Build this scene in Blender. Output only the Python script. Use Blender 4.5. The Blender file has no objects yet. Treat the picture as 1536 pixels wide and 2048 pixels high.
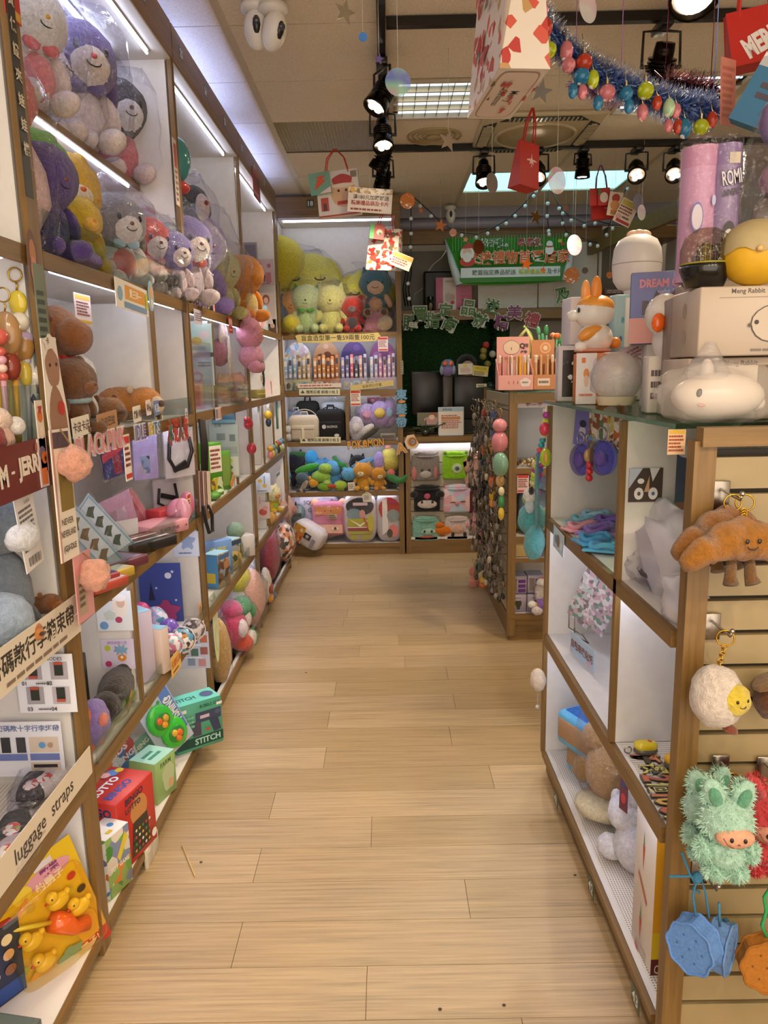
import bpy,bmesh,math,random
from mathutils import Vector as V,Matrix,Euler,noise
C = bpy.context.scene.collection
SC = bpy.context.scene
R = math.radians
PI = math.pi
# ---------------------------------------------------------------- camera, world, exposure
PITCH,YAW,ROLL,FOC,CAMZ = R(10.68),R(-.345),R(1.15),1484.0,1.55
cf = V((math.sin(YAW)*math.cos(PITCH),math.cos(YAW)*math.cos(PITCH),-math.sin(PITCH)))
cr0 = V((math.cos(YAW),-math.sin(YAW),0));cd0 = cf.cross(cr0)
cr = cr0*math.cos(ROLL)+cd0*math.sin(ROLL);cd = -cr0*math.sin(ROLL)+cd0*math.cos(ROLL)
CP = V((0,0,CAMZ))
cam = bpy.data.objects.new('camera',bpy.data.cameras.new('camera'));C.objects.link(cam)
cam.data.sensor_fit = 'VERTICAL';cam.data.sensor_height = 24;cam.data.lens = 24*FOC/2048
cam.data.clip_start = .02
m3 = Matrix((cr,-cd,-cf)).transposed()
cam.matrix_world = Matrix.Translation(CP) @ m3.to_4x4()
SC.camera = cam
w = bpy.data.worlds.new('world');SC.world = w;w.use_nodes = True
w.node_tree.nodes['Background'].inputs[0].default_value = (1,.86,.70,1)
w.node_tree.nodes['Background'].inputs[1].default_value = 1.5
SC.view_settings.view_transform = 'Standard';SC.view_settings.look = 'None'
SC.view_settings.gamma = 1;SC.view_settings.use_curve_mapping = False
SC.view_settings.exposure = 1.0
SPOT_W = 34.0      # watts of one track spot
LED_E = 9.0        # emission of the shelf LED tubes

def ray(px,py): return cr*((px-768)/FOC)+cd*((py-1024)/FOC)+cf
def onz(px,py,z): d = ray(px,py);return CP+d*((z-CAMZ)/d.z)
def onx(px,py,x): d = ray(px,py);return CP+d*(x/d.x)
def ony(px,py,y): d = ray(px,py);return CP+d*(y/d.y)

# ---------------------------------------------------------------- materials
def lin(h):
    h = h.lstrip('#');v = [int(h[i:i+2],16)/255 for i in (0,2,4)]
    return tuple((a/12.92 if a <= .04045 else ((a+.055)/1.055)**2.4) for a in v)+(1,)
MC = {}
def nodes(m):
    m.use_nodes = True;nt = m.node_tree;return nt,nt.nodes,nt.links,nt.nodes['Principled BSDF']
def M(col='#cccccc',k='matte',*a):
    key = (col,k,a)
    if key in MC: return MC[key]
    m = bpy.data.materials.new(k+'_'+str(len(MC)));MC[key] = m
    nt,N,L,b = nodes(m)
    def nd(t,**kw):
        n = N.new('ShaderNode'+t)
        for q,v in kw.items(): setattr(n,q,v)
        return n
    def tex(scale,det=2.0,coord='Object',stretch=None,rough=.5):
        tc = nd('TexCoord');n = nd('TexNoise');n.inputs['Scale'].default_value = scale;n.inputs['Detail'].default_value = det
        n.inputs['Roughness'].default_value = rough
        if stretch:
            mp = nd('Mapping');mp.inputs['Scale'].default_value = stretch;L.new(tc.outputs[coord],mp.inputs[0]);L.new(mp.outputs[0],n.inputs[0])
        else: L.new(tc.outputs[coord],n.inputs[0])
        return n
    def ramp(src,stops,mode='LINEAR'):
        r = nd('ValToRGB');e = r.color_ramp.elements;r.color_ramp.interpolation = mode
        while len(e) < len(stops): e.new(.5)
        for i,(p,c) in enumerate(stops): e[i].position = p;e[i].color = lin(c) if isinstance(c,str) else c
        L.new(src,r.inputs[0]);return r
    def bump(src,s,dist=.01):
        bp = nd('Bump');bp.inputs['Strength'].default_value = s;bp.inputs['Distance'].default_value = dist
        L.new(src,bp.inputs['Height']);L.new(bp.outputs[0],b.inputs['Normal']);return bp
    def var(src,amt):
        c = lin(col);lo = tuple(max(0,x*(1-amt)) for x in c[:3])+(1,);hi = tuple(min(1,x*(1+amt)) for x in c[:3])+(1,)
        r = ramp(src,[(.3,lo),(.7,hi)]);L.new(r.outputs[0],b.inputs['Base Color'])
    B = b.inputs
    B['Base Color'].default_value = lin(col);B['Roughness'].default_value = .6
    if k == 'matte': n = tex(40);var(n.outputs[0],.05)
    elif k == 'paper': B['Roughness'].default_value = .45
    elif k == 'lam':
        B['Roughness'].default_value = .38;n = tex(25,3);var(n.outputs[0],.035)
    elif k == 'plush':
        B['Roughness'].default_value = .95;B['Sheen Weight'].default_value = .35;B['Sheen Roughness'].default_value = .4
        n = tex(70,5,rough=.7);var(n.outputs[0],.22);bump(n.outputs[0],.9,.012)
    elif k == 'cloth':
        B['Roughness'].default_value = .85;n = tex(160,2);var(n.outputs[0],.1);bump(n.outputs[0],.4,.003)
    elif k == 'gloss': B['Roughness'].default_value = .18;B['Coat Weight'].default_value = .25
    elif k == 'plastic': B['Roughness'].default_value = .32
    elif k == 'metal': B['Metallic'].default_value = 1;B['Roughness'].default_value = .25
    elif k == 'emit':
        B['Emission Color'].default_value = lin(col);B['Emission Strength'].default_value = a[0];B['Base Color'].default_value = lin(col)
    elif k == 'wood':
        # a[0]: grain axis, fine long streaks along it
        fq = a[1] if len(a) > 1 else 26;st = {'x': (1.2,fq,fq),'y': (26,1.2,26),'z': (26,26,1.2)}[a[0]]
        n = tex(2.2,6,stretch=st,rough=.65);c = lin(col)
        f = lambda q: tuple(x*q for x in c[:3])+(1,)
        r = ramp(n.outputs[0],[(.3,f(.62)),(.45,f(.92)),(.55,f(1.05)),(.7,f(1.22))]);L.new(r.outputs[0],B['Base Color'])
        B['Roughness'].default_value = .42;bump(n.outputs[0],.12,.002)
    elif k == 'clear' or k == 'glass' or k == 'film':
        tr = nd('BsdfTransparent');tr.inputs[0].default_value = lin(col)
        gl = nd('BsdfGlossy');gl.inputs['Roughness'].default_value = .06 if k != 'film' else .1
        lw = nd('LayerWeight');lw.inputs[0].default_value = .5
        pw_ = nd('Math',operation='POWER');pw_.inputs[1].default_value = 4;L.new(lw.outputs['Facing'],pw_.inputs[0])
        ma = nd('Math',operation='MULTIPLY_ADD');ma.inputs[1].default_value = .6 if k != 'film' else .32
        ma.inputs[2].default_value = .035 if k != 'film' else .06
        ma.use_clamp = True
        mx = nd('MixShader');L.new(pw_.outputs[0],ma.inputs[0]);L.new(ma.outputs[0],mx.inputs[0])
        L.new(tr.outputs[0],mx.inputs[1]);L.new(gl.outputs[0],mx.inputs[2])
        if k == 'film':
            n = tex(20,3,rough=.55);bp = nd('Bump');bp.inputs['Strength'].default_value = 1;bp.inputs['Distance'].default_value = .06
            L.new(n.outputs[0],bp.inputs['Height']);L.new(bp.outputs[0],gl.inputs['Normal'])
        out = [x for x in N if x.type == 'OUTPUT_MATERIAL'][0];L.new(mx.outputs[0],out.inputs[0])
    elif k == 'frost':
        B['Roughness'].default_value = .3;B['Transmission Weight'].default_value = .0;B['Alpha'].default_value = a[0]
    elif k == 'collage':   # a = (scale, seed, colours...) flat busy print
        tc = nd('TexCoord');mp = nd('Mapping');mp.inputs['Location'].default_value = (a[1]*1.7,a[1]*.9,a[1]*2.3)
        v = nd('TexVoronoi');v.inputs['Scale'].default_value = a[0];v.inputs['Randomness'].default_value = 1
        L.new(tc.outputs['Object'],mp.inputs[0]);L.new(mp.outputs[0],v.inputs['Vector'])
        s = nd('SeparateColor');L.new(v.outputs['Color'],s.inputs[0])
        cs = [col]+list(a[2:]);r = ramp(s.outputs[0],[(i/len(cs),c) for i,c in enumerate(cs)],'CONSTANT')
        L.new(r.outputs[0],B['Base Color']);B['Roughness'].default_value = .35
    elif k == 'holo':
        lw = nd('LayerWeight');lw.inputs[0].default_value = .5
        n = tex(9,1);ad = nd('Math',operation='ADD');L.new(lw.outputs['Facing'],ad.inputs[0]);L.new(n.outputs[0],ad.inputs[1])
        r = ramp(ad.outputs[0],[(.3,'#d8d0e8'),(.5,'#8fa8ff'),(.65,'#c0ffe0'),(.8,'#ffd0e8'),(1,'#ffffff')])
        L.new(r.outputs[0],B['Base Color']);B['Roughness'].default_value = .15;B['Alpha'].default_value = .55;B['Metallic'].default_value = .3
    elif k == 'tile':
        B['Roughness'].default_value = .9;n = tex(180,3);var(n.outputs[0],.12);bump(n.outputs[0],.35,.003)
    elif k == 'dots':      # perforated white liner
        tc = nd('TexCoord');v = nd('TexVoronoi');v.inputs['Scale'].default_value = a[0];v.inputs['Randomness'].default_value = 0
        L.new(tc.outputs['Object'],v.inputs['Vector'])
        r = ramp(v.outputs['Distance'],[(.26,a[1]),(.34,col)]);L.new(r.outputs[0],B['Base Color'])
    elif k == 'ribs':
        tc = nd('TexCoord');wv = nd('TexWave');wv.inputs['Scale'].default_value = a[0];wv.bands_direction = a[1]
        L.new(tc.outputs['Object'],wv.inputs['Vector']);c = lin(col)
        r = ramp(wv.outputs['Fac'],[(.2,tuple(x*.72 for x in c[:3])+(1,)),(.6,c)]);L.new(r.outputs[0],B['Base Color']);bump(wv.outputs['Fac'],.5,.003)
    elif k == 'grasswall':
        n = tex(120,4);c = lin(col);r = ramp(n.outputs[0],[(.35,tuple(x*.35 for x in c[:3])+(1,)),(.7,tuple(x*1.5 for x in c[:3])+(1,))])
        L.new(r.outputs[0],B['Base Color']);bump(n.outputs[0],1,.02);B['Roughness'].default_value = .9
    elif k == 'glitter':
        v = nd('TexVoronoi');v.inputs['Scale'].default_value = 90;tc = nd('TexCoord');L.new(tc.outputs['Object'],v.inputs['Vector'])
        s = nd('SeparateColor');L.new(v.outputs['Color'],s.inputs[0]);c = lin(col)
        r = ramp(s.outputs[0],[(0,c),(.82,tuple(min(1,x*1.5+.05) for x in c[:3])+(1,)),(.93,(.9,.9,.85,1))],'CONSTANT')
        L.new(r.outputs[0],B['Base Color']);B['Roughness'].default_value = .2;B['Alpha'].default_value = .9
    return m

WOOD = '#7d5e31'
WH = M('#d9d5d0','lam')
WX,WY,WZ = M(WOOD,'wood','x'),M(WOOD,'wood','y'),M(WOOD,'wood','z')

# ---------------------------------------------------------------- mesh helpers
class MB:
    def __init__(s): s.v = [];s.f = [];s.mi = [];s.sm = []
    def add(s,vs,fs,m=0,smooth=False):
        o = len(s.v);s.v += [tuple(p) for p in vs];s.f += [tuple(i+o for i in f) for f in fs]
        s.mi += [m]*len(fs);s.sm += [smooth]*len(fs);return s
    def box(s,c,d,rot=None,m=0,taper=1):
        x,y,z = d[0]/2,d[1]/2,d[2]/2;c = V(c)
        vs = [V((a*x*(taper if e > 0 else 1),b*y*(taper if e > 0 else 1),e*z)) for a in (-1,1) for b in (-1,1) for e in (-1,1)]
        if rot is not None:
            q = rot if isinstance(rot,Matrix) else Euler(rot).to_matrix();vs = [q @ p for p in vs]
        return s.add([p+c for p in vs],[(0,1,3,2),(4,6,7,5),(0,4,5,1),(2,3,7,6),(0,2,6,4),(1,5,7,3)],m)
    def rbox(s,c,d,r=.004,rot=None,m=0,seg=2):
        bm = bmesh.new();bmesh.ops.create_cube(bm,size=1)
        for p in bm.verts: p.co = V((p.co.x*d[0],p.co.y*d[1],p.co.z*d[2]))
        bmesh.ops.bevel(bm,geom=bm.edges[:],offset=min(r,min(d)*.45),segments=seg,affect='EDGES',profile=.5)
        q = (rot if isinstance(rot,Matrix) else Euler(rot).to_matrix()) if rot is not None else Matrix.Identity(3)
        bm.verts.index_update()
        s.add([q @ p.co+V(c) for p in bm.verts],[[p.index for p in f.verts] for f in bm.faces],m,True);bm.free();return s
    def ell(s,c,r,rot=None,m=0,n=16,k=10,sq=1.0,lump=0,seed=0):
        q = Euler(rot).to_matrix() if rot is not None else None;c = V(c);vs = [];fs = []
        r = (r,r,r) if not hasattr(r,'__len__') else r
        pw = lambda t: math.copysign(abs(t)**sq,t)
        for j in range(1,k):
            t = PI*j/k
            for i in range(n):
                a = 2*PI*i/n;p = V((pw(math.sin(t))*pw(math.cos(a)),pw(math.sin(t))*pw(math.sin(a)),pw(math.cos(t))))
                if lump: p *= 1+lump*noise.noise(p*2.3+V((seed,seed*.7,3)))
                p = V((p.x*r[0],p.y*r[1],p.z*r[2]));vs.append((q @ p if q else p)+c)
        for p in (V((0,0,r[2])),V((0,0,-r[2]))): vs.append((q @ p if q else p)+c)
        t,b = len(vs)-2,len(vs)-1
        for i in range(n):
            i2 = (i+1) % n;fs.append((t,i,i2));fs.append((b,(k-2)*n+i2,(k-2)*n+i))
            for j in range(k-2): fs.append((j*n+i,(j+1)*n+i,(j+1)*n+i2,j*n+i2))
        return s.add(vs,fs,m,True)
    def tube(s,pts,r,n=8,m=0,closed=False,r2=None):
        pts = [V(p) for p in pts];vs = [];fs = [];K = len(pts);up = None
        for i,p in enumerate(pts):
            a = pts[(i-1) % K] if (i or closed) else p;b = pts[(i+1) % K] if (i < K-1 or closed) else p
            t = (b-a).normalized() if (b-a).length > 1e-9 else V((0,0,1))
            if up is None: up = t.orthogonal().normalized()
            up = (up-t*up.dot(t));up = up.normalized() if up.length > 1e-6 else t.orthogonal().normalized()
            sd = t.cross(up);rr = r if not hasattr(r,'__len__') else r[i]
            for j in range(n): vs.append(p+(up*math.cos(2*PI*j/n)+sd*math.sin(2*PI*j/n))*rr)
        for i in range(K if closed else K-1):
            for j in range(n):
                a,b = i*n,((i+1) % K)*n;fs.append((a+j,a+(j+1) % n,b+(j+1) % n,b+j))
        if not closed: fs.append(tuple(range(n))[::-1]);fs.append(tuple((K-1)*n+j for j in range(n)))
        return s.add(vs,fs,m,True)
    def cyl(s,a,b,r,r2=None,n=16,m=0):
        a,b = V(a),V(b);r2 = r if r2 is None else r2;t = (b-a).normalized();u = t.orthogonal().normalized();w_ = t.cross(u)
        vs = [p+(u*math.cos(2*PI*j/n)+w_*math.sin(2*PI*j/n))*q for p,q in ((a,r),(b,r2)) for j in range(n)]
        s.add(vs,[(j,(j+1) % n,n+(j+1) % n,n+j) for j in range(n)],m,True)
        return s.add(vs,[tuple(range(n))[::-1],tuple(range(n,2*n))],m)
    def lathe(s,prof,c=(0,0,0),n=24,m=0,rot=None):
        q = Euler(rot).to_matrix() if rot is not None else None;c = V(c);vs = []
        for r,z in prof:
            for j in range(n):
                p = V((r*math.cos(2*PI*j/n),r*math.sin(2*PI*j/n),z));vs.append((q @ p if q else p)+c)
        return s.add(vs,[(i*n+j,i*n+(j+1) % n,(i+1)*n+(j+1) % n,(i+1)*n+j) for i in range(len(prof)-1) for j in range(n)],m,True)
    def prism(s,poly,t,O=(0,0,0),ux=(1,0,0),uy=(0,1,0),m=0):
        O,ux,uy = V(O),V(ux),V(uy);nn = ux.cross(uy).normalized();K = len(poly)
        vs = [O+ux*x+uy*y+nn*h for h in (-t/2,t/2) for x,y in poly]
        fs = [tuple(range(K))[::-1],tuple(range(K,2*K))]+[(i,(i+1) % K,K+(i+1) % K,K+i) for i in range(K)]
        return s.add(vs,fs,m)
    def torus(s,c,Rr,r,ax=(0,1,0),n=20,k=6,m=0):
        ax = V(ax).normalized();u = ax.orthogonal().normalized();w_ = ax.cross(u);c = V(c)
        return s.tube([c+(u*math.cos(2*PI*i/n)+w_*math.sin(2*PI*i/n))*Rr for i in range(n)],r,k,m,True)
    def build(s,name,mats,parent=None,world=False):
        me = bpy.data.meshes.new(name);me.from_pydata(s.v,[],s.f);me.update()
        mats = mats if isinstance(mats,(list,tuple)) else [mats]
        for x in mats: me.materials.append(x)
        me.polygons.foreach_set('material_index',s.mi);me.polygons.foreach_set('use_smooth',s.sm)
        return link(me,name,parent,world)
def mw(o):
    m_ = Matrix.LocRotScale(o.location,o.rotation_euler,o.scale) if o.rotation_mode != 'QUATERNION' else Matrix.LocRotScale(o.location,o.rotation_quaternion,o.scale)
    return (mw(o.parent) @ o.matrix_parent_inverse @ m_) if o.parent else m_
def link(me,name,parent=None,world=False):
    o = bpy.data.objects.new(name,me);C.objects.link(o)
    if parent:
        o.parent = parent
        if world: o.matrix_parent_inverse = mw(parent).inverted()
    return o
def tag(o,label,cat,group=None,kind=None):
    if kind: o['kind'] = kind
    o['label'] = label;o['category'] = cat
    if group: o['group'] = group
    return o
def thing(name,label,cat,loc=(0,0,0),rz=0,group=None,rot=None):
    o = bpy.data.objects.new(name,None);C.objects.link(o);o.location = loc;o.rotation_euler = rot or (0,0,rz);o.empty_display_size = .05
    return tag(o,label,cat,group)
def struct(name,mb,mats,parent=None):
    o = mb.build(name,mats,parent,True)
    if not parent: o['kind'] = 'structure';o['label'] = STRUCT_LABEL.get(name,name.replace('_',' ')+' of the gift shop')
    return o
STRUCT_LABEL = {'floor': 'light oak wood-look plank floor of the shop aisle','ceiling': 'beige suspended tile ceiling of the shop'}
def dup(o,parent=None):
    c = o.copy();C.objects.link(c)
    if parent: c.parent = parent
    for ch in list(o.children): dup(ch,c)
    return c
# flat print ----------------------------------------------------------------
TX = {}
def textmesh(s,bold=0):
    if (s,bold) in TX: return TX[(s,bold)]
    cu = bpy.data.curves.new('t','FONT');cu.body = s;cu.size = 1;cu.resolution_u = 2;cu.offset = bold
    o = bpy.data.objects.new('t',cu);C.objects.link(o)
    me = o.evaluated_get(bpy.context.evaluated_depsgraph_get()).to_mesh()
    vs = [(p.co.x,p.co.y) for p in me.vertices];fs = [tuple(p.vertices) for p in me.polygons]
    bpy.data.objects.remove(o);bpy.data.curves.remove(cu)
    if vs:
        x0,x1 = min(p[0] for p in vs),max(p[0] for p in vs);y0,y1 = min(p[1] for p in vs),max(p[1] for p in vs)
        h = max(y1-y0,1e-6);vs = [((x-(x0+x1)/2)/h,(y-(y0+y1)/2)/h) for x,y in vs];wd = (x1-x0)/h
    else: wd = 1
    TX[(s,bold)] = (vs,fs,wd);return TX[(s,bold)]
def art(els,parent,W,H,O=(0,0,0),ux=(1,0,0),uy=(0,1,0),name='surface_print',step=.0004):
    """flat printed marks on a W x H face centred on O; positions are fractions of W and H"""
    O,ux,uy = V(O),V(ux),V(uy);nn = ux.cross(uy).normalized();mb = MB();mats = [];ix = {}
    def mi(c):
        mt = c if not isinstance(c,str) else M(c,'paper')
        if mt not in ix: ix[mt] = len(mats);mats.append(mt)
        return ix[mt]
    for q,e in enumerate(els):
        z = nn*(step*(q+1));k = e[0]
        P = lambda x,y: O+ux*x+uy*y+z
        if k == 'r': _,x,y,w_,h_,c = e[:6];x *= W;w_ *= W/2;y *= H;h_ *= H/2;mb.add([P(x-w_,y-h_),P(x+w_,y-h_),P(x+w_,y+h_),P(x-w_,y+h_)],[(0,1,2,3)],mi(c))
        elif k == 'e':
            _,x,y,a,b,c = e[:6];n = 20;b = b*H if b else a*W
            mb.add([P(x*W+a*W*math.cos(2*PI*i/n),y*H+b*math.sin(2*PI*i/n)) for i in range(n)],[tuple(range(n))],mi(c))
        elif k == 'p': mb.add([P(x*W,y*H) for x,y in e[1]],[tuple(range(len(e[1])))],mi(e[2]))
        elif k == 't':   # ('t', text, x, y, height, colour, bold, max width, rotation)
            s,x,y,h_,c = e[1:6];bold = e[6] if len(e) > 6 else .01;mwid = e[7] if len(e) > 7 else .96;ro = R(e[8]) if len(e) > 8 else 0
            vs,fs,wd = textmesh(s,bold);hh = h_*H;sx = hh
            if wd*hh > mwid*W: sx = mwid*W/wd
            co,si = math.cos(ro),math.sin(ro)
            mb.add([P(x*W+(a*sx*co-b*hh*si),y*H+(a*sx*si+b*hh*co)) for a,b in vs],fs,mi(c))
        elif k == 'l':   # lines of small print
            _,x,y,w_,h_,n,c = e[:7];rnd = random.Random(n*7+int(x*99))
            for i in range(n):
                yy = (y+h_/2-h_*(i+.5)/n)*H;hb = h_*H/n*.27;xx = (x-w_/2)*W;end = xx+w_*W*rnd.uniform(.75,1)
                while xx < end:
                    l = w_*W*rnd.uniform(.05,.16);mb.add([P(xx,yy-hb),P(min(end,xx+l),yy-hb),P(min(end,xx+l),yy+hb),P(xx,yy+hb)],[(0,1,2,3)],mi(c));xx += l+w_*W*.02
        elif k == 's':
            _,x,y,r_,c = e[:5];pts = [(r_*W*(1 if i % 2 == 0 else .42)*math.sin(PI*i/5),r_*W*(1 if i % 2 == 0 else .42)*math.cos(PI*i/5)) for i in range(10)]
            mb.add([P(x*W+a,y*H+b) for a,b in pts],[tuple(range(10))],mi(c))
    return mb.build(name,mats or [WH],parent)
LX = (V((0,1,0)),V((0,0,1)))      # reads from the aisle on the left shelves
CX = (V((1,0,0)),V((0,0,1)))      # faces the camera
RX = (V((0,-1,0)),V((0,0,1)))     # reads from the aisle on the right shelves
def face_rot(ux,uy): return Matrix((ux,uy,ux.cross(uy))).transposed().to_euler()
def tilt(ax,deg,yaw=0):
    """turn a pair of axes in its own plane by deg, and about its up axis by yaw"""
    ux,uy = ax;nn = ux.cross(uy)
    q = Matrix.Rotation(R(yaw),3,uy);ux = q @ ux;nn = ux.cross(uy);q = Matrix.Rotation(R(deg),3,nn);return (q @ ux,q @ uy)
def sign(name,label,loc,ax,W,H,bg,els,cat='sign',t=.002,group=None,poly=None):
    """a flat printed card: its body is one mesh, its print a child"""
    mb = MB()
    if poly: mb.prism([(x*W,y*H) for x,y in poly],t)
    else: mb.box((0,0,0),(W,H,t))
    o = mb.build(name,bg if not isinstance(bg,str) else M(bg,'paper'));o.location = loc;o.rotation_euler = face_rot(*ax)
    tag(o,label,cat,group)
    if els: art(els,o,W,H,O=(0,0,t/2))
    return o
def carton(name,label,loc,dims,rz,col,front=(),top=(),right=(),left=(),cat='box',group=None,rot=None,extra=None):
    w_,d,h = dims;t = thing(name,label,cat,loc,rz,group,rot)
    mt = M(col,'paper') if isinstance(col,str) else col
    b = MB().rbox((0,0,h/2),(w_,d,h),.003,m=0,seg=1).build('carton_body',mt,t)
    a = []
    if front: art(front,t,w_,h,(0,-d/2,h/2),(1,0,0),(0,0,1),'front_print')
    if top: art(top,t,w_,d,(0,0,h),(1,0,0),(0,1,0),'top_print')
    if right: art(right,t,d,h,(w_/2,0,h/2),(0,1,0),(0,0,1),'side_print')
    if left: art(left,t,d,h,(-w_/2,0,h/2),(0,-1,0),(0,0,1),'side_print')
    return t
# ================================================================ the room
CZ = 2.95
fl = struct('floor',MB().box((.6,3.2,-.03),(4.2,9.4,.05)),M('#8a6a3e','matte'))
rnd = random.Random(4)
pl_m = [M(c,'wood','x',48) for c in ('#aa8f68','#b0956e','#a3885f','#a88e69')]
first = {7: -.442,8: .214,9: -.443,10: -.079,11: -.445,12: .381,13: -.279,14: .25,15: -.29,16: .297,17: -.282,18: .29,19: .074,20: -.18,6: -.079,5: .3}
for i in range(-2,43):
    y0 = .538+.168*i
    if y0 > 7.3: break
    if i < 34:
        x = -1.2;cut = first.get(i,rnd.uniform(-.5,.5));cuts = sorted(q for q in [cut+k*1.22 for k in range(-2,4)] if -1.15 < q < 2.55)
        for e in cuts+[2.6]:
            if e-x > .05:
                p = MB().box(((x+e)/2,y0+.084,-.0035),(e-x-.0016,.1664,.007)).build('floor_plank',pl_m[rnd.randrange(4)],fl);p['kind'] = 'structure'
                del p['kind']
            x = e
struct('wall_left',MB().box((-1.25,3.2,1.5),(.06,9.4,3)),M('#cfc6b8','lam'))
struct('wall_back',MB().box((.6,7.5,1.5),(4.2,.06,3)),M('#8b8578','lam'))
struct('wall_right',MB().box((2.68,3.2,1.5),(.06,9.4,3)),M('#cfc6b8','lam'))
ce = struct('ceiling',MB().box((.7,2.9,CZ+.06),(3.9,8.8,.04)),M('#6d6250','matte'))
TL = M('#dccfb8','tile');TB = M('#c2b498','lam')
bars = [-1.22,-.63,.005,.628,1.25,1.88,2.65]
skip = {(1,8),(2,7),(4,7),(2,8),(3,10),(4,10)}
ROWY = [-.255+.6*k for k in range(-3,13)]
for k in range(15):
    y0,y1 = ROWY[k],ROWY[k+1]
    if y0 < -1.5 or y0 > 6.8: continue
    for j in range(6):
        x0,x1 = bars[j],bars[j+1];kk = (j,k-3)
        if y0 > 6.2 and y1 > 6.85: y1_ = 6.85
        else: y1_ = y1
        if kk in skip: continue
        MB().box(((x0+x1)/2,(y0+y1_)/2,CZ+.012),(x1-x0-.03,y1_-y0-.007,.02)).build('ceiling_tile',TL,ce,True)
mb = MB()
for x in bars: mb.box((x,2.6,CZ+.009),(.034,8.6,.016))
for y in ROWY:
    if -1.6 < y < 6.8: mb.box((.7,y,CZ+.017),(3.9,.016,.012))
mb.build('ceiling_grid',TB,ce,True)
mb = MB()
for y in ROWY:
    if -1.6 < y < 6.8: mb.box((.7,y,CZ+.007),(3.9,.006,.006))
mb.build('ceiling_seam',M('#5c5140','matte'),ce,True)
struct('wall_bulkhead',MB().box((.7,6.9,2.93),(3.9,.08,.12)),M('#8f8a92','lam'))
mb = MB().cyl((.135,6.93,2.83),(2.65,6.93,2.83),.05,n=20)
struct('trim_1',mb,M('#8d8898','lam'))['label'] = 'grey round duct running above the back cabinets'

# ---------------------------------------------------------------- shelving
LEDM = M('#dfe6ff','emit',LED_E)
def plate(parent,txt,loc,ax,w_=.052,h=.05):
    O = V(loc);ux,uy = ax;nn = ux.cross(uy)
    mb = MB().prism([(-w_/2,-h/2),(w_/2,-h/2),(w_/2,h/2),(-w_/2,h/2)],.002,O,ux,uy)
    o = mb.build('number_plate',M('#3d4a38','plastic'),parent,True);o['label'] = 'green number plate reading '+txt
    a = art([('t',txt,0,0,.62,'#e8e6d8',.02)],o,w_,h,O+nn*.001,ux,uy,'number_print');a.matrix_parent_inverse = Matrix.Identity(4)
def side_unit(label,xf,dep,sgn,y0,y1,zs,ztop,base,p0,p1,subs=(),led=True,fascia=None,name='shelf_unit',toplit=True):
    """a run of shelves along the aisle; sgn=-1: stands left of the aisle. zs: tops of the shelves"""
    xb = xf+sgn*dep;xm = (xf+xb)/2;t = thing(name,label,'shelf',(xm,(y0+y1)/2,0));s = sgn
    MB().box((xb-s*.006,(y0+y1)/2,(base+ztop)/2),(.012,y1-y0-.01,ztop-base)).build('back_panel',WH,t,True)
    for y,wd in ((y0,p0),(y1,p1)):
        if wd <= 0: continue
        pn = MB().box((xm+s*.012,y,ztop/2),(dep-.02,wd,ztop)).build('side_panel',WH,t,True)
        MB().box((xf+s*.006,y,ztop/2),(.016,wd+.004,ztop)).build('edge_band',WZ,pn,True)
    MB().box((xm+s*.012,(y0+y1)/2,base/2),(dep-.05,y1-y0,base)).build('plinth',WY,t,True)
    for i,z in enumerate([base]+list(zs)):
        th = .022 if i == 0 else .04
        sh = MB().box((xm+s*.008,(y0+y1)/2,z-.009),(dep-.02,y1-y0-.02,.018)).build('shelf',WH,t,True)
        MB().box((xf+s*.004,(y0+y1)/2,z-th/2),(.012,y1-y0-(p0+p1)/2,th)).build('edge_band',WY,sh,True)
    tp = MB().box((xm,(y0+y1)/2,ztop-.012),(dep,y1-y0,.02)).build('top_panel',WH,t,True)
    if fascia: MB().box((xf+s*.004,(y0+y1)/2,(fascia[0]+fascia[1])/2),(.02,y1-y0,fascia[1]-fascia[0])).build('fascia',WY,t,True)
    for (ya,za,zb) in subs:
        pn = MB().box((xm+s*.01,ya,(za+zb)/2),(dep-.03,.016,zb-za)).build('divider',WH,t,True)
        MB().box((xf+s*.008,ya,(za+zb)/2),(.012,.017,zb-za)).build('edge_band',WZ,pn,True)
    if led:
        for z in list(zs)+[ztop+.0]:
            zz = z-.033 if z != ztop else ztop-.035
            q = .028 if z != ztop else .06
            tb = MB().box((xf+s*q,(y0+y1)/2,zz+.0105),(.018,(y1-y0)*.86,.009)).build('light_rail',M('#c9c9c9','metal'),t,True)
            MB().cyl((xf+s*q,y0+(y1-y0)*.08,zz),(xf+s*q,y1-(y1-y0)*.08,zz),.0045,n=8).build('led_tube',LEDM,tb,True)
        if toplit:
            tb = MB().box((xm,(y0+y1)/2,ztop+.008),(.03,(y1-y0)*.8,.012)).build('light_rail',M('#c9c9c9','metal'),t,True)
            MB().cyl((xm,y0+.15,ztop+.026),(xm,y1-.15,ztop+.026),.008,n=8).build('led_tube',M('#9fb4ff','emit',30.0),tb,True)
    return t
ZS = (.52,.965,1.395,1.845)
FA = (2.745,2.875)
u0 = side_unit('oak-edged white wall shelf nearest the camera on the left, holding pens and luggage straps',-.80,.38,-1,.40,1.79,ZS,2.76,.06,.03,.05,fascia=FA)
u1 = side_unit('oak-edged white shelf on the left under plates 25 and 26, bagged plush on top',-.80,.38,-1,1.815,3.11,ZS,2.76,.06,0,.022,subs=((2.655,1.40,1.80),(2.245,.525,.925)),fascia=FA)
u2 = side_unit('oak-edged white shelf on the left under plates 23 and 24, holding the bright green box',-.80,.38,-1,3.125,4.42,ZS,2.76,.06,.014,.026,subs=((3.56,1.40,1.80),(3.96,.97,1.355)),fascia=FA)
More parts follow.
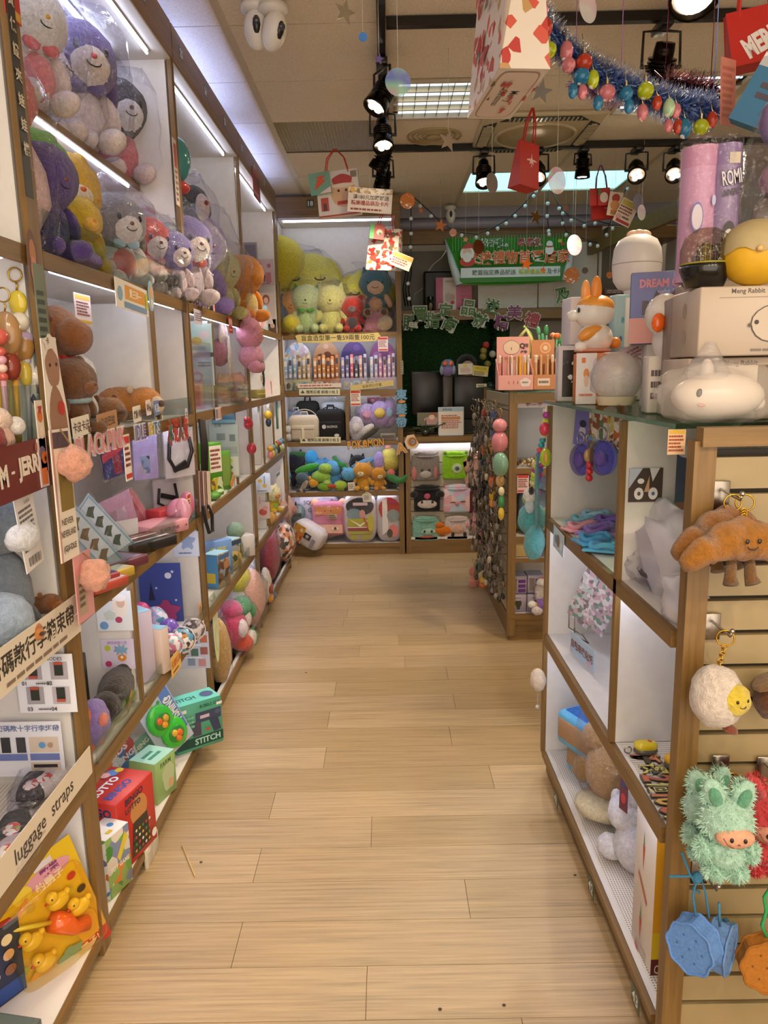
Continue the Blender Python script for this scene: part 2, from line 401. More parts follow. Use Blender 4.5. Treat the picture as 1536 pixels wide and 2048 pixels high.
u3 = side_unit('oak-edged white shelf on the left under plates 20 to 22, running into the back corner',-.80,.38,-1,4.435,5.84,ZS,2.76,.06,0,.022,subs=((4.86,.97,1.355),(5.3,.97,1.355),(4.92,.525,.925)),fascia=FA)
for n_,px,py in ((26,287,15),(25,362,110),(24,410,175),(23,449,238),(22,483,292),(21,508,330),(20,528,365)):
    p = onx(px,py,-.794);p.z = 2.815;plate(u1 if p.y < 3.1 else u2 if p.y < 4.42 else u3,str(n_),p,LX)
# set-back half shelf in the second bay, with its own edge band and tube
sh = MB().box((-1.06,2.46,2.276),(.21,1.26,.018)).build('shelf',WH,u1,True)
MB().box((-.952,2.46,2.276),(.008,1.26,.022)).build('edge_band',WY,sh,True)
MB().cyl((-.966,1.9,2.262),(-.966,3.0,2.262),.004,n=8).build('led_tube',LEDM,sh,True)
tb = MB().box((-1.0,2.46,2.737),(.018,1.1,.01)).build('light_rail',M('#c9c9c9','metal'),u1,True)
MB().cyl((-1.0,1.95,2.725),(-1.0,2.98,2.725),.006,n=8).build('led_tube',LEDM,tb,True)
# clear acrylic lips and liners
AC = M('#eef4f2','clear')
def lip(u,y0,y1,z,h): MB().box((-.803,(y0+y1)/2,z+h/2),(.004,y1-y0,h)).build('acrylic_lip',AC,u,True)
lip(u1,1.85,3.08,.965,.08);lip(u1,1.85,2.23,.52,.06);lip(u1,2.27,3.08,.52,.045);lip(u1,1.85,2.64,1.395,.05)
lip(u2,3.15,4.4,.52,.06);lip(u2,3.15,3.55,1.395,.3);lip(u2,3.57,4.4,1.395,.12);lip(u1,1.85,3.08,1.845,.1);lip(u1,2.68,3.08,1.395,.07)
LIN = M('#e6dfd6','dots',130,'#8f8577')
for u,y0,y1 in ((u0,.45,1.76),(u1,1.83,3.09)):
    MB().box((-.99,(y0+y1)/2,.0625),(.36,y1-y0,.003)).build('shelf_liner',LIN,u,True)
RIB = M('#e2d9cc','ribs',30,'X')
for z in (.52,.965): MB().box((-.985,1.1,z+.002),(.36,1.3,.003)).build('shelf_liner',RIB,u0,True)
# power outlet on the plinth of the left run
o_ = thing('wall_outlet','white wall outlet on the left plinth beside the red bingo box','outlet',onx(303,1700,-.797))
MB().rbox((0,0,0),(.012,.12,.075),.004).build('cover_plate',M('#cfc6b0','plastic'),o_)
for dy in (-.028,.028):
    s_ = MB().rbox((.006,dy,0),(.004,.04,.05),.003).build('socket',M('#b9b09a','plastic'),o_)

# ---------------------------------------------------------------- back shelf, facing the camera
YB = 6.24
t = thing('shelf_unit','oak-edged back wall shelf under plate 18 with plush, pens and backpacks','shelf',(-.36,YB+.18,0));bu = t
x0,x1 = -.87,.135
MB().box(((x0+x1)/2,YB+.36,1.4),(x1-x0,.012,2.8)).build('back_panel',WH,t,True)
for x,wd in ((x0+.012,.024),(x1-.02,.04)):
    pn = MB().box((x,YB+.19,1.45),(wd,.36,2.9)).build('side_panel',WH if x < 0 else WZ,t,True)
    MB().box((x,YB+.004,1.45),(wd+.003,.014,2.9)).build('edge_band',WZ,pn,True)
for z,th in ((.10,.03),(.555,.04),(.985,.04),(1.41,.05),(1.875,.05)):
    sh = MB().box(((x0+x1)/2,YB+.19,z-.009),(x1-x0-.06,.34,.018)).build('shelf',WH,t,True)
    MB().box(((x0+x1)/2,YB+.006,z-th/2),(x1-x0-.06,.012,th)).build('edge_band',WX,sh,True)
MB().box(((x0+x1)/2,YB+.02,.04),(x1-x0-.03,.02,.08)).build('plinth',WX,t,True)
MB().box(((x0+x1)/2,YB+.004,2.85),(x1-x0,.02,.15)).build('fascia',WX,t,True)
MB().box(((x0+x1)/2,YB+.19,2.765),(x1-x0-.06,.35,.02)).build('top_panel',WH,t,True)
pn = MB().box((-.33,YB+.19,1.17),(.028,.34,.36)).build('divider',WZ,t,True)
for z in (1.847,1.382,.965,.535,2.756):
    MB().cyl((x0+.07,YB+.03,z-.008),(x1-.07,YB+.03,z-.008),.006,n=8).build('led_tube',LEDM,t,True)
plate(t,'18',ony(621,407,YB-.008),CX,.06,.06)
lp = MB().box((-.36,YB+.004,1.40+.06),(.92,.004,.1)).build('acrylic_lip',AC,t,True)

# ---------------------------------------------------------------- checkout counter with slatted front
t = thing('checkout_counter','oak checkout counter at the back with a slatted front hung with plush bags','counter',(.6,YB+.3,0));cu = t
for x in (.172,1.35):
    MB().box((x,YB+.3,.49),(.04,.6,.98)).build('side_panel',WZ,t,True)
MB().box((.76,YB+.29,.99),(1.24,.62,.04)).build('counter_top',WX,t,True)
MB().box((.76,YB+.02,.06),(1.14,.03,.12)).build('plinth',WX,t,True)
MB().box((.76,YB+.10,.53),(1.14,.012,.84)).build('back_panel',M('#6d5a40','lam'),t,True)
zz = .15
while zz < .86:
    MB().box((.76,YB+.082,zz+.05),(1.14,.02,.099)).build('slat',M('#cdbfa6','lam'),t,True);zz += .106
MB().box((.76,YB+.05,.135),(1.14,.09,.02)).build('shelf',WH,t,True)
MB().box((.76,YB+.004,.967),(1.14,.014,.03)).build('edge_band',WX,t,True)
MB().cyl((.21,YB+.03,.962),(1.3,YB+.03,.962),.008,n=8).build('led_tube',LEDM,t,True)
MB().box((.76,YB+.082,.925),(1.14,.016,.09)).build('header_panel',WH,t,True)

# ---------------------------------------------------------------- island shelf
IX,IY = .675,4.1
t = thing('island_shelf','oak island shelf with pen displays on top and keychains on its side','shelf',(1.0,4.65,0));iu = t
for (x,y) in ((IX+.022,IY+.022),(1.33,IY+.022),(IX+.022,5.18),(1.33,5.18)):
    MB().box((x,y,.73),(.044,.044,1.40)).build('post',WZ,t,True)
MB().box((1.0,4.64,.065),(.62,1.04,.13)).build('plinth',WX,t,True)
for z,th in ((.16,.03),(.49,.02),(.615,.035),(1.005,.035),(1.42,.05)):
    sh = MB().box((1.0,IY+.20,z-th/2),(.58,.36,th)).build('shelf',WH,t,True)
    MB().box((1.0,IY+.006,z-th/2),(.60,.014,th+.004)).build('edge_band',WX,sh,True)
MB().box((1.0,4.64,1.432),(.72,1.14,.012)).build('glass_top',M('#d6e6dc','glass'),t,True)
MB().box((1.0,IY+.39,.76),(.6,.012,1.26)).build('back_panel',WH,t,True)
MB().box((IX+.028,4.64,.75),(.012,1.02,1.24)).build('peg_panel',M('#6a5a45','lam'),t,True)
zz = .15
while zz < 1.33:
    MB().box((IX+.018,4.64,zz+.045),(.012,1.02,.088)).build('slat',M('#b8a98e','lam'),t,True);zz += .098
for z in (1.392,.99): MB().cyl((IX+.06,IY+.03,z-.01),(1.3,IY+.03,z-.01),.006,n=8).build('led_tube',LEDM,t,True)

# ---------------------------------------------------------------- right gondola
GX,GY0,GY1 = .58,1.445,2.68
t = thing('shelf_unit','waist-high oak-edged white shelf on the right with a green-edged glass top','shelf',(.77,2.04,0));gu = t
for y,wd,z0,z1 in ((GY1,.024,.08,1.42),(1.845,.02,.567,1.42)):
    pn = MB().box((GX+.18,y,(z0+z1)/2),(.34,wd,z1-z0)).build('side_panel',WH,t,True)
    MB().box((GX+.006,y,(z0+z1)/2),(.014,wd+.003,z1-z0)).build('edge_band',WZ,pn,True)
MB().box((GX+.345,(GY0+GY1)/2,.75),(.012,GY1-GY0,1.36)).build('back_panel',WH,t,True)
for z,th in ((.09,.02),(.565,.038),(1.015,.038)):
    sh = MB().box((GX+.18,(GY0+GY1)/2,z-.009),(.33,GY1-GY0-.03,.018)).build('shelf',WH,t,True)
    MB().box((GX+.006,(GY0+GY1)/2,z-th/2),(.014,GY1-GY0-.03,th)).build('edge_band',WY,sh,True)
MB().box((GX+.17,(GY0+GY1)/2,.04),(.3,GY1-GY0,.08)).build('plinth',WY,t,True)
MB().box((GX+.17,(GY0+GY1)/2+.03,1.433),(.36,GY1-GY0+.0,.010)).build('glass_top',[M('#bcd6c4','glass')],t,True)
MB().box((GX-.0095,(GY0+GY1)/2+.03,1.433),(.002,GY1-GY0,.010)).build('glass_edge',M('#3f6b50','gloss'),t,True)
for z,y0,y1 in ((1.011,1.46,2.62),(.561,1.46,2.62)): MB().cyl((GX+.03,y0,z-.03),(GX+.03,y1,z-.03),.006,n=8).build('led_tube',LEDM,t,True)
MB().box((GX+.18,2.05,.0915),(.3,1.22,.003)).build('shelf_liner',LIN,t,True)
MB().box((GX+.185,1.63,.566),(.32,.4,.003)).build('shelf_liner',M('#e2d9cc','ribs',30,'Y'),t,True)
for n_,py,px in ((41,1590,1112),(42,1775,1182),(43,2012,1270)):
    p = onx(px,py,GX-.003);p.z = .045;plate(gu,str(n_),p,RX,.055,.05)
# slatwall end, facing the camera
MB().box((1.15,1.61,1.430),(.42,.33,.014)).build('end_top',WX,gu,True)
GY0 = 1.402
t = thing('slatwall_display','oak-framed slatwall end panel of the right shelf, hung with plush charms','display',(.95,GY0,0));sw = t
MB().box((.99,GY0+.034,.7),(.74,.008,1.38)).build('back_panel',M('#2e2419','matte'),t,True)
MB().box((.601,GY0+.014,.705),(.042,.036,1.41)).build('frame_post',WZ,t,True)
MB().box((.98,GY0+.002,1.418),(.78,.034,.036)).build('frame_rail',WX,t,True)
zz = 1.378
for i in range(20):
    h = .064 if i else .003
    if zz-.064 < .0: break
    MB().box((.99,GY0+.018,zz-.031),(.74,.02,.0605)).build('slat',M('#98855f','lam'),t,True);zz -= .0713
# ================================================================ ceiling fittings
BK = M('#17140f','plastic');BKM = M('#221d18','metal')
TRZ = 2.905
def track(label,a,b):
    a,b = V(a),V(b);d = b-a;mb = MB().box((a+b)/2,(abs(d.x)+.034,abs(d.y)+.034,.036))
    tag(mb.build('lighting_track',BK),label,'track')
track('black ceiling lighting track running along the aisle',(.008,3.12,2.93),(.008,5.5,2.93))
track('black lighting track crossing the ceiling nearest the camera',(.045,3.30,2.93),(2.6,3.30,2.93))
track('black lighting track crossing the ceiling before the blue light panel',(.045,5.02,2.93),(2.6,5.02,2.93))
LENS = M('#ffe9c8','emit',26.0)
def track_spot(label,base,aim,watts=None,ln=.15,r=.052,size=78,ledn=4,col=(1,.83,.61),arm=.13,group=None):
    base = V(base);t = thing('track_spotlight',label,'spotlight',base,group=group)
    d = (V(aim)-base).normalized();piv = V((0,0,-arm))
    q = d.to_track_quat('-Z','Y');qm = q.to_matrix()
    MB().rbox((0,0,-.012),(.05,.13,.03),.004).build('track_adapter',BK,t)
    sd = qm @ V((1,0,0));yk = [V((0,0,-.025)),V((0,0,-.03))+sd*r*1.25,piv+sd*r*1.3+V((0,0,.02)),piv+sd*r*1.3]
    y2 = [V((0,0,-.025)),V((0,0,-.03))-sd*r*1.25,piv-sd*r*1.3+V((0,0,.02)),piv-sd*r*1.3]
    MB().tube(yk,.006,6).tube(y2,.006,6).cyl(piv-sd*r*1.4,piv+sd*r*1.4,.008,n=8).build('yoke',BK,t)
    prof = [(0,.085),(r*.62,.085),(r*.68,.06),(r*.68,.03)]
    for i in range(4): zz = .03-.014*i;prof += [(r*.95,zz),(r*.95,zz-.006),(r*.74,zz-.006),(r*.74,zz-.014)]
    prof += [(r*.98,-.03),(r*1.08,-.07),(r*1.08,-.08),(r*.96,-.08),(r*.9,-.066),(0,-.066)]
    can = MB().lathe(prof,n=20);can.v = [tuple(qm @ V(p)+piv) for p in can.v];can.build('lamp_head',BKM,t)
    le = MB()
    if ledn == 4:
        for a in range(4): le.ell((.021*math.cos(a*PI/2+.4),.021*math.sin(a*PI/2+.4),-.069),(.017,.017,.006),n=10,k=6)
    else: le.cyl((0,0,-.07),(0,0,-.066),r*.82,n=20)
    le.v = [tuple(qm @ V(p)+piv) for p in le.v];le.build('lens',LENS,t)
    L_ = bpy.data.lights.new('spot','SPOT');L_.energy = watts or SPOT_W;L_.color = col;L_.spot_size = R(size);L_.spot_blend = .75;L_.shadow_soft_size = .04
    o = bpy.data.objects.new('lamp_light',L_);C.objects.link(o);o.parent = t;o.location = piv+d*.1;o.rotation_euler = q.to_euler()
    return t
def onceil(px,py): p = onz(px,py,TRZ);return p
track_spot('track spotlight on the aisle track beside the clear disc, aimed down the left shelf',(.008,3.62,TRZ),(-.95,3.0,1.2))
track_spot('longest black track spotlight on the aisle track, glowing with four lenses',(.008,4.2,TRZ),(.1,2.9,.2))
track_spot('track spotlight on the aisle track, third from the near end',(.008,4.62,TRZ),(-1.0,5.0,1.2))
track_spot('track spotlight at the far end of the aisle track above the red-handled gift bag',(.008,5.05,TRZ),(-.3,6.3,1.4))
track_spot('large black track spotlight behind the blue tinsel',(1.14,3.30,TRZ),(1.1,4.3,1.2),r=.06,arm=.16)
track_spot('track spotlight in front of the blue light panel, left of the red paper bag',(.645,5.02,TRZ),(.55,3.6,.2),watts=26)
track_spot('dazzling track spotlight beside the red snowflake bag',(.985,5.02,TRZ),(.55,3.0,.9),watts=24)
track_spot('small downward track spotlight above the middle of the blue light panel',(1.27,5.02,TRZ),(1.25,5.1,.5),r=.045,arm=.09)
track_spot('four-lens track spotlight at the right end of the blue light panel',(1.61,5.02,TRZ),(1.1,3.0,1.2),watts=22)
track_spot('track spotlight half hidden behind the pink storage tube',(1.85,5.02,TRZ),(1.2,3.2,1.3),watts=22)
track_spot('round bright spotlight near the ceiling at the top edge above the tinsel',(1.13,2.98,2.99),(1.0,1.6,1.0),ledn=1,r=.085,arm=.085,watts=40)
# unseen spotlights and track added behind the camera as fill light
track('black lighting track added behind the camera to carry the unseen fill spotlights',(-.9,-.35,2.93),(2.6,-.35,2.93))
for i,(x,ax,ay,az) in enumerate(((-.55,-1.0,1.6,1.5),(-.1,-.5,2.2,.3),(.45,.2,1.9,0),(.95,1.0,1.4,.9),(1.5,1.1,1.5,1.5))):
    track_spot('added fill spotlight on the unseen track behind the camera',(x,-.35,TRZ),(ax,ay,az),watts=17,size=70,group='added fill spotlights behind the camera')
# recessed louvre lights ------------------------------------------------------
def louvre(label,x0,x1,y0,y1):
    t = thing('louvre_light',label,'ceiling light',((x0+x1)/2,(y0+y1)/2,CZ))
    w_,h_ = x1-x0-.03,y1-y0-.01;fr = MB()
    for sx in (-1,1): fr.box((sx*w_/2,0,.005),(.022,h_,.02)).box((0,sx*h_/2,.005),(w_,.022,.02))
    fr.build('frame',TB,t)
    MB().box((0,0,.035),(w_,h_,.004)).build('reflector',M('#a9b6c9','metal'),t)
    nb = 4
    for i in range(nb):
        yy = -h_/2+h_*(i+.5)/nb
        MB().box((0,yy+h_/nb*.5,.012),(w_,.012,.03)).build('louvre',M('#b9a27c','metal'),t)
        MB().cyl((-w_/2+.04,yy,.018),(w_/2-.04,yy,.018),.013,n=10).build('fluorescent_tube',M('#d8e6f4','emit',.9),t)
    cr_ = MB()
    for i in range(1,9): cr_.box((-w_/2+w_*i/9,0,.012),(.004,h_,.024))
    cr_.build('cross_blade',M('#cfd6de','metal'),t)
louvre('recessed louvred ceiling light beside the hanging gift bag, with blue-grey reflectors',.04,.64,3.98,4.52)
louvre('recessed louvred ceiling light behind the right end of the blue tinsel',1.27,1.86,3.97,4.52)
# perforated return-air grille
t = thing('air_grille','perforated beige return-air grille set in the ceiling over the left aisle','vent',(-.32,4.82,CZ+.01))
MB().box((0,0,.01),(.60,.575,.012)).build('grille_backing',M('#5d5238','matte'),t)
mb = MB()
for i in range(30): mb.box((-.29+.02*i,0,.001),(.009,.57,.008))
for i in range(40): mb.box((0,-.28+.0144*i,.0),(.59,.006,.006))
mb.build('perforated_sheet',M('#a89a72','lam'),t)
# round diffuser and ceiling cassette
t = thing('air_diffuser','round ringed air diffuser set in the ceiling beside the aisle track','vent',(.32,4.85,CZ-.002))
MB().box((0,0,.012),(.6,.57,.016)).build('plate',TL,t)
for r_ in (.16,.13,.10,.07): MB().torus((0,0,0),r_,.008,(0,0,1),28,6).build('ring',M('#a6936c','lam'),t)
MB().lathe([(0,-.014),(.045,-.012),(.05,0),(0,.006)],n=20).build('hub',M('#a6936c','lam'),t)
t = thing('ceiling_cassette','square beige ceiling air conditioner with black slatted grilles behind the red bag','air conditioner',(.92,4.78,CZ-.0))
CS = M('#b7a988','plastic')
MB().rbox((0,0,-.012),(.70,.70,.03),.02).build('housing',CS,t)
MB().lathe([(0,-.048),(.16,-.046),(.215,-.036),(.225,-.024),(.24,-.02)],n=36).build('centre_disc',M('#9c8c68','lam'),t)
MB().torus((0,0,-.03),.235,.012,(0,0,1),36,8).build('rim',CS,t)
for k in range(4):
    a = k*PI/2;q = Matrix.Rotation(a,3,'Z');mb = MB();m2 = MB()
    mb.prism([(-.25,.265),(.25,.265),(.19,.335),(-.19,.335)],.004,(0,0,-.029));mb.v = [tuple(q @ V(p)) for p in mb.v]
    g = mb.build('grille',M('#1d1811','matte'),t)
    for i in range(17): x = -.2+.025*i;m2.box((x,.30,-.031),(.008,.062 if abs(x) < .18 else .03,.008))
    m2.v = [tuple(q @ V(p)) for p in m2.v];m2.build('grille_bar',CS,g)
# pale blue light panel
t = thing('light_panel','flat glowing pale blue light panel in the ceiling above the counter','ceiling light',(1.25,6.03,CZ))
MB().box((0,0,.016),(1.22,.58,.01)).build('diffuser',M('#9fe6f0','emit',.95),t)
fr = MB()
for sx in (-1,1): fr.box((sx*.615,0,.01),(.014,.6,.02)).box((0,sx*.296,.01),(1.24,.014,.02))
fr.build('frame',TB,t)
# security cameras
def seccam(label,loc,rz,tiltx,s=1.0):
    t = thing('security_camera',label,'camera',loc,rz)
    MB().lathe([(0,.0),(.05*s,0),(.05*s,-.02*s),(.03*s,-.03*s),(0,-.03*s)]).build('mount',M('#d6d0c6','plastic'),t)
    q = Euler((tiltx,0,0))
    b_ = MB().ell((0,0,-.075*s),(.042*s,.042*s,.062*s),(tiltx,0,0)).build('camera_body',M('#d9d3c9','plastic'),t)
    qm = q.to_matrix();O = V((0,0,-.075*s))
    f_ = MB().ell(O+qm @ V((0,-.02*s,.006*s)),(.019*s,.026*s,.036*s),(tiltx,0,0)).build('face_plate',BK,t)
    MB().ell(O+qm @ V((0,-.041*s,.02*s)),(.012*s,.008*s,.012*s),(tiltx,0,0)).build('lens',M('#3b3b44','gloss'),f_)
    return t
p = onz(507,8,2.93);seccam('white dome security camera on the ceiling, upper of the pair at the top edge',(p.x,p.y+.05,2.95),.15,.25,1.15)
p = onz(524,25,2.9);seccam('white dome security camera on the ceiling, lower tilted one of the pair',(p.x+.04,p.y+.02,2.93),.75,.5,1.15)
p = ony(902,428,6.66);seccam('small white security camera hanging before the bulkhead over the counter',(p.x,6.7,p.z+.07),0,.1,1.0)
# ================================================================ builders for the goods
def proj(p): d = V(p)-CP;k = d.dot(cf);return 768+FOC*d.dot(cr)/k,1024+FOC*d.dot(cd)/k
def atx(px,x,z):
    """the point of the aisle-side line (x, ?, z) that the photograph shows in column px"""
    lo,hi = .25,8.0;s = 1 if x < 0 else -1
    for _ in range(40):
        m = (lo+hi)/2
        if (proj((x,m,z))[0]-px)*s < 0: lo = m
        else: hi = m
    return V((x,(lo+hi)/2,z))
def aty(px,y,z):
    lo,hi = -2.5,3.0
    for _ in range(40):
        m = (lo+hi)/2
        if proj((m,y,z))[0] < px: lo = m
        else: hi = m
    return V(((lo+hi)/2,y,z))
FILM = M('#fbfbff','film')
EYE = M('#1c1512','gloss')
def film_bag(parent,c,r,seed=1,top=True,sq=.8):
    mb = MB().ell(c,r,n=18,k=12,sq=sq,lump=.22,seed=seed)
    if top: mb.ell((c[0],c[1],c[2]+r[2]*1.02),(r[0]*.45,r[1]*.2,r[2]*.16),(0,.3,.2),n=10,k=6,lump=.5,seed=seed+2)
    o = mb.build('plastic_bag',FILM,parent);o['label'] = 'clear crinkled plastic bag';return o
def plush(name,label,loc,h,rz,col,head=None,face=None,ears='round',earc=None,inner=None,limb=None,belly=None,bow=None,bag=False,
          group=None,rot=None,eyes='dot',nose='#6b3d2c',muz=None,scarf=None,cat='plush toy',hs=1.12,cheek=None,tail=None,k='plush',ft=None):
    if rot: rot = (R(rot[0]),R(rot[1]),R(rot[2]))
    t = thing(name,label,cat,loc,R(rz),group,rot);H = h*(1.0 if ears == 'long' else 1.16)
    P = lambda c: M(c,k) if isinstance(c,str) else c
    head = head or col;limb = limb or col;earc = earc or head
    def e(nm,c,r,cc,ro=None,par=t,lump=.1,n=14,kk=9):
        return MB().ell([q*H for q in c],[q*H for q in r],ro,n=n,k=kk,lump=lump,seed=len(nm)+c[0]*9).build(nm,P(cc),par)
    bd = e('body',(0,0,.24),(.215,.185,.25),col)
    if belly: e('belly',(0,-.05,.23),(.165,.16,.2),belly,par=t)
    hd = e('head',(0,-.03,.62),(.275*hs,.235*hs,.24*hs),head,n=18,kk=12,lump=.06)
    fy = -.03-.235*hs
    if face: e('face_patch',(0,-.075,.585),(.215*hs,.205*hs,.185*hs),face,lump=.03)
    if muz: e('muzzle',(0,fy+.02,.55),(.11,.07,.08),muz,lump=.02)
    y2 = fy+.015 if not face else -.075-.2*hs
    if eyes == 'dot':
        for s in (-1,1): MB().ell((s*.1*H*hs,(y2+.03)*H,.64*H),(.022*H,.014*H,.03*H),n=10,k=6).build('eye',EYE,t)
    elif eyes == 'shut':
        for s in (-1,1):
            MB().tube([(s*(.1+.05*math.cos(a))*H,(y2+.032)*H,(.64-.03*math.sin(a))*H) for a in [PI*i/6 for i in range(7)]],.007*H,5).build('closed_eye',EYE,t)
    if nose: MB().ell((0,(y2-.0)*H if not muz else (fy-.045)*H,.585*H),(.025*H,.016*H,.018*H),n=8,k=6).build('nose',M(nose,'gloss'),t)
    yy = (fy-.045) if muz else y2-.004
    MB().tube([(.055*H*math.cos(a),(yy+.01)*H,(.55-.03*math.sin(a))*H) for a in [PI*i/6 for i in range(7)]],.005*H,5).build('mouth',EYE,t)
    if cheek:
        for s in (-1,1): MB().ell((s*.17*H*hs,(y2+.07)*H,.57*H),(.03*H,.015*H,.024*H),n=8,k=6).build('cheek',P(cheek),t)
    for s in (-1,1):
        if ears == 'round': ea = e('ear',(s*.2,0,.83),(.085,.05,.085),earc);ic = (s*.2,-.035,.83);ir = (.05,.03,.05)
        elif ears == 'long': ea = e('ear',(s*.11,.01,.97),(.062,.045,.2),earc,(0,s*.18,0));ic = (s*.11,-.03,.97);ir = (.035,.02,.15)
        elif ears == 'flop': ea = e('ear',(s*.27,-.02,.56),(.06,.07,.19),earc,(0,-s*.2,0));ic = (s*.28,-.08,.54);ir = (.03,.03,.12)
        elif ears == 'cat':
            ea = MB().cyl((s*.17*H,0,.76*H),(s*.21*H,-.01*H,.93*H),.095*H,.012*H,n=10).build('ear',P(earc),t);ic = (s*.18,-.06,.82);ir = (.04,.02,.06)
        else: ea = None
        if ea and inner: e('inner_ear',ic,ir,inner,par=ea,n=10,kk=6)
        e('arm',(s*.235,-.06,.31),(.065,.075,.14),limb,(0,-s*.45,0))
        lg = e('leg',(s*.15,-.19,.085),(.088,.14,.085),limb)
        if ft: e('foot_pad',(s*.15,-.305,.09),(.06,.035,.06),ft,par=lg,n=10,kk=6)
    if bow:
        for s in (-1,1): e('bow_loop',(s*.075,-.19,.42),(.075,.03,.05),bow,n=10,kk=6)
    if scarf: MB().torus((0,-.02*H,.42*H),.16*H,.05*H,(0,0,1),18,8).build('scarf',P(scarf),t)
    if tail: e('tail',(0,.2,.18),(.08,.09,.08),tail,n=10,kk=6)
    if bag: film_bag(t,(0,-.05*H,.47*H),(.40*H,.36*H,.50*H),seed=int(loc[1]*37) % 50+h)
    return t
def blob(name,label,loc,parts,rot=(0,0,0),cat='plush toy',group=None,k='plush',bag=None):
    """a soft thing of several swelling parts: (part name, centre, radii, colour[, rotation])"""
    t = thing(name,label,cat,loc,0,group,tuple(R(q) for q in rot))
    for p in parts:
        kk = p[5] if len(p) > 5 else k
        MB().ell(p[1],p[2],p[4] if len(p) > 4 else None,n=18,k=12,lump=.1 if kk == 'plush' else 0,seed=p[1][0]*40).build(p[0],p[3] if not isinstance(p[3],str) else M(p[3],kk),t)
    if bag: film_bag(t,bag[0],bag[1],seed=bag[0][0]*50+2)
    return t
def paper_bag(name,label,loc,W,D,H,rz,mt,hcol,front=(),side=(),tags=(),rot=None,base=None,taper=.32,hl=.16,gus=.85):
    """a carrier bag hung by its handles: gusseted, pinched at the top; its base at local z=0"""
    t = thing(name,label,'gift bag',loc,rz,None,rot);mb = MB()
    d2 = D*taper/2
    pts = lambda z,d: [V((-W/2,-d,z)),V((W/2,-d,z)),V((W/2,d,z)),V((-W/2,d,z))]
    lo,hi = pts(0,D/2),pts(H,d2);g0,g1 = V((W/2*gus,0,H)),V((-W/2*gus,0,H))
    q = mt if not isinstance(mt,str) else M(mt,'paper')
    mb.add(lo+hi+[g0,g1],[(0,1,5,4),(2,3,7,6),(1,2,6,8),(1,8,5),(3,0,4,9),(3,9,7)])
    mb.build('bag_body',q,t)
    MB().box((0,0,.001),(W*.995,D*.99,.002)).build('bag_base',(M(base,'paper') if isinstance(base,str) else base) or q,t)
    for s in (-1,1):
        MB().tube([(-W*.28,s*d2,H-.015),(-W*.2,s*d2*.8,H+hl*.6),(-W*.03,s*d2*.3,H+hl),(W*.03,s*d2*.3,H+hl),(W*.2,s*d2*.8,H+hl*.6),(W*.28,s*d2,H-.015)],.0035,6).build('handle',M(hcol,'cloth'),t)
    sl = math.atan2(D/2-d2,H)
    uy = V((0,math.sin(sl),math.cos(sl)))
    if front: art(front,t,W,H,V((0,-(D/2+d2)/2-.0006,H/2)),(1,0,0),uy,'front_print')
    tp = mw(t) @ V((0,0,H+hl));MB().tube([tp,(tp.x,tp.y,CZ)],.0012,4).build('thread',M('#c8c0b4','cloth'),t,True)
    return t
def strings(name,label,pts,r,col,cat='string',group=None,k='plastic'):
    return tag(MB().tube(pts,r,5).build(name,M(col,k)),label,cat,group)
ORD = 'first second third fourth fifth sixth seventh eighth ninth tenth eleventh twelfth'.split()
def lines(n=5,c='#6a5a58',x=0,y=0,w_=.8,h=.6): return ('l',x,y,w_,h,n,c)
def price_card(label,loc,ax,W=.075,H=.1,head='#c83a34',bg='#efe4d8',n=5,**kw):
    return sign('price_card',label,loc,ax,W,H,bg,[('r',0,.38,.9,.16,head),('l',0,.02,.84,.48,n,'#8a2f2a'),('r',0,-.4,.9,.1,head)],'price card',**kw)
def wob(cx,cy,rx,ry,n=18,amp=.12,f=5,ph=0):
    return [(cx+rx*(1+amp*math.sin(f*2*PI*i/n+ph))*math.cos(2*PI*i/n),cy+ry*(1+amp*math.sin(f*2*PI*i/n+ph))*math.sin(2*PI*i/n)) for i in range(n)]
def cutout(name,label,txt,loc,ax,H,col,edge='#f2ece4',t=.004,bold=.02,cat='sign letters',gap=1.0,W=None,out=.04):
    """cut-out letters: every letter its own part, a coloured face on a pale edge"""
    T = thing(name,label,cat,loc,0,None,face_rot(*ax));x = 0;info = []
    for ch in txt:
        vs,fs,wd = textmesh(ch,bold);info.append((ch,wd));x += wd*H*gap+H*.12
    if W: T.scale = (W/x,1,1)
    x = -x/2
    for i,(ch,wd) in enumerate(info):
        cx = x+wd*H/2;x += wd*H*gap+H*.12
        vb,fb,wb = textmesh(ch,bold+out);vf,ff,wf = textmesh(ch,bold)
        hb = H*1.12;mb = MB().add([(cx+a*hb,b*hb,0) for a,b in vb],fb).add([(cx+a*hb,b*hb,-t) for a,b in vb],fb)
        o = mb.build('letter_backing',M(edge,'paper'),T)
        MB().add([(cx+a*H,b*H,.0008) for a,b in vf],ff).build('letter',M(col if isinstance(col,str) else col[i % len(col)],'paper'),o)
    return T
# ================================================================ goods on the left shelves
def PL(px,x,z,name,label,h,rz,col,**kw): return plush(name,label,atx(px,x,z),h,rz,col,**kw)
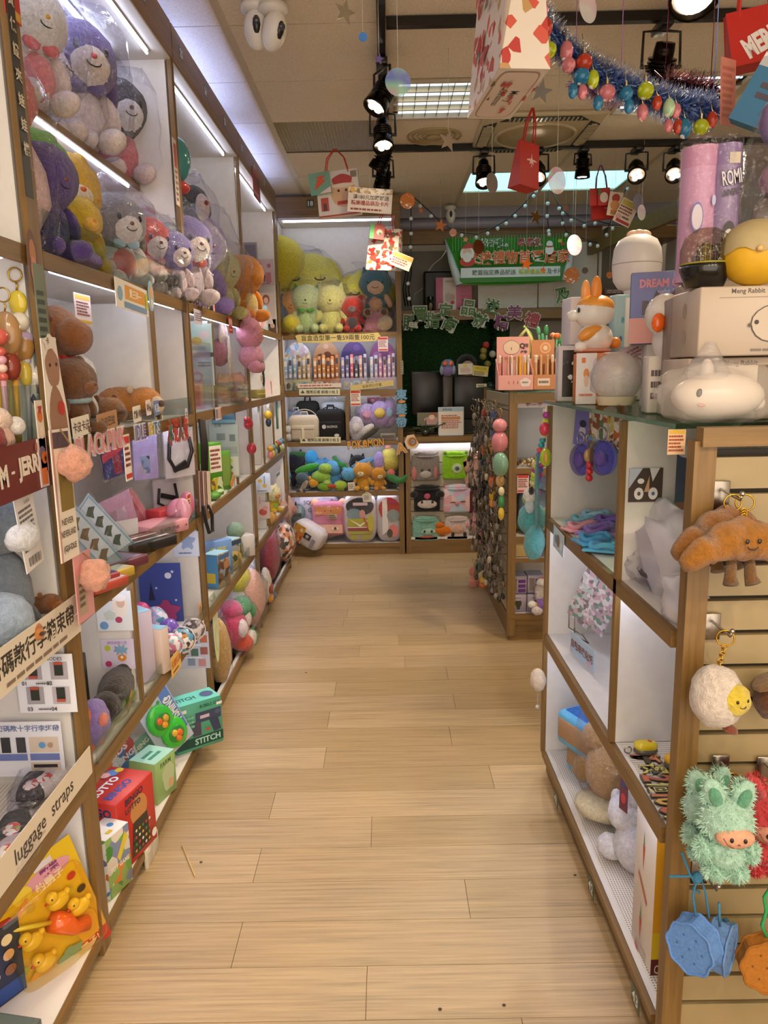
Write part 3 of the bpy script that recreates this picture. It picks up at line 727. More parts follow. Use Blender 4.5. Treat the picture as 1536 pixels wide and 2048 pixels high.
# ---- second bay, set-back half shelf under the top panel
PLU,LIL,GRY,BRN,YEL = '#6a5a96','#a892c8','#85828a','#8a5a2c','#d9b32c'
PL(60,-1.0,2.288,'bear_plush','white plush in a coral pink dress at the near end of the top shelf',.34,62,'#e8d8d6',head='#f0ece8',limb='#f0dcda',belly='#e88a90',ears='round',bow='#e87880',bag=True,nose='#d9a42c',eyes='shut')
PL(104,-1.085,2.288,'rabbit_plush','violet plush with a pale face behind the bigger violet one on the top shelf',.36,65,'#e9dcdc',head=PLU,face='#e6d3cb',ears='flop',earc=PLU,bag=True)
PL(158,-1.02,2.288,'rabbit_plush','largest violet plush with a pale winking face, bagged, on the top shelf',.40,52,'#ead9d6',head=PLU,face='#eadccf',ears='flop',earc='#5c4d86',bow=PLU,bag=True,nose='#d6505a',limb='#ecdcd8')
PL(236,-1.03,2.288,'rabbit_plush','black-hooded plush with white face and pink body beside the top shelf divider',.37,52,'#e07f88',head='#26242a',face='#eae6e4',ears='flop',earc='#26242a',limb='#eed8d4',bag=True)
# ---- second bay, shelf below
PL(68,-.93,1.847,'bear_plush','lime green plush squeezed against the near post on the upper shelf',.33,60,'#6db324',ears='round')
PL(92,-.87,1.847,'octopus_plush','deep purple fluffy plush in front of the lime green one',.28,70,'#4a3278',ears=None,limb='#4a3278',hs=1.1)
PL(128,-1.0,1.847,'bear_plush','tall yellow plush with white muzzle behind the small yellow one',.37,55,'#dcae22',muz='#e9dcc8',ears='round',nose='#d2622a',cheek='#e0a020')
PL(160,-.90,1.847,'duck_plush','small yellow plush hugging its arms on a purple cushion',.215,60,YEL,muz='#f0b84a',ears='round',eyes='shut',nose='#e08a2c',belly='#e0c14a')
blob('round_cushion','flat purple cushion under the small yellow plush',atx(158,-.845,1.847),[('pad',(0,0,.03),(.05,.13,.03),'#6b4fa0')])
blob('round_cushion','coral pink round plush leaning on the back behind the grey one',atx(206,-1.08,1.86),[('pad',(0,0,.21),(.06,.10,.10),'#e4646a'),('body',(0,0,.07),(.07,.1,.08),'#e89a9a')])
PL(236,-.93,1.847,'rabbit_plush','grey plush with drooping ears and a pink flower, in a clear bag',.31,55,'#ece4e2',head=GRY,face='#dcd6d4',ears='flop',earc='#6e665c',bow='#9fc4d4',belly='#e66a7a',bag=True)
PL(296,-.93,1.847,'rabbit_plush','bright red plush with a pale face and lace bow, in a clear bag',.30,55,'#eee0dc',head='#cf3a2c',face='#eadfd8',ears='flop',earc='#cf3a2c',bow='#e8a0a0',bag=True)
PL(346,-.85,1.847,'rabbit_plush','lilac plush with pale face beside the red plush',.26,55,'#e6d2d2',head='#7a6ba8',face='#e0d0cc',ears='flop',earc='#7a6ba8',bag=True)
PL(318,-.845,1.847,'small_plush','tiny pinkish white plush in a clear bag below the red plush',.105,60,'#e6cfc9',head='#ead6d0',ears='round',bag=True)
PL(340,-.84,1.847,'small_plush','tiny cream plush in a clear bag below the lilac plush',.10,60,'#e9d9cc',head='#e6c9c4',ears='round',bag=True)
p = onx(265,596,-.79);sign('shelf_sign','white and orange sale notice stuck on the upper shelf edge',p,tilt(LX,-2),.30,.085,'#f2ece0',[('r',.08,.12,.62,.5,'#e8a23c'),('t','買三送一',.08,.12,.34,'#fbf3e0',.03),('e',-.38,0,.07,0,'#8fb8d0'),('r',.08,-.33,.7,.2,'#7f9fc4'),('r',.44,.05,.08,.6,'#c8c83c')])
p = onx(302,592,-.785);sign('oval_sticker','oval blue and orange sticker beside the orange sale notice',p,LX,.055,.10,'#9cc4da',[('e',0,.1,.3,.25,'#e8b070'),('e',0,-.25,.25,.15,'#e9e2d4')],poly=[(.5*math.cos(i*PI/10),.5*math.sin(i*PI/10)) for i in range(20)])
p = onx(166,619,-.86);price_card('price card hanging under the upper shelf over the brown plush',p,LX,.115,.085,head='#e0b83c',bg='#ecdcd6')
# ---- near post
p = onx(91,690,-.788);sign('shelf_sign','tall grey-green label strip on the near shelf post',p,LX,.052,.36,'#6f7a66',[('l',0,.1,.8,.5,9,'#3c463a')])
p = onx(35,150,-.787);sign('shelf_sign','black vertical strip sign with white characters at the top of the near post',p,LX,.035,.50,'#2b2620',[('t',c,0,.40-.1*i,.055,'#e4d7bf',.02) for i,c in enumerate('品質保證夾娃娃機')])
p = onx(66,527,-.79);sign('shelf_sticker','oval brown sticker on the near post above the grey-green strip',p,LX,.05,.15,'#6a4630',[('e',0,.15,.3,.2,'#b5713f'),('e',0,-.1,.3,.2,'#c9846a'),('e',.1,-.3,.2,.1,'#efe6dc')],poly=[(.5*math.cos(i*PI/10),.5*math.sin(i*PI/10)) for i in range(20)])
t_ = sign('animal_cutout','brown standing animal-shaped card with a red apple on the near shelf edge',onx(113,812,-.775),tilt(LX,4),.11,.34,'#efe6da',[('p',wob(0,-.16,.42,.30,amp=.02),'#a0765c'),('p',wob(.02,.26,.33,.13,amp=.05),'#a87c62'),('e',.2,-.02,.17,.05,'#c2382c'),('e',-.1,.28,.04,0,'#3a2620'),('e',.2,.28,.04,0,'#3a2620'),('p',wob(.0,.43,.3,.05,amp=.2),'#e9dfd2'),('t','卡',-.1,.44,.05,'#4a382e')],poly=[(-.35,.46),(.35,.46),(.4,.2),(.5,-.05),(.5,-.3),(.25,-.5),(-.2,-.5),(-.5,-.3),(-.5,-.02),(-.42,.2)],cat='cutout')
# ---- second bay, brown plush row
blob('hanging_plush','brown plush with a red scarf hanging inside the near post',atx(120,-.90,1.50),[('head',(0,0,.17),(.075,.08,.075),'#8d5a30'),('muzzle',(.06,-.02,.16),(.05,.06,.05),'#8a5327'),('scarf',(0,0,.09),(.055,.055,.05),'#c9322a'),('body',(0,0,-.0),(.05,.05,.09),'#8d5a30'),('arm',(.05,-.01,.03),(.06,.03,.03),'#8d5a30'),('leg',(.0,.02,-.09),(.03,.03,.06),'#8d5a30'),('ear',(0,-.06,.2),(.03,.02,.03),'#6e431f')])
PL(143,-.90,1.397,'bunny_plush','white bunny plush with tall pink ears among the brown plush',.26,60,'#eeeae6',ears='long',inner='#e79a9e')
PL(150,-.845,1.397,'capybara_plush','dark brown plush with a pale blue scarf leaning at the front of the row',.2,75,'#6e4524',muz='#7b4d28',ears='round',scarf='#9db6bd')
def lying(px,x,z,label,L,col,mz,rz=60,**kw):
    return blob('capybara_plush',label,atx(px,x,z+.0),[('body',(0,.03*L,.24*L),(.26*L,.42*L,.24*L),col),('head',(.02*L,-.34*L,.27*L),(.22*L,.24*L,.2*L),col),('muzzle',(.02*L,-.52*L,.22*L),(.14*L,.12*L,.13*L),mz),('nose',(.02*L,-.62*L,.24*L),(.08*L,.04*L,.05*L),'#4a2c18'),('ear',(-.14*L,-.24*L,.45*L),(.05*L,.04*L,.06*L),mz),('ear',(.17*L,-.24*L,.45*L),(.05*L,.04*L,.06*L),mz),('leg',(.2*L,-.12*L,.07*L),(.09*L,.12*L,.07*L),mz),('leg',(.2*L,.28*L,.07*L),(.09*L,.12*L,.07*L),mz),('closed_eye',(.2*L,-.42*L,.32*L),(.012*L,.045*L,.012*L),'#1c1210')],rot=(0,0,rz),**kw)
lying(196,-.90,1.397,'tan brown capybara plush lying with closed eyes at the front',.20,'#8d5f30','#74481f',55)
lying(222,-1.03,1.40,'reddish brown plush lying at the back of the row',.30,'#a8642a','#8f5220',30)
lying(250,-.93,1.397,'orange brown plush with white belly lying beside the capybara',.25,'#c17a2c','#d9c4a6',70)
PL(288,-.92,1.397,'small_plush','small orange bear plush at the far end of the brown row',.13,60,'#c4702a',ears='round')
for px,py,lb,tx,W,bg in ((162,852,'white cut-out label reading four characters under the dark brown plush','卡皮卡皮',.11,'#eee5d6'),(215,842,'brown oval label under the tan capybara','卡皮巴拉',.15,'#b98a62'),(274,828,'small white label beside the orange plush','療癒小物',.07,'#e6ddcf'),(297,815,'pink and white tag card standing by the small orange bear','特價',.045,'#e9d7d2'),(313,816,'blue label on the divider edge','新品',.05,'#6c7fae')):
    sign('shelf_label',lb,onx(px,py,-.785),tilt(LX,3),W,.05,bg,[('t',tx,0,0,.55,'#5a4636' if bg != '#6c7fae' else '#e9e9f2',.02)])
# ---- second bay, idol goods row (z .965)
cutout('letter_sign','pink cut-out letters reading BLACKPINK on the shelf edge','BLACKPINK',onx(207,884,-.778),tilt(LX,1),.055,['#e08e98','#d97f8c'],bold=.02,W=.36)
cutout('letter_sign','violet cut-out letters reading IDLE on the shelf edge','IDLE',onx(282,864,-.778),LX,.048,'#6a62b4',bold=.02,W=.105)
cutout('letter_sign','yellow and blue cut-out letters reading BTS on the shelf edge','BTS',onx(311,856,-.778),LX,.04,['#c9b03a','#3f74b4','#3f74b4'],W=.12)
cutout('letter_sign','red and green cut-out characters on the shelf edge before the far post','本週人氣',onx(358,861,-.778),LX,.085,['#3f7a5a','#b8362c'],edge='#c8524a',bold=.02,W=.27)
p = onx(255,915,-.79);price_card('tall price card below the pink letters',p,LX,.055,.14,n=4)
def pouch(name,label,loc,ax,W,H,els,col=None,item=None,cat='pouch',film=True,t=.006,group=None):
    o = sign(name,label,loc,ax,W,H,col or '#b9a9cf',els,cat,t,group)
    if film: MB().rbox((0,0,.004),(W*1.16,H*1.14,.014),.005).build('plastic_sleeve',M('#ffffff','film'),o)
    if item:
        mb = MB();item(mb);mb.build('packed_goods',M('#201d22','plastic'),o)
    return o
pouch('photo_card_pack','blue and red photo card pack hung on the back panel',atx(231,-1.02,1.26),tilt(LX,6,-25),.14,.15,[('r',0,0,.3,.9,'#8c2d3c'),('p',[(-.5,.1),(.5,.4),(.5,.2),(-.5,-.1)],'#c0404c'),('e',-.2,.25,.08,0,'#7c86d6')],'#34386c')
pouch('necklace_pack','lilac card with a silver necklace in a clear bag',ony(290,910,2.88),tilt(LX,-2,-30),.12,.19,[('r',-.05,-.2,.42,.36,M('#5b6f9a','collage',40,2,'#3c3a4a','#a8a0b0','#7f93b4')),('l',0,.34,.4,.06,1,'#efe8f4')],'#a99bcb')
pouch('lanyard_pack','clear bag holding a black lanyard hung by the far post',ony(358,905,3.02),tilt(LX,0,-35),.15,.2,[],'#cfcad0',lambda m: m.tube([(-.05,.05,.008),(-.06,-.02,.009),(-.03,-.07,.01),(.03,-.06,.01),(.06,0,.009),(.05,.06,.008)],.008,6).box((-.01,-.055,.012),(.07,.02,.01),(0,0,.4)))
pouch('lanyard_pack','second clear bag with a black cord lying lower on the back panel',ony(333,993,3.05),tilt(LX,0,-35),.13,.15,[],'#c9c2cc',lambda m: m.tube([(-.04,.04,.008),(-.05,-.02,.009),(0,-.05,.01),(.05,-.02,.009),(.04,.05,.008)],.006,6).box((0,0,.012),(.07,.02,.01),(0,0,-.3)))
pouch('photo_card_pack','large clear pack of pink idol photo cards leaning at the back',atx(232,-1.02,1.05),tilt(LX,14,-30),.17,.13,[('r',0,-.1,.5,.4,M('#a88c94','collage',30,3,'#6f5c64','#d8c4cc','#bfa8b8'))],'#c59bb4')
pouch('photo_card_pack','red photo card pack leaning behind the pink case',atx(268,-.99,1.03),tilt(LX,32,-30),.10,.17,[('r',0,0,.5,.7,'#b85a66')],'#cf848e')
for px,x,lb,ro in ((186,-.87,'silver strip of hair clips on a leaning card, nearer one',40),(214,-.90,'silver strip of bird-shaped clips on a leaning card, longer one',42)):
    o = sign('clip_card',lb,atx(px,x,1.075),tilt(LX,ro,-25),.075,.27,'#b9cfd8',[('r',0,0,.9,.97,'#8fb0bf'),('r',0,0,.74,.93,'#cfdcdf')]+[('p',[(-.3+.0,.36-.18*i),(.05,.40-.18*i),(.3,.33-.18*i),(.05,.30-.18*i),(-.1,.24-.18*i)],'#55604f' if px > 200 else '#7c6a4e') for i in range(4)],'card')
    MB().rbox((0,0,.006),(.078,.275,.014),.004).build('plastic_sleeve',FILM,o)
sign('photo_card','plain white card standing behind the pink case',atx(252,-.93,1.01),tilt(LX,-4,-20),.13,.09,'#dad6d8',[],'card')
def flat(px,x,z,label,w_,d,h,rz,col,front=(),top=(),name='album_box',**kw): return carton(name,label,atx(px,x,z),(w_,d,h),R(rz),col,front,top,**kw)
flat(316,-.875,.967,'pink flat case reading BLACK PINK on the shelf edge',.20,.13,.045,62,'#dd9aa6',[('t','BLACK PINK',0,0,.32,'#4a3038',.01,.5),('e',-.42,0,.02,0,'#6b3f4c'),('e',.42,0,.02,0,'#6b3f4c')])
flat(282,-.86,.967,'black flat album box with red and white stripes on its lid',.20,.15,.035,62,'#241f22',[],[('r',0,.28-.18*i,.9,.1,c) for i,c in enumerate(('#b06a6c','#efe6e2','#8c4a50','#e2d4d0'))])
flat(228,-.86,.967,'plum album box lying under the clip cards',.17,.13,.03,65,'#6d3444',[],[('r',0,0,.8,.8,'#a18cb0')])
flat(206,-.845,.967,'yellow and grey album box in front of the plum one',.15,.11,.028,65,'#c9a83c',[],[('r',0,0,.9,.85,'#c4c4b8')])
flat(196,-.815,.967,'white and red album box nearest the acrylic lip',.17,.07,.026,66,'#c0503e',[],[('r',0,0,.9,.9,'#d9d2dc')])
flat(176,-.87,.967,'red and blue light-stick case lying beside the near post',.07,.2,.04,60,'#9c2f34',[],[('r',.3,0,.4,.9,'#4a4078')])
flat(330,-.89,.967,'red and blue box behind the pink case',.12,.08,.07,60,'#b83a40',[('r',.28,0,.4,.9,'#353a7c')])
blob('hair_ties','bundle of pink coiled hair ties at the far end of the idol shelf',atx(360,-.83,.975),[('coil',(0,0,.05),(.05,.07,.05),'#d58aa2'),('coil',(.03,-.05,.06),(.03,.02,.05),'#e0a0b6'),('coil',(.02,.05,.07),(.03,.02,.05),'#c97494')],cat='hair ties',k='gloss')
p = onx(378,1010,-.79);price_card('price card standing at the far end of the idol shelf',p,LX,.05,.09,bg='#e6cfa8',n=4)
def pompom_card(label,px,py,H,W,x=-.765,pp=.2,bg='#efe3d2',pc='#eba98e',**kw):
    o = sign('pompom_card',label,onx(px,py,x),tilt(LX,-1),W,H,bg,kw.get('els',()),'card',.003)
    MB().ell((.0,H*pp,.03),(.042,.042,.036),n=18,k=12,lump=.25,seed=px).build('pompom',M(pc,'plush'),o)
    MB().tube([(0,H*.5,.004),(.004,H*.4,.02),(0,H*pp+.03,.03)],.002,5).build('cord',M('#8a6a3a','cloth'),o)
    return o
pompom_card('tall cream gift card with a peach pompom on the near post',129,990,.31,.10,pp=.24,els=[('r',.1,.06,.72,.36,'#8c7436'),('r',0,.42,.9,.12,'#5d4a52'),('t','NEVER',0,-.2,.05,'#6a5a48'),('t','NEVERLAND',0,-.29,.05,'#4a3e34',.01,.8),('t','(G)I-DLE',0,-.41,.06,'#3a302a',.02,.8),('r',-.47,0,.05,1,'#cf8f8c')])
pompom_card('pink gift card with a peach pompom below the cream one',168,1172,.17,.10,pp=.16,bg='#d99a9a',els=[('r',-.15,-.1,.5,.6,'#b6a088'),('l',-.15,-.1,.4,.4,4,'#7a6656')])
# ---- second bay, row z .52: left cell
sign('poster','white poster of a person in a towel applying a mask',ony(228,1222,2.233),CX,.113,.13,'#dfe6ea',[('p',wob(.16,.12,.22,.30,amp=.03),'#efe6dc'),('e',.2,.2,.12,.12,'#dcb9a4'),('e',.2,.33,.16,.09,'#f4f2ee'),('e',.12,-.22,.1,.08,'#b2486c'),('e',-.3,-.36,.12,.1,'#6f9fd4'),('p',wob(-.12,-.1,.16,.12),'#c8d4cc'),('l',-.2,.28,.5,.08,1,'#3a3a3a')],'poster',.001)
sign('poster','lilac poster showing small round one-eyed toys on the divider',ony(236,1308,2.233),CX,.105,.10,'#d4cbe0',[('t','搞怪捏捏小怪',0,.38,.1,'#a47cb4',.01),('e',-.3,.2,.09,.1,'#b4c438'),('e',.12,-.12,.13,.12,'#d88a34'),('e',-.3,-.32,.1,.1,'#c2386a'),('e',.12,-.1,.04,.04,'#f5efe2'),('p',wob(.1,.15,.2,.16,amp=.45,f=8),'#7fa8c8')],'poster',.001)
carton('display_box','dark grey display box with silver lettering in the cell with the black fluffy toy',atx(188,-.99,.522),(.12,.12,.17),R(50),'#35312c',[('r',0,.2,.7,.3,M('#4c463e','collage',60,5,'#a8a294','#6f685c')),('t','Family',0,-.1,.16,'#d9d2c4',.02),('r',0,-.34,.5,.2,'#8f6a3c')])
PL(172,-.87,.522,'small_plush','small orange fox plush behind the near post in the middle row',.12,75,'#d9713a',muz='#efd8c2',ears='cat')
blob('fluffy_toy','dark brown furry mole-like toy with a paper tag lying over the acrylic lip',atx(228,-.865,.56),[('body',(0,0,.05),(.05,.1,.05),'#332922'),('head',(.0,-.1,.03),(.045,.05,.045),'#2e2520'),('tail',(0,.1,.07),(.03,.05,.03),'#3a2f27'),('ear',(.03,-.06,.06),(.02,.04,.006),'#1c1714'),('paper_tag',(.05,-.01,.01),(.003,.02,.04),'#b58a4c',None,'paper')],rot=(0,12,5))
blob('fluffy_toy','lilac furry toy pressed to the acrylic lip beside the near post',atx(193,-.85,.522),[('body',(0,0,.06),(.04,.06,.07),'#8a74b8'),('flower',(.035,-.02,.08),(.012,.02,.02),'#d77c6c')])
blob('fluffy_toy','pale green and peach furry toy under the dark brown one',atx(220,-.87,.522),[('body',(0,0,.035),(.045,.075,.035),'#bccf86'),('fur_tuft',(.01,-.05,.04),(.04,.03,.03),'#dcc0a0'),('hand',(.03,.09,.03),(.02,.03,.025),'#8fc24a')])
# right cell
sign('board_card','blue night-sky backing board with purple egg capsules in the middle row',ony(322,1188,3.03),CX,.18,.27,'#3c4c98',[('s',.3,.36,.05,'#cfd8f4'),('s',-.1,.1,.04,'#cfd8f4'),('s',.35,-.1,.04,'#cfd8f4'),('p',[(-.3,-.1),(-.22,.2),(-.14,-.1)],'#262c50'),('e',.2,.3,.08,.05,'#d4d8ee'),('p',wob(.1,-.28,.3,.16,amp=.25),'#a43c74')],'card')
carton('slim_box','tall lilac white box with a pale blue top beside the thin divider',atx(278,-.88,.522),(.06,.13,.25),R(50),'#cfc3d8',[],[('r',0,0,.98,.98,'#9cc8e0')])
def egg(px,x,z,label,a,b,r=.04,tl=0):
    t = thing('egg_capsule',label,'egg toy',atx(px,x,z),0,'toy egg capsules',(R(tl),R(tl*.5),0));zz = r*1.25
    MB().lathe([(0,0)]+[(r*math.sin(PI*i/14),zz-r*1.25*math.cos(PI*i/14)) for i in range(1,8)],n=16).build('lower_shell',M(a,'gloss'),t)
    MB().lathe([(r*math.sin(PI*i/14),zz-r*1.25*math.cos(PI*i/14)) for i in range(7,14)]+[(0,zz+r*1.25)],n=16).build('upper_shell',b if not isinstance(b,str) else M(b,'gloss'),t)
    MB().torus((0,0,zz),r*1.02,r*.05,(0,0,1),18,6).build('seam_ring',M('#cfc8d8','gloss'),t)
egg(285,-.95,.62,'small egg capsule with a hot pink top at the back of the pile','#7c5cc0','#e8508c',.035)
egg(312,-.93,.525,'big magenta egg capsule with a speckled clear top','#a43ca0',M('#d8dcec','collage',60,4,'#8f9cc8','#4f8fb0','#b8a0d0'),.055)
egg(340,-.86,.525,'violet egg capsule beside the blue tray','#5b3c9c','#7a5cc0',.042)
egg(330,-.86,.525,'white and blue printed egg capsule lying in front','#dcd8e4',M('#e0dce8','collage',70,8,'#5c6cb0','#8fb4cc','#efeaf2'),.04,70)
egg(364,-.82,.525,'cream egg capsule with orange and blue print, lying','#e4e0de',M('#ece8e6','collage',60,9,'#c8884a','#5f9cbc','#4a3c40'),.05,60)
egg(386,-.80,.525,'dark-topped white egg capsule at the far end of the row','#dcd6d4',M('#4a4044','collage',60,11,'#8a7f80','#cfc8c8'),.045,50)
egg(340,-.835,.525,'pink and white egg capsule leaning at the shelf front','#d8a0b8',M('#eee6ea','collage',70,12,'#c8789c','#9cc0d0'),.045,40)
carton('book_box','upright book-shaped box with pale blue edge and parchment-like front',atx(308,-.845,.522),(.045,.115,.165),R(72),'#d9c4b8',[],[('r',0,0,.98,.98,'#8ec1de')],right=[('r',0,0,.94,.96,M('#a8875e','collage',24,3,'#8f6f4c','#b89468','#7f8c70','#b07058')),('r',.1,.05,.5,.6,'#9c8a66'),('r',.1,-.3,.5,.16,'#c8a878')],left=[])
sign('price_tag','small orange tag standing behind the acrylic lip',onx(401,1222,-.815),LX,.045,.075,'#d6a878',[lines(4,'#8a4a34')],'price tag')
sign('shelf_label','orange-edged strip label on the middle shelf edge before the far post',onx(395,1268,-.787),tilt(LX,0),.21,.045,'#efe0cc',[('t','扭蛋驚喜蛋',0,0,.6,'#d9853c',.03,.9)])
sign('shelf_label','yellow notched label hanging on the middle shelf edge',onx(352,1325,-.786),LX,.12,.075,'#e6b860',[('t','兒童玩具',0,.1,.4,'#c95a2c',.02),('l',0,-.3,.7,.2,1,'#8a5a2c')])
sign('poster','white poster hung under the shelf with blue doodle animals',ony(372,1088,3.095),CX,.11,.11,'#cfd9ee',[('p',wob(.05,.1,.28,.3,amp=.3),'#93a8d0'),('l',0,-.36,.6,.1,1,'#4f6a9c')],'poster',.001)
# ---- second bay, bottom row
carton('game_box','red BINGO LOTTO game box standing on the bottom shelf',atx(240,-.875,.064),(.20,.15,.235),R(76),'#c23126',[('r',0,-.05,.0,.0,'#c23126'),('e',.05,.17,.23,.2,'#c98a4c'),('p',[(-.22,-.42),(.3,-.42),(.26,.05),(-.12,.05)],'#3c3428'),('t','BINGO',-.05,.41,.1,'#2c2a44',.03,.75),('t','LOTTO',-.1,.29,.08,'#2c2a44',.03,.6),('e',.4,-.36,.07,.06,'#e9e4da')]+[('e',-.12+.09*(i % 5),-.36+.1*(i//5),.025,.02,('#d9b23c','#4c8c4a','#c24a3a','#e8e0cc')[i % 4]) for i in range(20)],
       [('t','BINGO',-.1,-.2,.2,'#2f4c9c',.04,.8),('t','LOTTO',-.1,.12,.2,'#e9eef6',.04,.8),('e',.3,.3,.1,0,'#5c8ccc'),('e',.2,.38,.08,0,'#e9b4b0'),('e',.4,.22,.07,0,'#e0c040')],left=[('t','BINGO',0,.36,.12,'#24346c',.04,.9),('t','LOTTO',0,.22,.1,'#24346c',.04,.9),('r',0,-.2,.8,.4,'#8c2018')])
carton('game_box','white and green picture game box in front of the red one on the bottom shelf',atx(222,-.845,.064),(.10,.085,.19),R(70),M('#8fae5c','collage',28,6,'#4f8a3c','#d9822c','#7c86a4','#d8ccbc','#6aa83c'),[('t','TOY GAME',0,-.05,.08,'#f2ecd9',.02,.8),('p',[(-.1,.1),(.3,.42),(.4,.3),(0,0)],'#e0c83c')],[('r',0,0,.98,.98,'#eef0ee'),('e',-.2,.2,.1,0,'#3f8a4a'),('e',.2,0,.1,0,'#4c8cd0'),('r',-.1,-.25,.2,.15,'#d9b83c')],left=[('r',0,0,.98,.98,M('#e6e6e0','collage',40,3,'#5ca04c','#d8703c','#4c7cc0','#efefe8','#efefe8'))])
carton('game_box','pale green game box behind the red one on the bottom shelf',atx(310,-.865,.064),(.12,.11,.155),R(72),'#93b56c',[('p',wob(.1,.0,.3,.36,amp=.1),'#b9c99a'),('t','FARM',0,.36,.12,'#4a6c3c',.02,.7),('e',.2,-.2,.12,.1,'#d9a47c')],[('r',0,0,.98,.98,'#a9dccb'),('l',0,0,.6,.5,2,'#3c8c78')],left=[('r',0,.1,.8,.2,'#c9a0a0'),('r',0,-.25,.8,.3,'#a0a878')])
def blister(name,label,loc,ax,W,H,bg,els,parts,cat='toy card'):
    o = sign(name,label,loc,ax,W,H,bg,els,cat,.003)
    for nm,c,r,col,*k in parts: MB().ell((c[0]*W,c[1]*H,c[2]),r,n=16,k=10).build(nm,M(col,k[0] if k else 'gloss'),o)
    return o
def duck(o,c,s,flip=1):
    c = V(c);b = MB().ell(c+V((0,0,.6*s)),(1.0*s,.72*s,.6*s)).ell(c+V((-.45*s*flip,.85*s,.7*s)),(.58*s,.56*s,.5*s)).ell(c+V((.95*s*flip,.3*s,.6*s)),(.3*s,.3*s,.3*s)).build('toy_duck',M('#e4be2c','gloss'),o)
    MB().ell(c+V((-1.0*s*flip,.75*s,.8*s)),(.26*s,.12*s,.16*s)).build('beak',M('#c23a28','gloss'),b)
    MB().ell(c+V((-.6*s*flip,1.02*s,1.14*s)),(.09*s,.1*s,.08*s),n=8,k=6).build('eye',EYE,b)
dax = tilt(LX,14,-38)
dk = sign('duck_game','yellow duck-fishing toy card with four plastic ducks leaning on the bottom shelf',onx(97,1842,-.885),dax,.245,.36,'#e0b91c',[('r',0,-.44,1,.12,'#c43226'),('t','一起來釣鴨子!',.08,-.42,.065,'#f4efe2',.02,.8),('e',.16,.34,.26,.07,'#d99aa0'),('t','歡樂',.2,.37,.07,'#7c3a6c',.03),('t','釣鴨子',.16,.29,.07,'#f3e6d8',.03),('r',.16,.44,.2,.05,'#d8cfc8'),('e',-.12,.33,.1,.065,'#e8c83c')]+[('e',x,y,.05,.03,c) for x,y,c in ((-.38,.2,'#c23a28'),(-.4,.0,'#4a5c2c'),(.36,.2,'#c23a28'),(-.38,-.2,'#a8b43c'),(.4,.05,'#3c3020'),(-.1,.2,'#c9a428'),(-.3,-.34,'#b8342a'),(.28,.1,'#c8b428'))]+[('p',wob(.3,-.24,.13,.14,amp=.05),'#e2a92c'),('p',wob(-.28,-.36,.14,.1,amp=.05),'#e2a92c'),('e',.3,-.22,.03,.012,'#b83a28'),('e',-.28,-.34,.03,.012,'#b83a28'),('p',wob(.05,-.36,.14,.06,amp=.15),'#7fa08c')],'toy')
W_,H_ = .245,.36
for x,y,f in ((.14,.13,1),(.30,-.04,1),(-.22,.0,1),(-.2,-.22,1)): duck(dk,(x*W_,y*H_,.004),.028,f)
MB().tube([(-.34*W_,.18*H_,.012),(.0,.02*H_,.02)],.006,8).build('fishing_rod',M('#e0cc3c','gloss'),dk)
MB().tube([(-.36*W_,.17*H_,.012),(-.1*W_,.30*H_,.01)],.0035,6).build('fishing_line',M('#e08a2c','gloss'),dk)
MB().tube([(.0,.03*H_,.02),(.1*W_,-.05*H_,.024),(.16*W_,-.14*H_,.024),(.3*W_,-.2*H_,.022)],[.026,.028,.02,.02],12).build('rod_grip',M('#e8641c','gloss'),dk)
MB().rbox((0,-.03*H_,.02),(W_*.94,H_*.72,.046),.02,seg=2).build('blister_shell',M('#fff6d8','clear'),dk)
carton('toy_box','red and navy toy box with faces printed on it behind the duck card',(-1.0,1.51,.066),(.20,.05,.20),R(58),'#a8281e',[('r',.3,0,.5,1,'#25304f'),('r',.3,-.38,.5,.2,'#2c4f9c')]+[('e',.18+.2*(i % 2),.3-.2*(i//2),.07,.07,('#dcb08a','#efe6dc','#8a5a44')[i % 3]) for i in range(6)]+[('t','GUESS GAME',-.2,.4,.07,'#e8d8c0',.01,.5)])
carton('toy_box','blue-edged toy box in a clear wrap at the bottom left of the bottom shelf',(-.90,1.40,.066),(.12,.16,.055),R(80),'#54605c',[('r',0,0,.9,.8,'#7d6f86')],[('r',0,.38,1,.24,'#2f7ac4'),('r',0,-.1,.9,.6,'#5c6a64')])
fg = blister('fishing_game','bright green battery fishing game on a tall toy card leaning on the bottom shelf',onx(330,1446,-.87),tilt(LX,24,-40),.15,.27,'#b8c4d4',[('r',.33,.1,.3,.8,'#5c84c4'),('t','FISHING',.33,.1,.14,'#efe8d8',.03,.8,90),('r',.1,-.42,.5,.12,'#e0b0b8')]+[('e',-.3+.2*(i % 4),.44-.04*i,.05,.03,c) for i,c in enumerate(('#c23c3c','#e0b03c','#4c9c4c','#e8e8e8'))],[('game_base',(-.1,.12,.012),(.055,.07,.02),'#3fbf3a'),('game_base',(.05,-.2,.012),(.055,.07,.02),'#3fbf3a'),('pond',(-.1,.13,.03),(.034,.036,.006),'#2f8a36'),('pond',(.05,-.2,.03),(.034,.036,.006),'#2f8a36')])
for i,(x,y,c) in enumerate(((-.18,.18,'#e0702c'),(0,.16,'#d9a43c'),(-.1,.08,'#e8a02c'),(0,-.15,'#e0b43c'),(.12,-.2,'#e8642c'),(.04,-.26,'#e0782c'))): MB().ell((x*.15,y*.27,.036),(.013,.016,.008),n=10,k=6).build('toy_fish',M(c,'gloss'),fg)
blister('fishing_game','second green fishing toy lying at the back of the bottom shelf',atx(290,-.96,.11),tilt(LX,30,-40),.11,.16,'#7fae9a',[('t','FISHING',0,.3,.14,'#efe8d8',.03,.9)],[('game_base',(0,-.1,.012),(.045,.05,.018),'#48b84a'),('pond',(0,-.1,.026),(.028,.03,.006),'#c9b23c')])
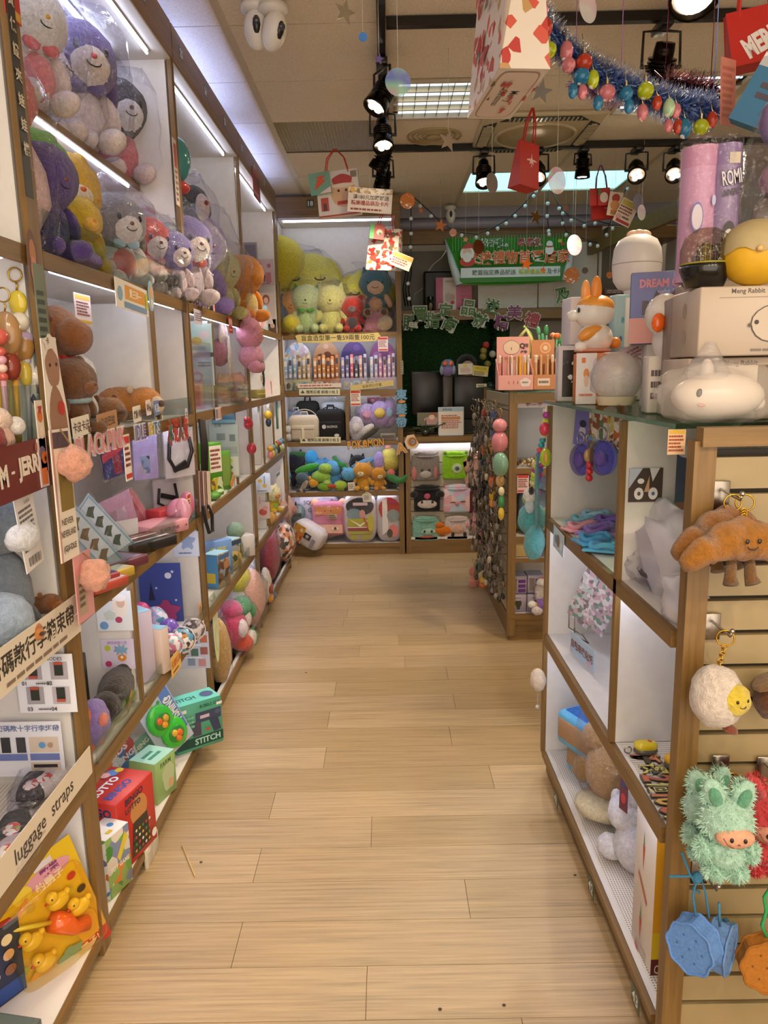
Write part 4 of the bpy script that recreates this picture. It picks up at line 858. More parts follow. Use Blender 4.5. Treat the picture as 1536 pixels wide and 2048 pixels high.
sign('toy_card','colourful toy card reading KIDS FISHING at the back of the bottom shelf',atx(238,-1.0,.19),tilt(LX,10,-35),.14,.22,M('#6f9c86','collage',30,4,'#4c7fae','#d98a5c','#c9d4c8','#a84c44'),[('t','KIDS',0,.1,.14,'#e8d8d8',.04,.8,10),('t','FISHING',0,-.1,.12,'#dce8f0',.04,.9,10)],'toy card')
sign('toy_card','olive and black round-window toy card behind the green fishing game',atx(306,-1.0,.19),tilt(LX,16,-35),.12,.2,'#8a8438',[('e',.05,-.05,.36,.28,'#3a3024'),('e',.05,-.05,.28,.2,'#5c3c34')],'toy card')
carton('toy_gun_box','green STITCH bubble gun box standing at the far end of the bottom shelf',atx(391,-.812,.064),(.20,.11,.20),R(38),'#4d9c7c',[('r',0,-.33,1,.2,'#17453c'),('t','STITCH',.16,-.33,.13,'#a9d8c4',.03,.55),('r',.2,.17,.55,.22,'#3c4660'),('p',[(.2,.1),(.4,.1),(.46,-.2),(.3,-.22)],'#343e58'),('r',-.06,-.06,.18,.3,'#4c4458'),('r',.12,.17,.2,.07,'#c9b4c4'),('e',.4,.2,.06,.05,'#4f5c7c'),('e',.17,-.12,.05,.03,'#b8462c'),('r',-.36,.38,.2,.07,'#e6eae4'),('t','BUBBLE GUN',.25,.4,.07,'#1f4c40',.01,.45),('r',.44,.37,.12,.06,'#e9e6e0')]+[('e',-.36+.07*(i % 4),.22-.09*(i//4),.035,.03,'#74b298') for i in range(14)],[('r',0,0,.98,.98,'#6fd0c0'),('t','STITCH',-.2,0,.28,'#1f5c60',.03,.5),('e',.3,0,.14,0,'#4f6088')])
# hanging postcard poster beside the far post
sign('poster','poster of six small holiday photos on the divider of the bottom row',ony(388,1300,3.095),CX,.135,.17,'#c4c4d2',[('r',x,y,.24,.2,c) for x,y,c in ((-.3,.3,'#8a5c4c'),(.02,.28,'#4c6c94'),(.33,.3,'#b86a4c'),(-.3,-.02,'#7c4444'),(.02,-.06,'#547060'),(.33,-.02,'#9c5c54'),(-.1,-.32,'#8490a4'),(.25,-.34,'#c08888'))]+[('l',0,.14,.8,.05,1,'#f2f2f2'),('l',0,-.2,.8,.05,1,'#f2f2f2')],'poster',.001)
# ---- nearest bay (only its far end is in view)
def strap_bag(px,x,z,label,c1,c2,rz,ln=.16):
    t = thing('strap_pack',label,'luggage strap',atx(px,x,z),R(rz),'bagged luggage straps')
    MB().ell((0,0,.022),(.035,ln/2,.022),n=16,k=8,sq=.7).build('rolled_strap',M(c1,'cloth'),t)
    MB().ell((0,-.02,.036),(.022,ln/5,.012),n=12,k=6).build('badge',M(c2,'collage',90,3,'#e9e2d8','#c8443c'),t)
    film_bag(t,(0,0,.024),(.05,ln*.6,.032),seed=px,top=False,sq=.6);return t
strap_bag(30,-.86,.524,'bagged black strap roll with a green badge near the front','#2d2b2a','#7f9c3c',20)
strap_bag(70,-.90,.524,'bagged black strap roll with a white badge beside the first','#2b2828','#dcd6cc',12)
strap_bag(104,-.87,.524,'bagged white and grey strap roll next to the post','#cfc8c4','#dcd6cc',-20)
strap_bag(24,-.83,.524,'bagged pale printed strap pack with a gold emblem at the shelf front','#b8a8a8','#c9a04c',4,.13)
sign('shelf_strip','clear shelf strip reading luggage straps in black script',onx(92,1636,-.788),tilt(LX,0),.52,.075,'#e0d2bc',[('t','luggage  straps',0,-.05,.62,'#3c3430',.01,.94)])
sign('shelf_strip','clear shelf strip with a row of Chinese characters about luggage straps',onx(66,1296,-.788),tilt(LX,0),.50,.10,'#e6dac6',[('t','密碼款行李箱束帶',.03,.1,.5,'#3c3832',.02,.9),('l',.1,-.34,.7,.16,1,'#8a7464')])
sign('poster','poster with four numbered photos of a buckle on the near bay divider',aty(92,1.745,.80),CX,.145,.155,'#e3e4ea',[('r',x,y,.3,.3,c) for x,y,c in ((-.2,.22,'#a8a2aa'),(.25,.22,'#b0a8b0'),(-.2,-.2,'#a49ea6'),(.25,-.2,'#bab2b8'))]+[('r',x,y,.15,.22,'#2b3028') for x,y in ((-.2,.24),(.25,.25),(-.2,-.17),(.25,-.17))]+[('r',x,y,.15,.05,'#b8503c') for x,y in ((-.2,.12),(.25,.35),(-.2,-.07),(.25,-.28))]+[('t','0%d' % (i+1),x,y,.07,'#2f2f34',.02) for i,(x,y) in enumerate(((-.36,.02),(.08,.02),(-.3,-.42),(.12,-.42)))]+[('l',.0,.02,.3,.05,1,'#5a5a60'),('l',0,-.42,.3,.05,1,'#5a5a60'),('t','MODES',.2,.44,.06,'#3a3a40',.01)],'poster',.001)
sign('poster','poster headed with Chinese characters about cross luggage straps, by the straps',aty(60,1.742,.625),CX,.17,.15,'#dedfe8',[('t','密碼款十字行李綁帶',0,.38,.12,'#5c6c9c',.02,.94),('r',.22,.08,.44,.28,'#d0c0b0'),('r',-.35,.08,.14,.28,'#33343a'),('r',-.12,.08,.14,.28,'#3c3c42'),('r',.22,-.14,.44,.12,'#6a78b4'),('r',-.26,-.14,.44,.12,'#6a78b4'),('r',.22,-.36,.44,.24,'#c8b8a4'),('r',.22,-.3,.36,.06,'#2a2a2e'),('e',.2,.08,.05,0,'#5c94c8'),('e',.32,.08,.04,0,'#a88c78')],'poster',.001)
blob('fluffy_ball','pale blue-grey fluffy ball in a bag on the near middle shelf',atx(14,-.85,.97),[('ball',(0,0,.065),(.06,.06,.06),'#9fb0c4')],cat='fluffy charm')
lying(38,-.84,.967,'orange brown plush lying on the ribbed shelf with a paper tag',.11,'#b5651f','#c07a34',70)
lying(82,-.88,.967,'brown furry plush beside the white tag on the near middle shelf',.13,'#8a5428','#a2622c',60)
carton('toy_box','flat red box behind the brown plush on the near middle shelf',atx(92,-.95,.967),(.10,.14,.05),R(70),'#b8302a',[('l',0,0,.6,.4,1,'#efe0d8')])
sign('price_tag','white paper price tag lying at the end of the near middle shelf',atx(118,-.83,.985),(V((.3,.95,0)).normalized(),V((-.8,.25,.3)).normalized()),.05,.1,'#d9cfd4',[lines(4)],'price tag')
blob('cat_plush','grey cat-like plush with a pink tongue hanging in the near bay',atx(16,-.86,1.08),[('head',(0,0,.16),(.06,.075,.075),'#66707a'),('muzzle',(.05,-.01,.13),(.035,.05,.035),'#dfe0e4'),('ear',(.02,.06,.2),(.015,.022,.035),'#e08088'),('body',(0,0,-.0),(.05,.055,.1),'#66707a'),('leg',(.02,.04,-.1),(.03,.03,.06),'#59636c'),('foot',(.03,.05,-.15),(.03,.03,.025),'#d9d4d0')])
sign('price_tag','long white paper tag with a barcode hung on the grey plush',onx(58,1063,-.80),tilt(LX,8),.085,.17,'#e6e2e0',[('l',0,.05,.8,.6,9,'#6a6468')]+[('r',-.28+.05*i,-.38,.02 if i % 3 else .035,.12,'#3a3a3a') for i in range(12)]+[('t','大耳朵',0,.42,.05,'#4a4444')],'price tag')
sign('shelf_sign','dark red sign with cream letters reading TOM JERRY on the near shelf edge',onx(36,942,-.784),tilt(LX,2),.30,.115,'#6f2a26',[('t','TOM',-.32,-.02,.42,'#e6dccb',.05,.34),('r',-.08,0,.05,.05,'#e6dccb'),('t','JERRY',.2,0,.46,'#e6dccb',.05,.42),('e',.3,.34,.03,0,'#a05a44')])
sign('figure_sticker','narrow orange and white card figure on the near shelf edge by the post',onx(83,872,-.782),LX,.035,.16,'#e4d4c4',[('e',0,.28,.36,.09,'#d9702c'),('e',0,.05,.3,.09,'#efd8c4'),('e',0,-.3,.4,.09,'#d9702c'),('e',.1,-.32,.15,.04,'#3a2a24'),('p',[(-.3,.42),(.3,.42),(0,.3)],'#b8342c')],'sticker')
sign('figure_sticker','lilac and orange card figure at the end of the dark red sign',onx(86,925,-.782),LX,.04,.11,'#d8c8c8',[('e',0,.2,.4,.14,'#7a6a8c'),('r',0,-.28,.7,.34,'#d8743c')],'sticker')
# gel pens in an acrylic holder
t = thing('acrylic_holder','clear acrylic pen holder on the near upper shelf','holder',atx(28,-.865,1.397),R(90))
for c,d in (((0,-.05,.07),(.22,.003,.14)),((0,.05,.1),(.22,.003,.2)),((-.11,0,.07),(.003,.1,.14)),((.11,0,.07),(.003,.1,.14)),((0,0,.002),(.22,.1,.004))): MB().box(c,d).build('acrylic_panel',AC,t)
pens = (('#d9a42c','#e0b03c'),('#d9a0b0','#c85a4c'),('#c8b46c','#dca03c'),('#e0a83c','#d87a3c'),('#e0b4bc','#e6d6c8'),('#c9c0cc','#b8a4c4'),('#dca43c','#e4c03c'))
for i,(a,b) in enumerate(pens):
    p = atx(8+i*10.5,-.865+(.02 if i % 2 else -.02),1.402)
    t = thing('charm_pen',('gel pen with %s charm in the near acrylic holder, number %d from the left' % (('a yellow','a red','an amber','an orange','a cream','a lilac','a gold')[i],i+1)),'pen',p,0,'charm pens in the near acrylic holder',(R(4-i),R(3),0))
    MB().tube([(0,0,0),(0,0,.15)],.006,8).build('barrel',M(a,'plastic'),t)
    for j in range(4): MB().ell((0,0,.155+.018*j),(.011,.011,.010),n=10,k=6).build('bead',M((b,'#e6c8b8',a,b)[j],'gloss'),t)
    MB().ell((0,0,.24),(.018,.02,.018),n=12,k=8).build('charm',M(b,'gloss'),t)
film_bag(t,(0,0,.19),(.03,.06,.07),seed=3,top=False)
def keycharm(name,label,loc,cols,s=1.0,ring='#c9a24c',rz=0,cat='keychain',group=None):
    t = thing(name,label,cat,loc,rz,group)
    MB().torus((0,0,-.014*s),.014*s,.0018*s,(0,1,0),16,5).tube([(0,0,-.028*s),(.003*s,0,-.036*s),(0,0,-.045*s)],.002*s,5).build('key_ring',M(ring,'metal'),t)
    z = -.045*s
    for nm,r,c in cols:
        MB().ell((0,0,z-r[2]*s),[q*s for q in r],n=12,k=8).build(nm,M(c,'gloss') if nm != 'fluff' else M(c,'plush'),t);z -= r[2]*2*s*.88
    return t
keycharm('charm_keychain','yellow keychain with a boxed charm hung in the near bay',onx(28,535,-.84),[('clip',(.02,.01,.025),'#d8c03c'),('charm',(.02,.02,.02),'#e6dcc8'),('box_charm',(.024,.02,.034),'#b98a4c'),('tail',(.014,.014,.03),'#dcc04c')],1.1)
keycharm('charm_keychain','brown boxed keychain hung at the left edge in the near bay',onx(4,575,-.84),[('box_charm',(.03,.02,.045),'#a07a4c'),('charm',(.02,.02,.03),'#8c3a2c')],1.1)
keycharm('charm_keychain','navy and white figure keychain hung beside the charm pens',onx(60,650,-.83),[('cap',(.016,.016,.022),'#5a7486'),('face',(.026,.024,.024),'#dcd6d0'),('body',(.022,.02,.03),'#46546c')],1.1)
blob('doll_toy','small doll with a white pompom at the left edge of the near shelf',atx(6,-.82,1.397),[('body',(0,0,.03),(.025,.03,.03),'#d9b09a'),('coat',(0,-.02,.03),(.02,.03,.03),'#8c2f2c'),('head',(0,0,.07),(.024,.028,.026),'#e4c8b4'),('pompom',(.02,.03,.055),(.018,.02,.02),'#e4ded8')],cat='doll')
blob('plush_bundle','bagged pink plush at the left edge of the picture on the near upper shelf',atx(6,-.90,2.0),[('body',(0,0,.0),(.10,.09,.14),'#dcb9b4'),('head',(0,0,.2),(.09,.09,.1),'#cf6a66')],bag=((0,0,.06),(.12,.11,.28)))
sign('sticker_pack','pink glitter sticker sheet in a clear sleeve in the near upper bay',onx(32,455,-.86),LX,.06,.11,'#d9c4c0',[('r',0,0,.5,.9,'#cf7fa4')]+[('e',-.1+.2*(i % 2),-.3+.2*(i//2),.07,0,'#e8c4d8') for i in range(8)],'stickers')
sign('sale_sign','red and yellow card tucked at the top of the near post',onx(24,8,-.79),LX,.07,.06,'#c0322a',[('r',0,-.3,.9,.3,'#d9a83c')])
# ================================================================ goods on the left, third and last bays
# upper shelf z 1.847
blob('hooded_plush','black hooded plush with a pale face hung high in the third bay',atx(385,-.93,2.36),[('hood',(0,0,.0),(.085,.1,.10),'#1d1b1e'),('face_patch',(.06,-.05,-.01),(.035,.055,.06),'#d9c8c4'),('mouth',(.09,-.09,.0),(.01,.014,.012),'#8c2f34'),('body',(0,0,-.13),(.06,.07,.09),'#26232a')],bag=((0,0,-.06),(.12,.13,.2)))
blob('round_cushion','teal ball cushion in a bag against the divider under plate 24',atx(352,-.86,2.44),[('ball',(0,0,0),(.06,.07,.09),'#3f8a8c'),('label_band',(.0,-.0,-.11),(.05,.06,.03),'#b8403a')],k='gloss')
PL(392,-.96,1.847,'rabbit_plush','large lavender plush with a black patch in the third bay',.48,55,'#a184cc',head='#a992d4',ears='cat',limb='#a184cc',belly='#3c3440',bag=True)
PL(372,-.86,1.847,'rabbit_plush','violet plush with a pale face and red flower at the third bay divider',.36,55,'#e0d0cf',head='#6c5f9c',face='#ddcdc4',ears='flop',earc='#b8acd0',bow='#d8482c',bag=True)
PL(440,-.90,1.847,'mouse_plush','pale yellow plush with a paper label in a tall clear bag',.36,60,'#d6cf7c',ears='round',eyes='shut',belly='#dcd88c',bag=True)
PL(488,-.81,1.847,'dinosaur_plush','orange dinosaur-like plush with a cream striped belly',.36,60,'#d9881f',head='#d9881f',ears=None,muz='#d08018',belly='#dcc27c',nose=None,tail='#d9881f')
for i,(px,lb) in enumerate(((383,'first'),(394,'second'),(405,'third'),(416,'fourth'),(427,'fifth'))):
    sign('hang_tag','small black and yellow hanging tag, %s from the near end of the row' % lb,onx(px,592+3*i,-.80),LX,.032,.09,'#33302a' if i < 4 else '#d98a5c',[('l',0,0,.7,.9,5,'#c9c05c' if i < 4 else '#f0e0d0')],'tag',group='hanging tags of the third bay')
sign('shelf_label','pale lilac price strip on the third bay shelf edge',onx(396,634,-.787),LX,.13,.06,'#c8bcc8',[lines(4,'#7a6a80')])
sign('sale_sign','red sale tag on the shelf edge above the pink fluffy monster',onx(461,650,-.786),LX,.09,.08,'#cc3a2c',[('t','特價',0,.15,.5,'#f4dcd0',.03),('l',0,-.3,.8,.2,1,'#f0d0c4')])
sign('poster','tall dark framed poster on the far divider of the upper shelf',aty(504,5.78,2.24),CX,.10,.55,'#8c848c',[('r',0,0,.8,.94,'#6c6674')],'poster',.002)
sign('poster','upper pink-grey poster of small dolls beside the dark framed one',aty(529,5.79,2.30),CX,.14,.19,'#b8a0a4',[('p',wob(-.1,-.2,.14,.18),'#4c4048'),('e',-.1,0,.06,.05,'#dcc8c0'),('e',.25,.25,.1,.08,'#a05c64'),('e',-.25,.3,.1,.07,'#6c5c68'),('r',.2,-.2,.3,.4,'#a86a6c'),('l',0,-.43,.9,.06,1,'#6c5058')],'poster',.002)
sign('poster','lower poster of a red-haired doll in a white dress',aty(531,5.79,2.03),CX,.14,.25,'#cbbcb8',[('e',.05,.3,.2,.14,'#a85c3c'),('e',.05,.27,.12,.09,'#e4c8b8'),('p',[(-.1,.12),(.2,.12),(.4,-.42),(-.35,-.42)],'#ddd0cc'),('r',-.38,.25,.12,.3,'#3a3438'),('t','娃娃',-.38,.25,.1,'#e0d8d4',.01,.1)],'poster',.002)
sign('poster','small brown picture card at the foot of the far divider',aty(545,5.79,1.90),CX,.06,.12,'#5c4234',[('e',0,.1,.3,.15,'#c8a894')],'poster',.002)
for i,(px,c,lb) in enumerate(((506,'#8fb4b0','teal striped'),(517,'#d99aa4','pink printed'),(528,'#a8c4d4','pale blue striped'))):
    pouch('hanging_pouch',lb+' pouch standing at the far end of the upper shelf',atx(px,-.83,1.93),tilt(LX,0,-30),.07,.17,[('r',0,-.05,.6,.6,'#e4c4c4'),('r',-.42,0,.1,.9,'#7fa0a4')],c)
sign('bag_label','tall yellow-black printed bag hanging below the orange plush',onx(482,620,-.815),LX,.12,.16,'#c9b06c',[('r',-.3+.2*i,0,.1,.9,'#3a3428') for i in range(4)],'pouch')
sign('sale_sign','red paper notice with dark characters hung under the fascia at plate 21',onx(513,372,-.79),LX,.26,.17,'#a8302c',[('t','年終特賣',0,.15,.42,'#3a1a18',.03,.9),('l',0,-.3,.8,.2,1,'#d8b0a4')])
sign('sale_sign','narrow red and white strip on the divider beside the black hooded plush',onx(352,345,-.788),LX,.045,.24,'#d8c8bc',[('r',0,.25,.8,.36,'#b8402c'),('l',0,-.2,.7,.5,6,'#8c4438')])
sign('price_tag','pale lilac tag on the edge over the green box',onx(373,832,-.786),LX,.03,.06,'#cfc4cc',[lines(3)],'price tag')
sign('price_card','small white price card on the far edge under the pink monster plush',onx(523,757,-.79),LX,.08,.05,'#d8d2c8',[lines(3,'#8c4438')],'price card')
sign('price_tag','red edged price tag on the shelf edge beside the charm poster',onx(519,1000,-.79),LX,.05,.06,'#dcc4bc',[lines(3,'#a8403c')],'price tag')
carton('gift_pack','lilac and white gift pack at the far end of the second row',atx(550,-.90,.522),(.10,.06,.13),R(50),'#b4a4c4',[('r',0,.1,.8,.4,'#dcd4e0'),('l',0,-.25,.7,.3,3,'#7c6c8c')])
# row z 1.397
sign('poster','pale poster with desk photo on the divider of the third bay',aty(398,3.5,1.72),CX,.12,.13,'#b9d0c8',[('e',-.1,-.1,.2,.14,'#c9b060'),('e',.2,.1,.2,.16,'#d8c8c8'),('r',-.1,-.35,.7,.12,'#8fa49c')],'poster',.002)
sign('poster','white poster with a pink loop drawing lower on the same divider',aty(400,3.51,1.57),CX,.13,.13,'#cfd4dc',[('p',wob(-.1,-.2,.2,.2,amp=.05),'#d8a0a8'),('e',-.1,-.2,.12,.12,'#cfd4dc'),('l',.2,.25,.5,.2,2,'#7c8494')],'poster',.002)
pouch('hair_clip_pack','pink pack standing at the near end of the third bay',atx(393,-.86,1.46),tilt(LX,0,-25),.09,.12,[('r',0,0,.5,.8,'#d06a6a')],'#e0aaa4')
pouch('hair_clip_pack','clear and white pack standing beside the pink one',atx(418,-.86,1.455),tilt(LX,0,-25),.08,.11,[],'#d9d4cc')
PL(452,-.90,1.397,'cream_plush','peach and cream plush group in a box, third bay',.155,60,'#e0b88c',muz='#e8cdb0',ears='cat',limb='#d99c7c',scarf='#c88c74')
PL(474,-.85,1.397,'cream_plush','orange-pink plush with a blue paper tag behind the peach one',.16,60,'#dca88c',muz='#e4c0a8',ears='round',bow='#5c6a9c')
blob('monster_plush','pink fluffy monster plush with a wing hung in front of the shelf',onx(500,690,-.76),[('head',(0,0,.06),(.075,.09,.09),'#d98ea6'),('body',(0,.01,-.06),(.07,.10,.07),'#dc98b0'),('face_patch',(.055,-.04,.06),(.03,.05,.045),'#d68a90'),('eye',(.08,-.05,.07),(.01,.014,.014),'#c8904c',None,'gloss'),('wing',(.0,.13,.0),(.02,.05,.05),'#c85a74'),('leg',(.03,-.05,-.12),(.04,.04,.035),'#d08aa0'),('leg',(.03,.05,-.12),(.04,.04,.035),'#d08aa0'),('ear',(0,-.06,.15),(.025,.03,.04),'#dc98b0'),('ear',(0,.06,.15),(.025,.03,.04),'#dc98b0')])
blob('bunny_pouch','dusty rose bunny-faced pouch hung behind the shelf poster',onx(440,705,-.90),[('pouch',(0,0,0),(.05,.08,.075),'#a86a74'),('ear',(.02,-.04,.1),(.02,.03,.06),'#d0b8a8'),('ear',(.02,.04,.1),(.02,.03,.06),'#d0b8a8'),('rope_strap',(.05,.0,-.02),(.01,.03,.11),'#e0d8c8')],cat='pouch')
carton('tape_box','olive gold round tin lying at the far end of the third bay',atx(516,-.85,1.397),(.09,.06,.055),R(60),'#8f8440',[('r',0,0,.9,.1,'#c9bc7c')],cat='tin')
sign('photo_card','pink paper card with a dark pen leaning at the far end',atx(538,-.90,1.45),tilt(LX,-12,-25),.11,.13,'#dcc4c4',[('p',[(.1,.4),(.2,.4),(.45,-.45),(.4,-.45)],'#5c3a3c')],'card')
blob('hair_brush','black brush hung at the far end above the tin',onx(526,742,-.86),[('brush_head',(0,0,.03),(.015,.03,.04),'#2b2a28'),('handle',(0,0,-.05),(.01,.01,.06),'#24221f')],cat='brush',k='plastic')
carton('paper_box','grey open card box at the corner end of the shelf',atx(553,-.90,1.397),(.10,.08,.06),R(60),'#b8b4ac',[lines(2,'#8a867e')])
# row z .967
carton('board_book_box','tall bright green box with a white price card on its front',atx(418,-.885,.967),(.13,.085,.26),R(62),'#4d8f1e',[('r',.12,.2,.66,.5,'#e9e2d6'),('l',.12,.2,.56,.4,5,'#8a2f2a'),('r',.12,-.3,.66,.3,M('#4a7c2c','collage',40,4,'#c8b43c','#8c5c3c','#c9d0b0'))],[('r',0,0,.96,.9,'#6cb02c')],left=[('t','MODULE WORLD',0,0,.25,'#e4f0d8',.02,.84,90)])
carton('brick_toy_box','slim green box of toy bricks leaning behind the tall green one',atx(447,-.855,.967),(.10,.03,.2),R(55),'#5c9c34',[('r',0,0,.8,.8,'#7fa04c')])
sign('poster','grey instruction poster with cube drawings in the third bay',aty(449,3.92,1.165),CX,.15,.30,'#a9b3ad',[('t','方塊',-.2,.42,.06,'#5a6460',.01),('r',-.1,.22,.3,.12,'#7c8884'),('r',.3,.2,.2,.12,'#6c7a78'),('r',0,-.02,.9,.12,'#98a29c'),('r',0,-.3,.95,.34,'#d4d6ca')]+[('p',[(x-.08,y),(x,y+.04),(x+.08,y),(x,y-.04)],c) for x,y,c in ((-.25,-.2,'#c9c43c'),(.2,-.2,'#c9c43c'),(-.25,-.32,'#5c6c60'),(.2,-.32,'#5c6c60'),(.2,-.43,'#c8642c'),(-.25,-.43,'#8a8a4c'))],'poster',.002)
sign('poster','dark teal photo card on the divider above the grey poster',aty(447,3.91,1.33),CX,.12,.06,'#2f4f5c',[('r',0,-.3,1,.3,'#5f8088')],'poster',.002)
sign('hang_tag','white and red tag with small pictures under the third bay shelf',onx(437,827,-.79),LX,.13,.06,'#c9b4b8',[('r',-.3,0,.3,.7,'#7c6c84'),('r',.1,0,.4,.7,'#b8a48c'),('r',.4,0,.1,.8,'#b8503c')],'tag')
def birdy(label,px,py,x=-.79,s=1.0):
    return blob('bird_ornament',label,onx(px,py,x),[('body',(0,0,0),(.026*s,.045*s,.032*s),'#b83244'),('head',(0,-.035*s,.025*s),(.02*s,.022*s,.02*s),'#b83244'),('tail',(0,.055*s,-.005*s),(.01*s,.025*s,.01*s),'#9c2838'),('beak',(0,-.06*s,.025*s),(.006*s,.01*s,.006*s),'#4a3c34')],cat='ornament',k='gloss')
birdy('red bird ornament hanging at the third bay divider',497,848)
strings('metal_chain','short cord between the red bird and the red bauble',[onx(499,862,-.79),onx(499,875,-.79),onx(501,892,-.79)],.003,'#6a5c48','chain')
blob('bauble','small red faceted bauble below the red bird',onx(503,897,-.79),[('bauble_ball',(0,0,0),(.028,.028,.034),'#b83a4a')],cat='ornament',k='gloss')
mb_ = MB()
for i in range(5): mb_.tube([onx(399+i*2.2,838+i,-.785),onx(404+i*2.4,890,-.78+.004*i),onx(405+i*2.2,945,-.785)],.007,6)
tag(mb_.build('lanyard_bunch',M('#241e1c','cloth')),'bunch of black patterned lanyards hanging on the post beside the green box','lanyard')['kind'] = 'thing'
for i in range(5): sign('card_pack','pale card pack hanging in the bundle beside the green box, layer %s from the left' % ('one','two','three','four','five')[i],onx(402+i*4,982,-.785+.004*i),tilt(LX,-5),.055,.17,('#a8888c','#6c4c4c','#cfb4a8','#8f6c68','#d4c0b0')[i],[],'card')
t = strings('lanyard','black looped lanyard hanging below the pale card packs',[onx(406,1012,-.77),onx(412,1045,-.77),onx(418,1065,-.77),onx(425,1062,-.768),onx(424,1030,-.768),onx(416,1012,-.768)],.008,'#201c1c','lanyard',k='cloth')
blob('stone_charm','brown stone-like toy at the far end of the green box shelf',atx(489,-.93,.967),[('stone',(0,0,.025),(.025,.035,.025),'#5c4a34')],cat='toy',k='matte')
blob('grass_toy','green spiky toy lying in front of the green box',atx(430,-.83,.967),[('toy_body',(0,0,.02),(.03,.06,.02),'#5c9c3c'),('leaf',(.02,.03,.035),(.02,.04,.01),'#a8c88c')],cat='toy',k='gloss')
lines_ = [onx(461,965,-.79),onx(470,958,-.79)]
sign('paper_slip','orange paper bookmark lying on the edge under the grey poster',onx(465,962,-.80),tilt(LX,20),.1,.03,'#d98a3c',[],'paper')
# last bay, same row: keyrings and figures
keycharm('charm_keychain','yellow character-like keychain with a dark tag at the far dividers',onx(535,808,-.82),[('charm',(.03,.03,.03),'#dcb02c'),('tag_charm',(.02,.02,.03),'#2f3a4c')],1.0)
sign('phone_case','teal phone case with dark frame hung by the corner',onx(554,825,-.815),LX,.08,.24,'#24403c',[('r',0,0,.8,.92,'#3f8a74'),('r',0,0,.5,.3,'#7fc4ac')],'phone case',.006)
for i,(px,py,c,c2) in enumerate(((541,895,'#d8a03c','#d98a7c'),(556,885,'#a84a3c','#3c3434'),(550,912,'#9cb46c','#8cb0c8'),(564,900,'#5c7ca8','#b4c4d8'),(545,935,'#7fa8c0','#d9c46c'),(560,930,'#6c94a8','#a8b85c'))):
    p = atx(px,-.81,1.0)
    blob('bottle_figure','small toy figure with a %s top at the shelf corner' % ('golden','dark red','leaf green','slate blue','sky blue','grey blue')[i],p,[('figure_body',(0,0,0),(.02,.025,.03),c2),('figure_head',(0,0,.045),(.022,.025,.022),c)],cat='toy',k='gloss')
sign('price_strip','pale blue price strip in front of the corner figures',onx(556,948,-.80),tilt(LX,0),.18,.03,'#b4c8d8',[lines(1,'#6c84a0')])
sign('hang_tag','pale green hanging label near the red bird',onx(517,815,-.80),LX,.10,.06,'#b9c4c0',[lines(3,'#6c7c78')],'tag')
# row z .522
sign('poster','pale blue poster with charms on the last divider of the second row',aty(526,4.9,.84),CX,.10,.13,'#d0d8de',[('e',-.2,.1,.14,.1,'#d9b43c'),('e',.1,-.15,.14,.1,'#d9a43c'),('r',.1,.15,.06,.4,'#5c84b0'),('l',0,-.42,.8,.08,1,'#4c545c')],'poster',.002)
pouch('toy_pack','clear pack with red and pink toys hung under the charm poster',aty(526,4.86,.66),CX,.09,.11,[('e',0,-.1,.3,.2,'#c84a34'),('e',.2,.15,.2,.15,'#dca0a0')],'#d9c4bc')
blob('toy_plush','teal and dark plush tangled at the corner of the second row',atx(566,-.90,.522),[('body',(0,0,.14),(.05,.10,.06),'#2f4a44'),('head',(.02,.1,.16),(.045,.06,.05),'#3f8ca0'),('arm',(.03,-.08,.1),(.02,.07,.03),'#2c3c34')])
PL(545,-.88,.522,'duck_plush','cream and yellow plush with lime body at the corner of the second row',.20,55,'#e0b42c',head='#e4dcae',belly='#b4c43c',ears='round',muz='#d98a3c')
blob('orange_plush','orange and yellow plush in front of the cream one',atx(540,-.83,.522),[('body',(0,0,.04),(.04,.08,.045),'#dca43c'),('patch',(.03,.03,.04),(.02,.03,.025),'#d9803c')])
carton('toy_box','blue and white toy box standing open-topped in the second row',atx(434,-.90,.522),(.17,.05,.19),R(42),'#6f94c8',[('t','CUBE',0,.25,.16,'#d8d45c',.03,.6),('r',0,-.1,.8,.3,'#9cb8dc'),('r',0,-.4,.9,.15,'#4c6c9c')])
blob('succulent_pot','small grey-green plant ornament in a clear box beside the blue box',atx(474,-.86,.522),[('pot',(0,0,.07),(.04,.04,.08),'#7c8478'),('leaf_cluster',(0,0,.17),(.05,.05,.05),'#8fae94')],cat='ornament')
carton('game_box','tall picture game box with a pale blue top nearest the lanyards',atx(436,-.855,.522),(.11,.085,.17),R(70),M('#7c5a44','collage',34,5,'#a87c58','#5c4438','#c8a070','#8c94a0'),[('r',0,.4,.9,.14,'#4c6c94')],[('r',0,0,.98,.98,'#9ccce0')],left=[('r',0,0,1,.98,'#4c8cc4'),('r',0,-.2,.6,.3,'#c8b43c')])
carton('game_box','second picture game box with a pale blue top, further along',atx(461,-.855,.522),(.11,.085,.17),R(70),M('#6c6044','collage',34,7,'#a89058','#4c5838','#c8b470','#8c94a0'),[('r',0,.4,.9,.14,'#3c4c6c')],[('r',0,0,.98,.98,'#a8cce0')],left=[('r',0,0,.98,.98,'#7c4c5c')])
carton('paper_box','plain white card box standing past the picture boxes',atx(486,-.845,.522),(.12,.08,.125),R(42),'#d8d4d6')
sign('price_tag','small orange price tag clipped to the second row edge',onx(508,1097,-.785),tilt(LX,-4),.05,.07,'#b88a5c',[lines(5,'#5c3c28')],'price tag')
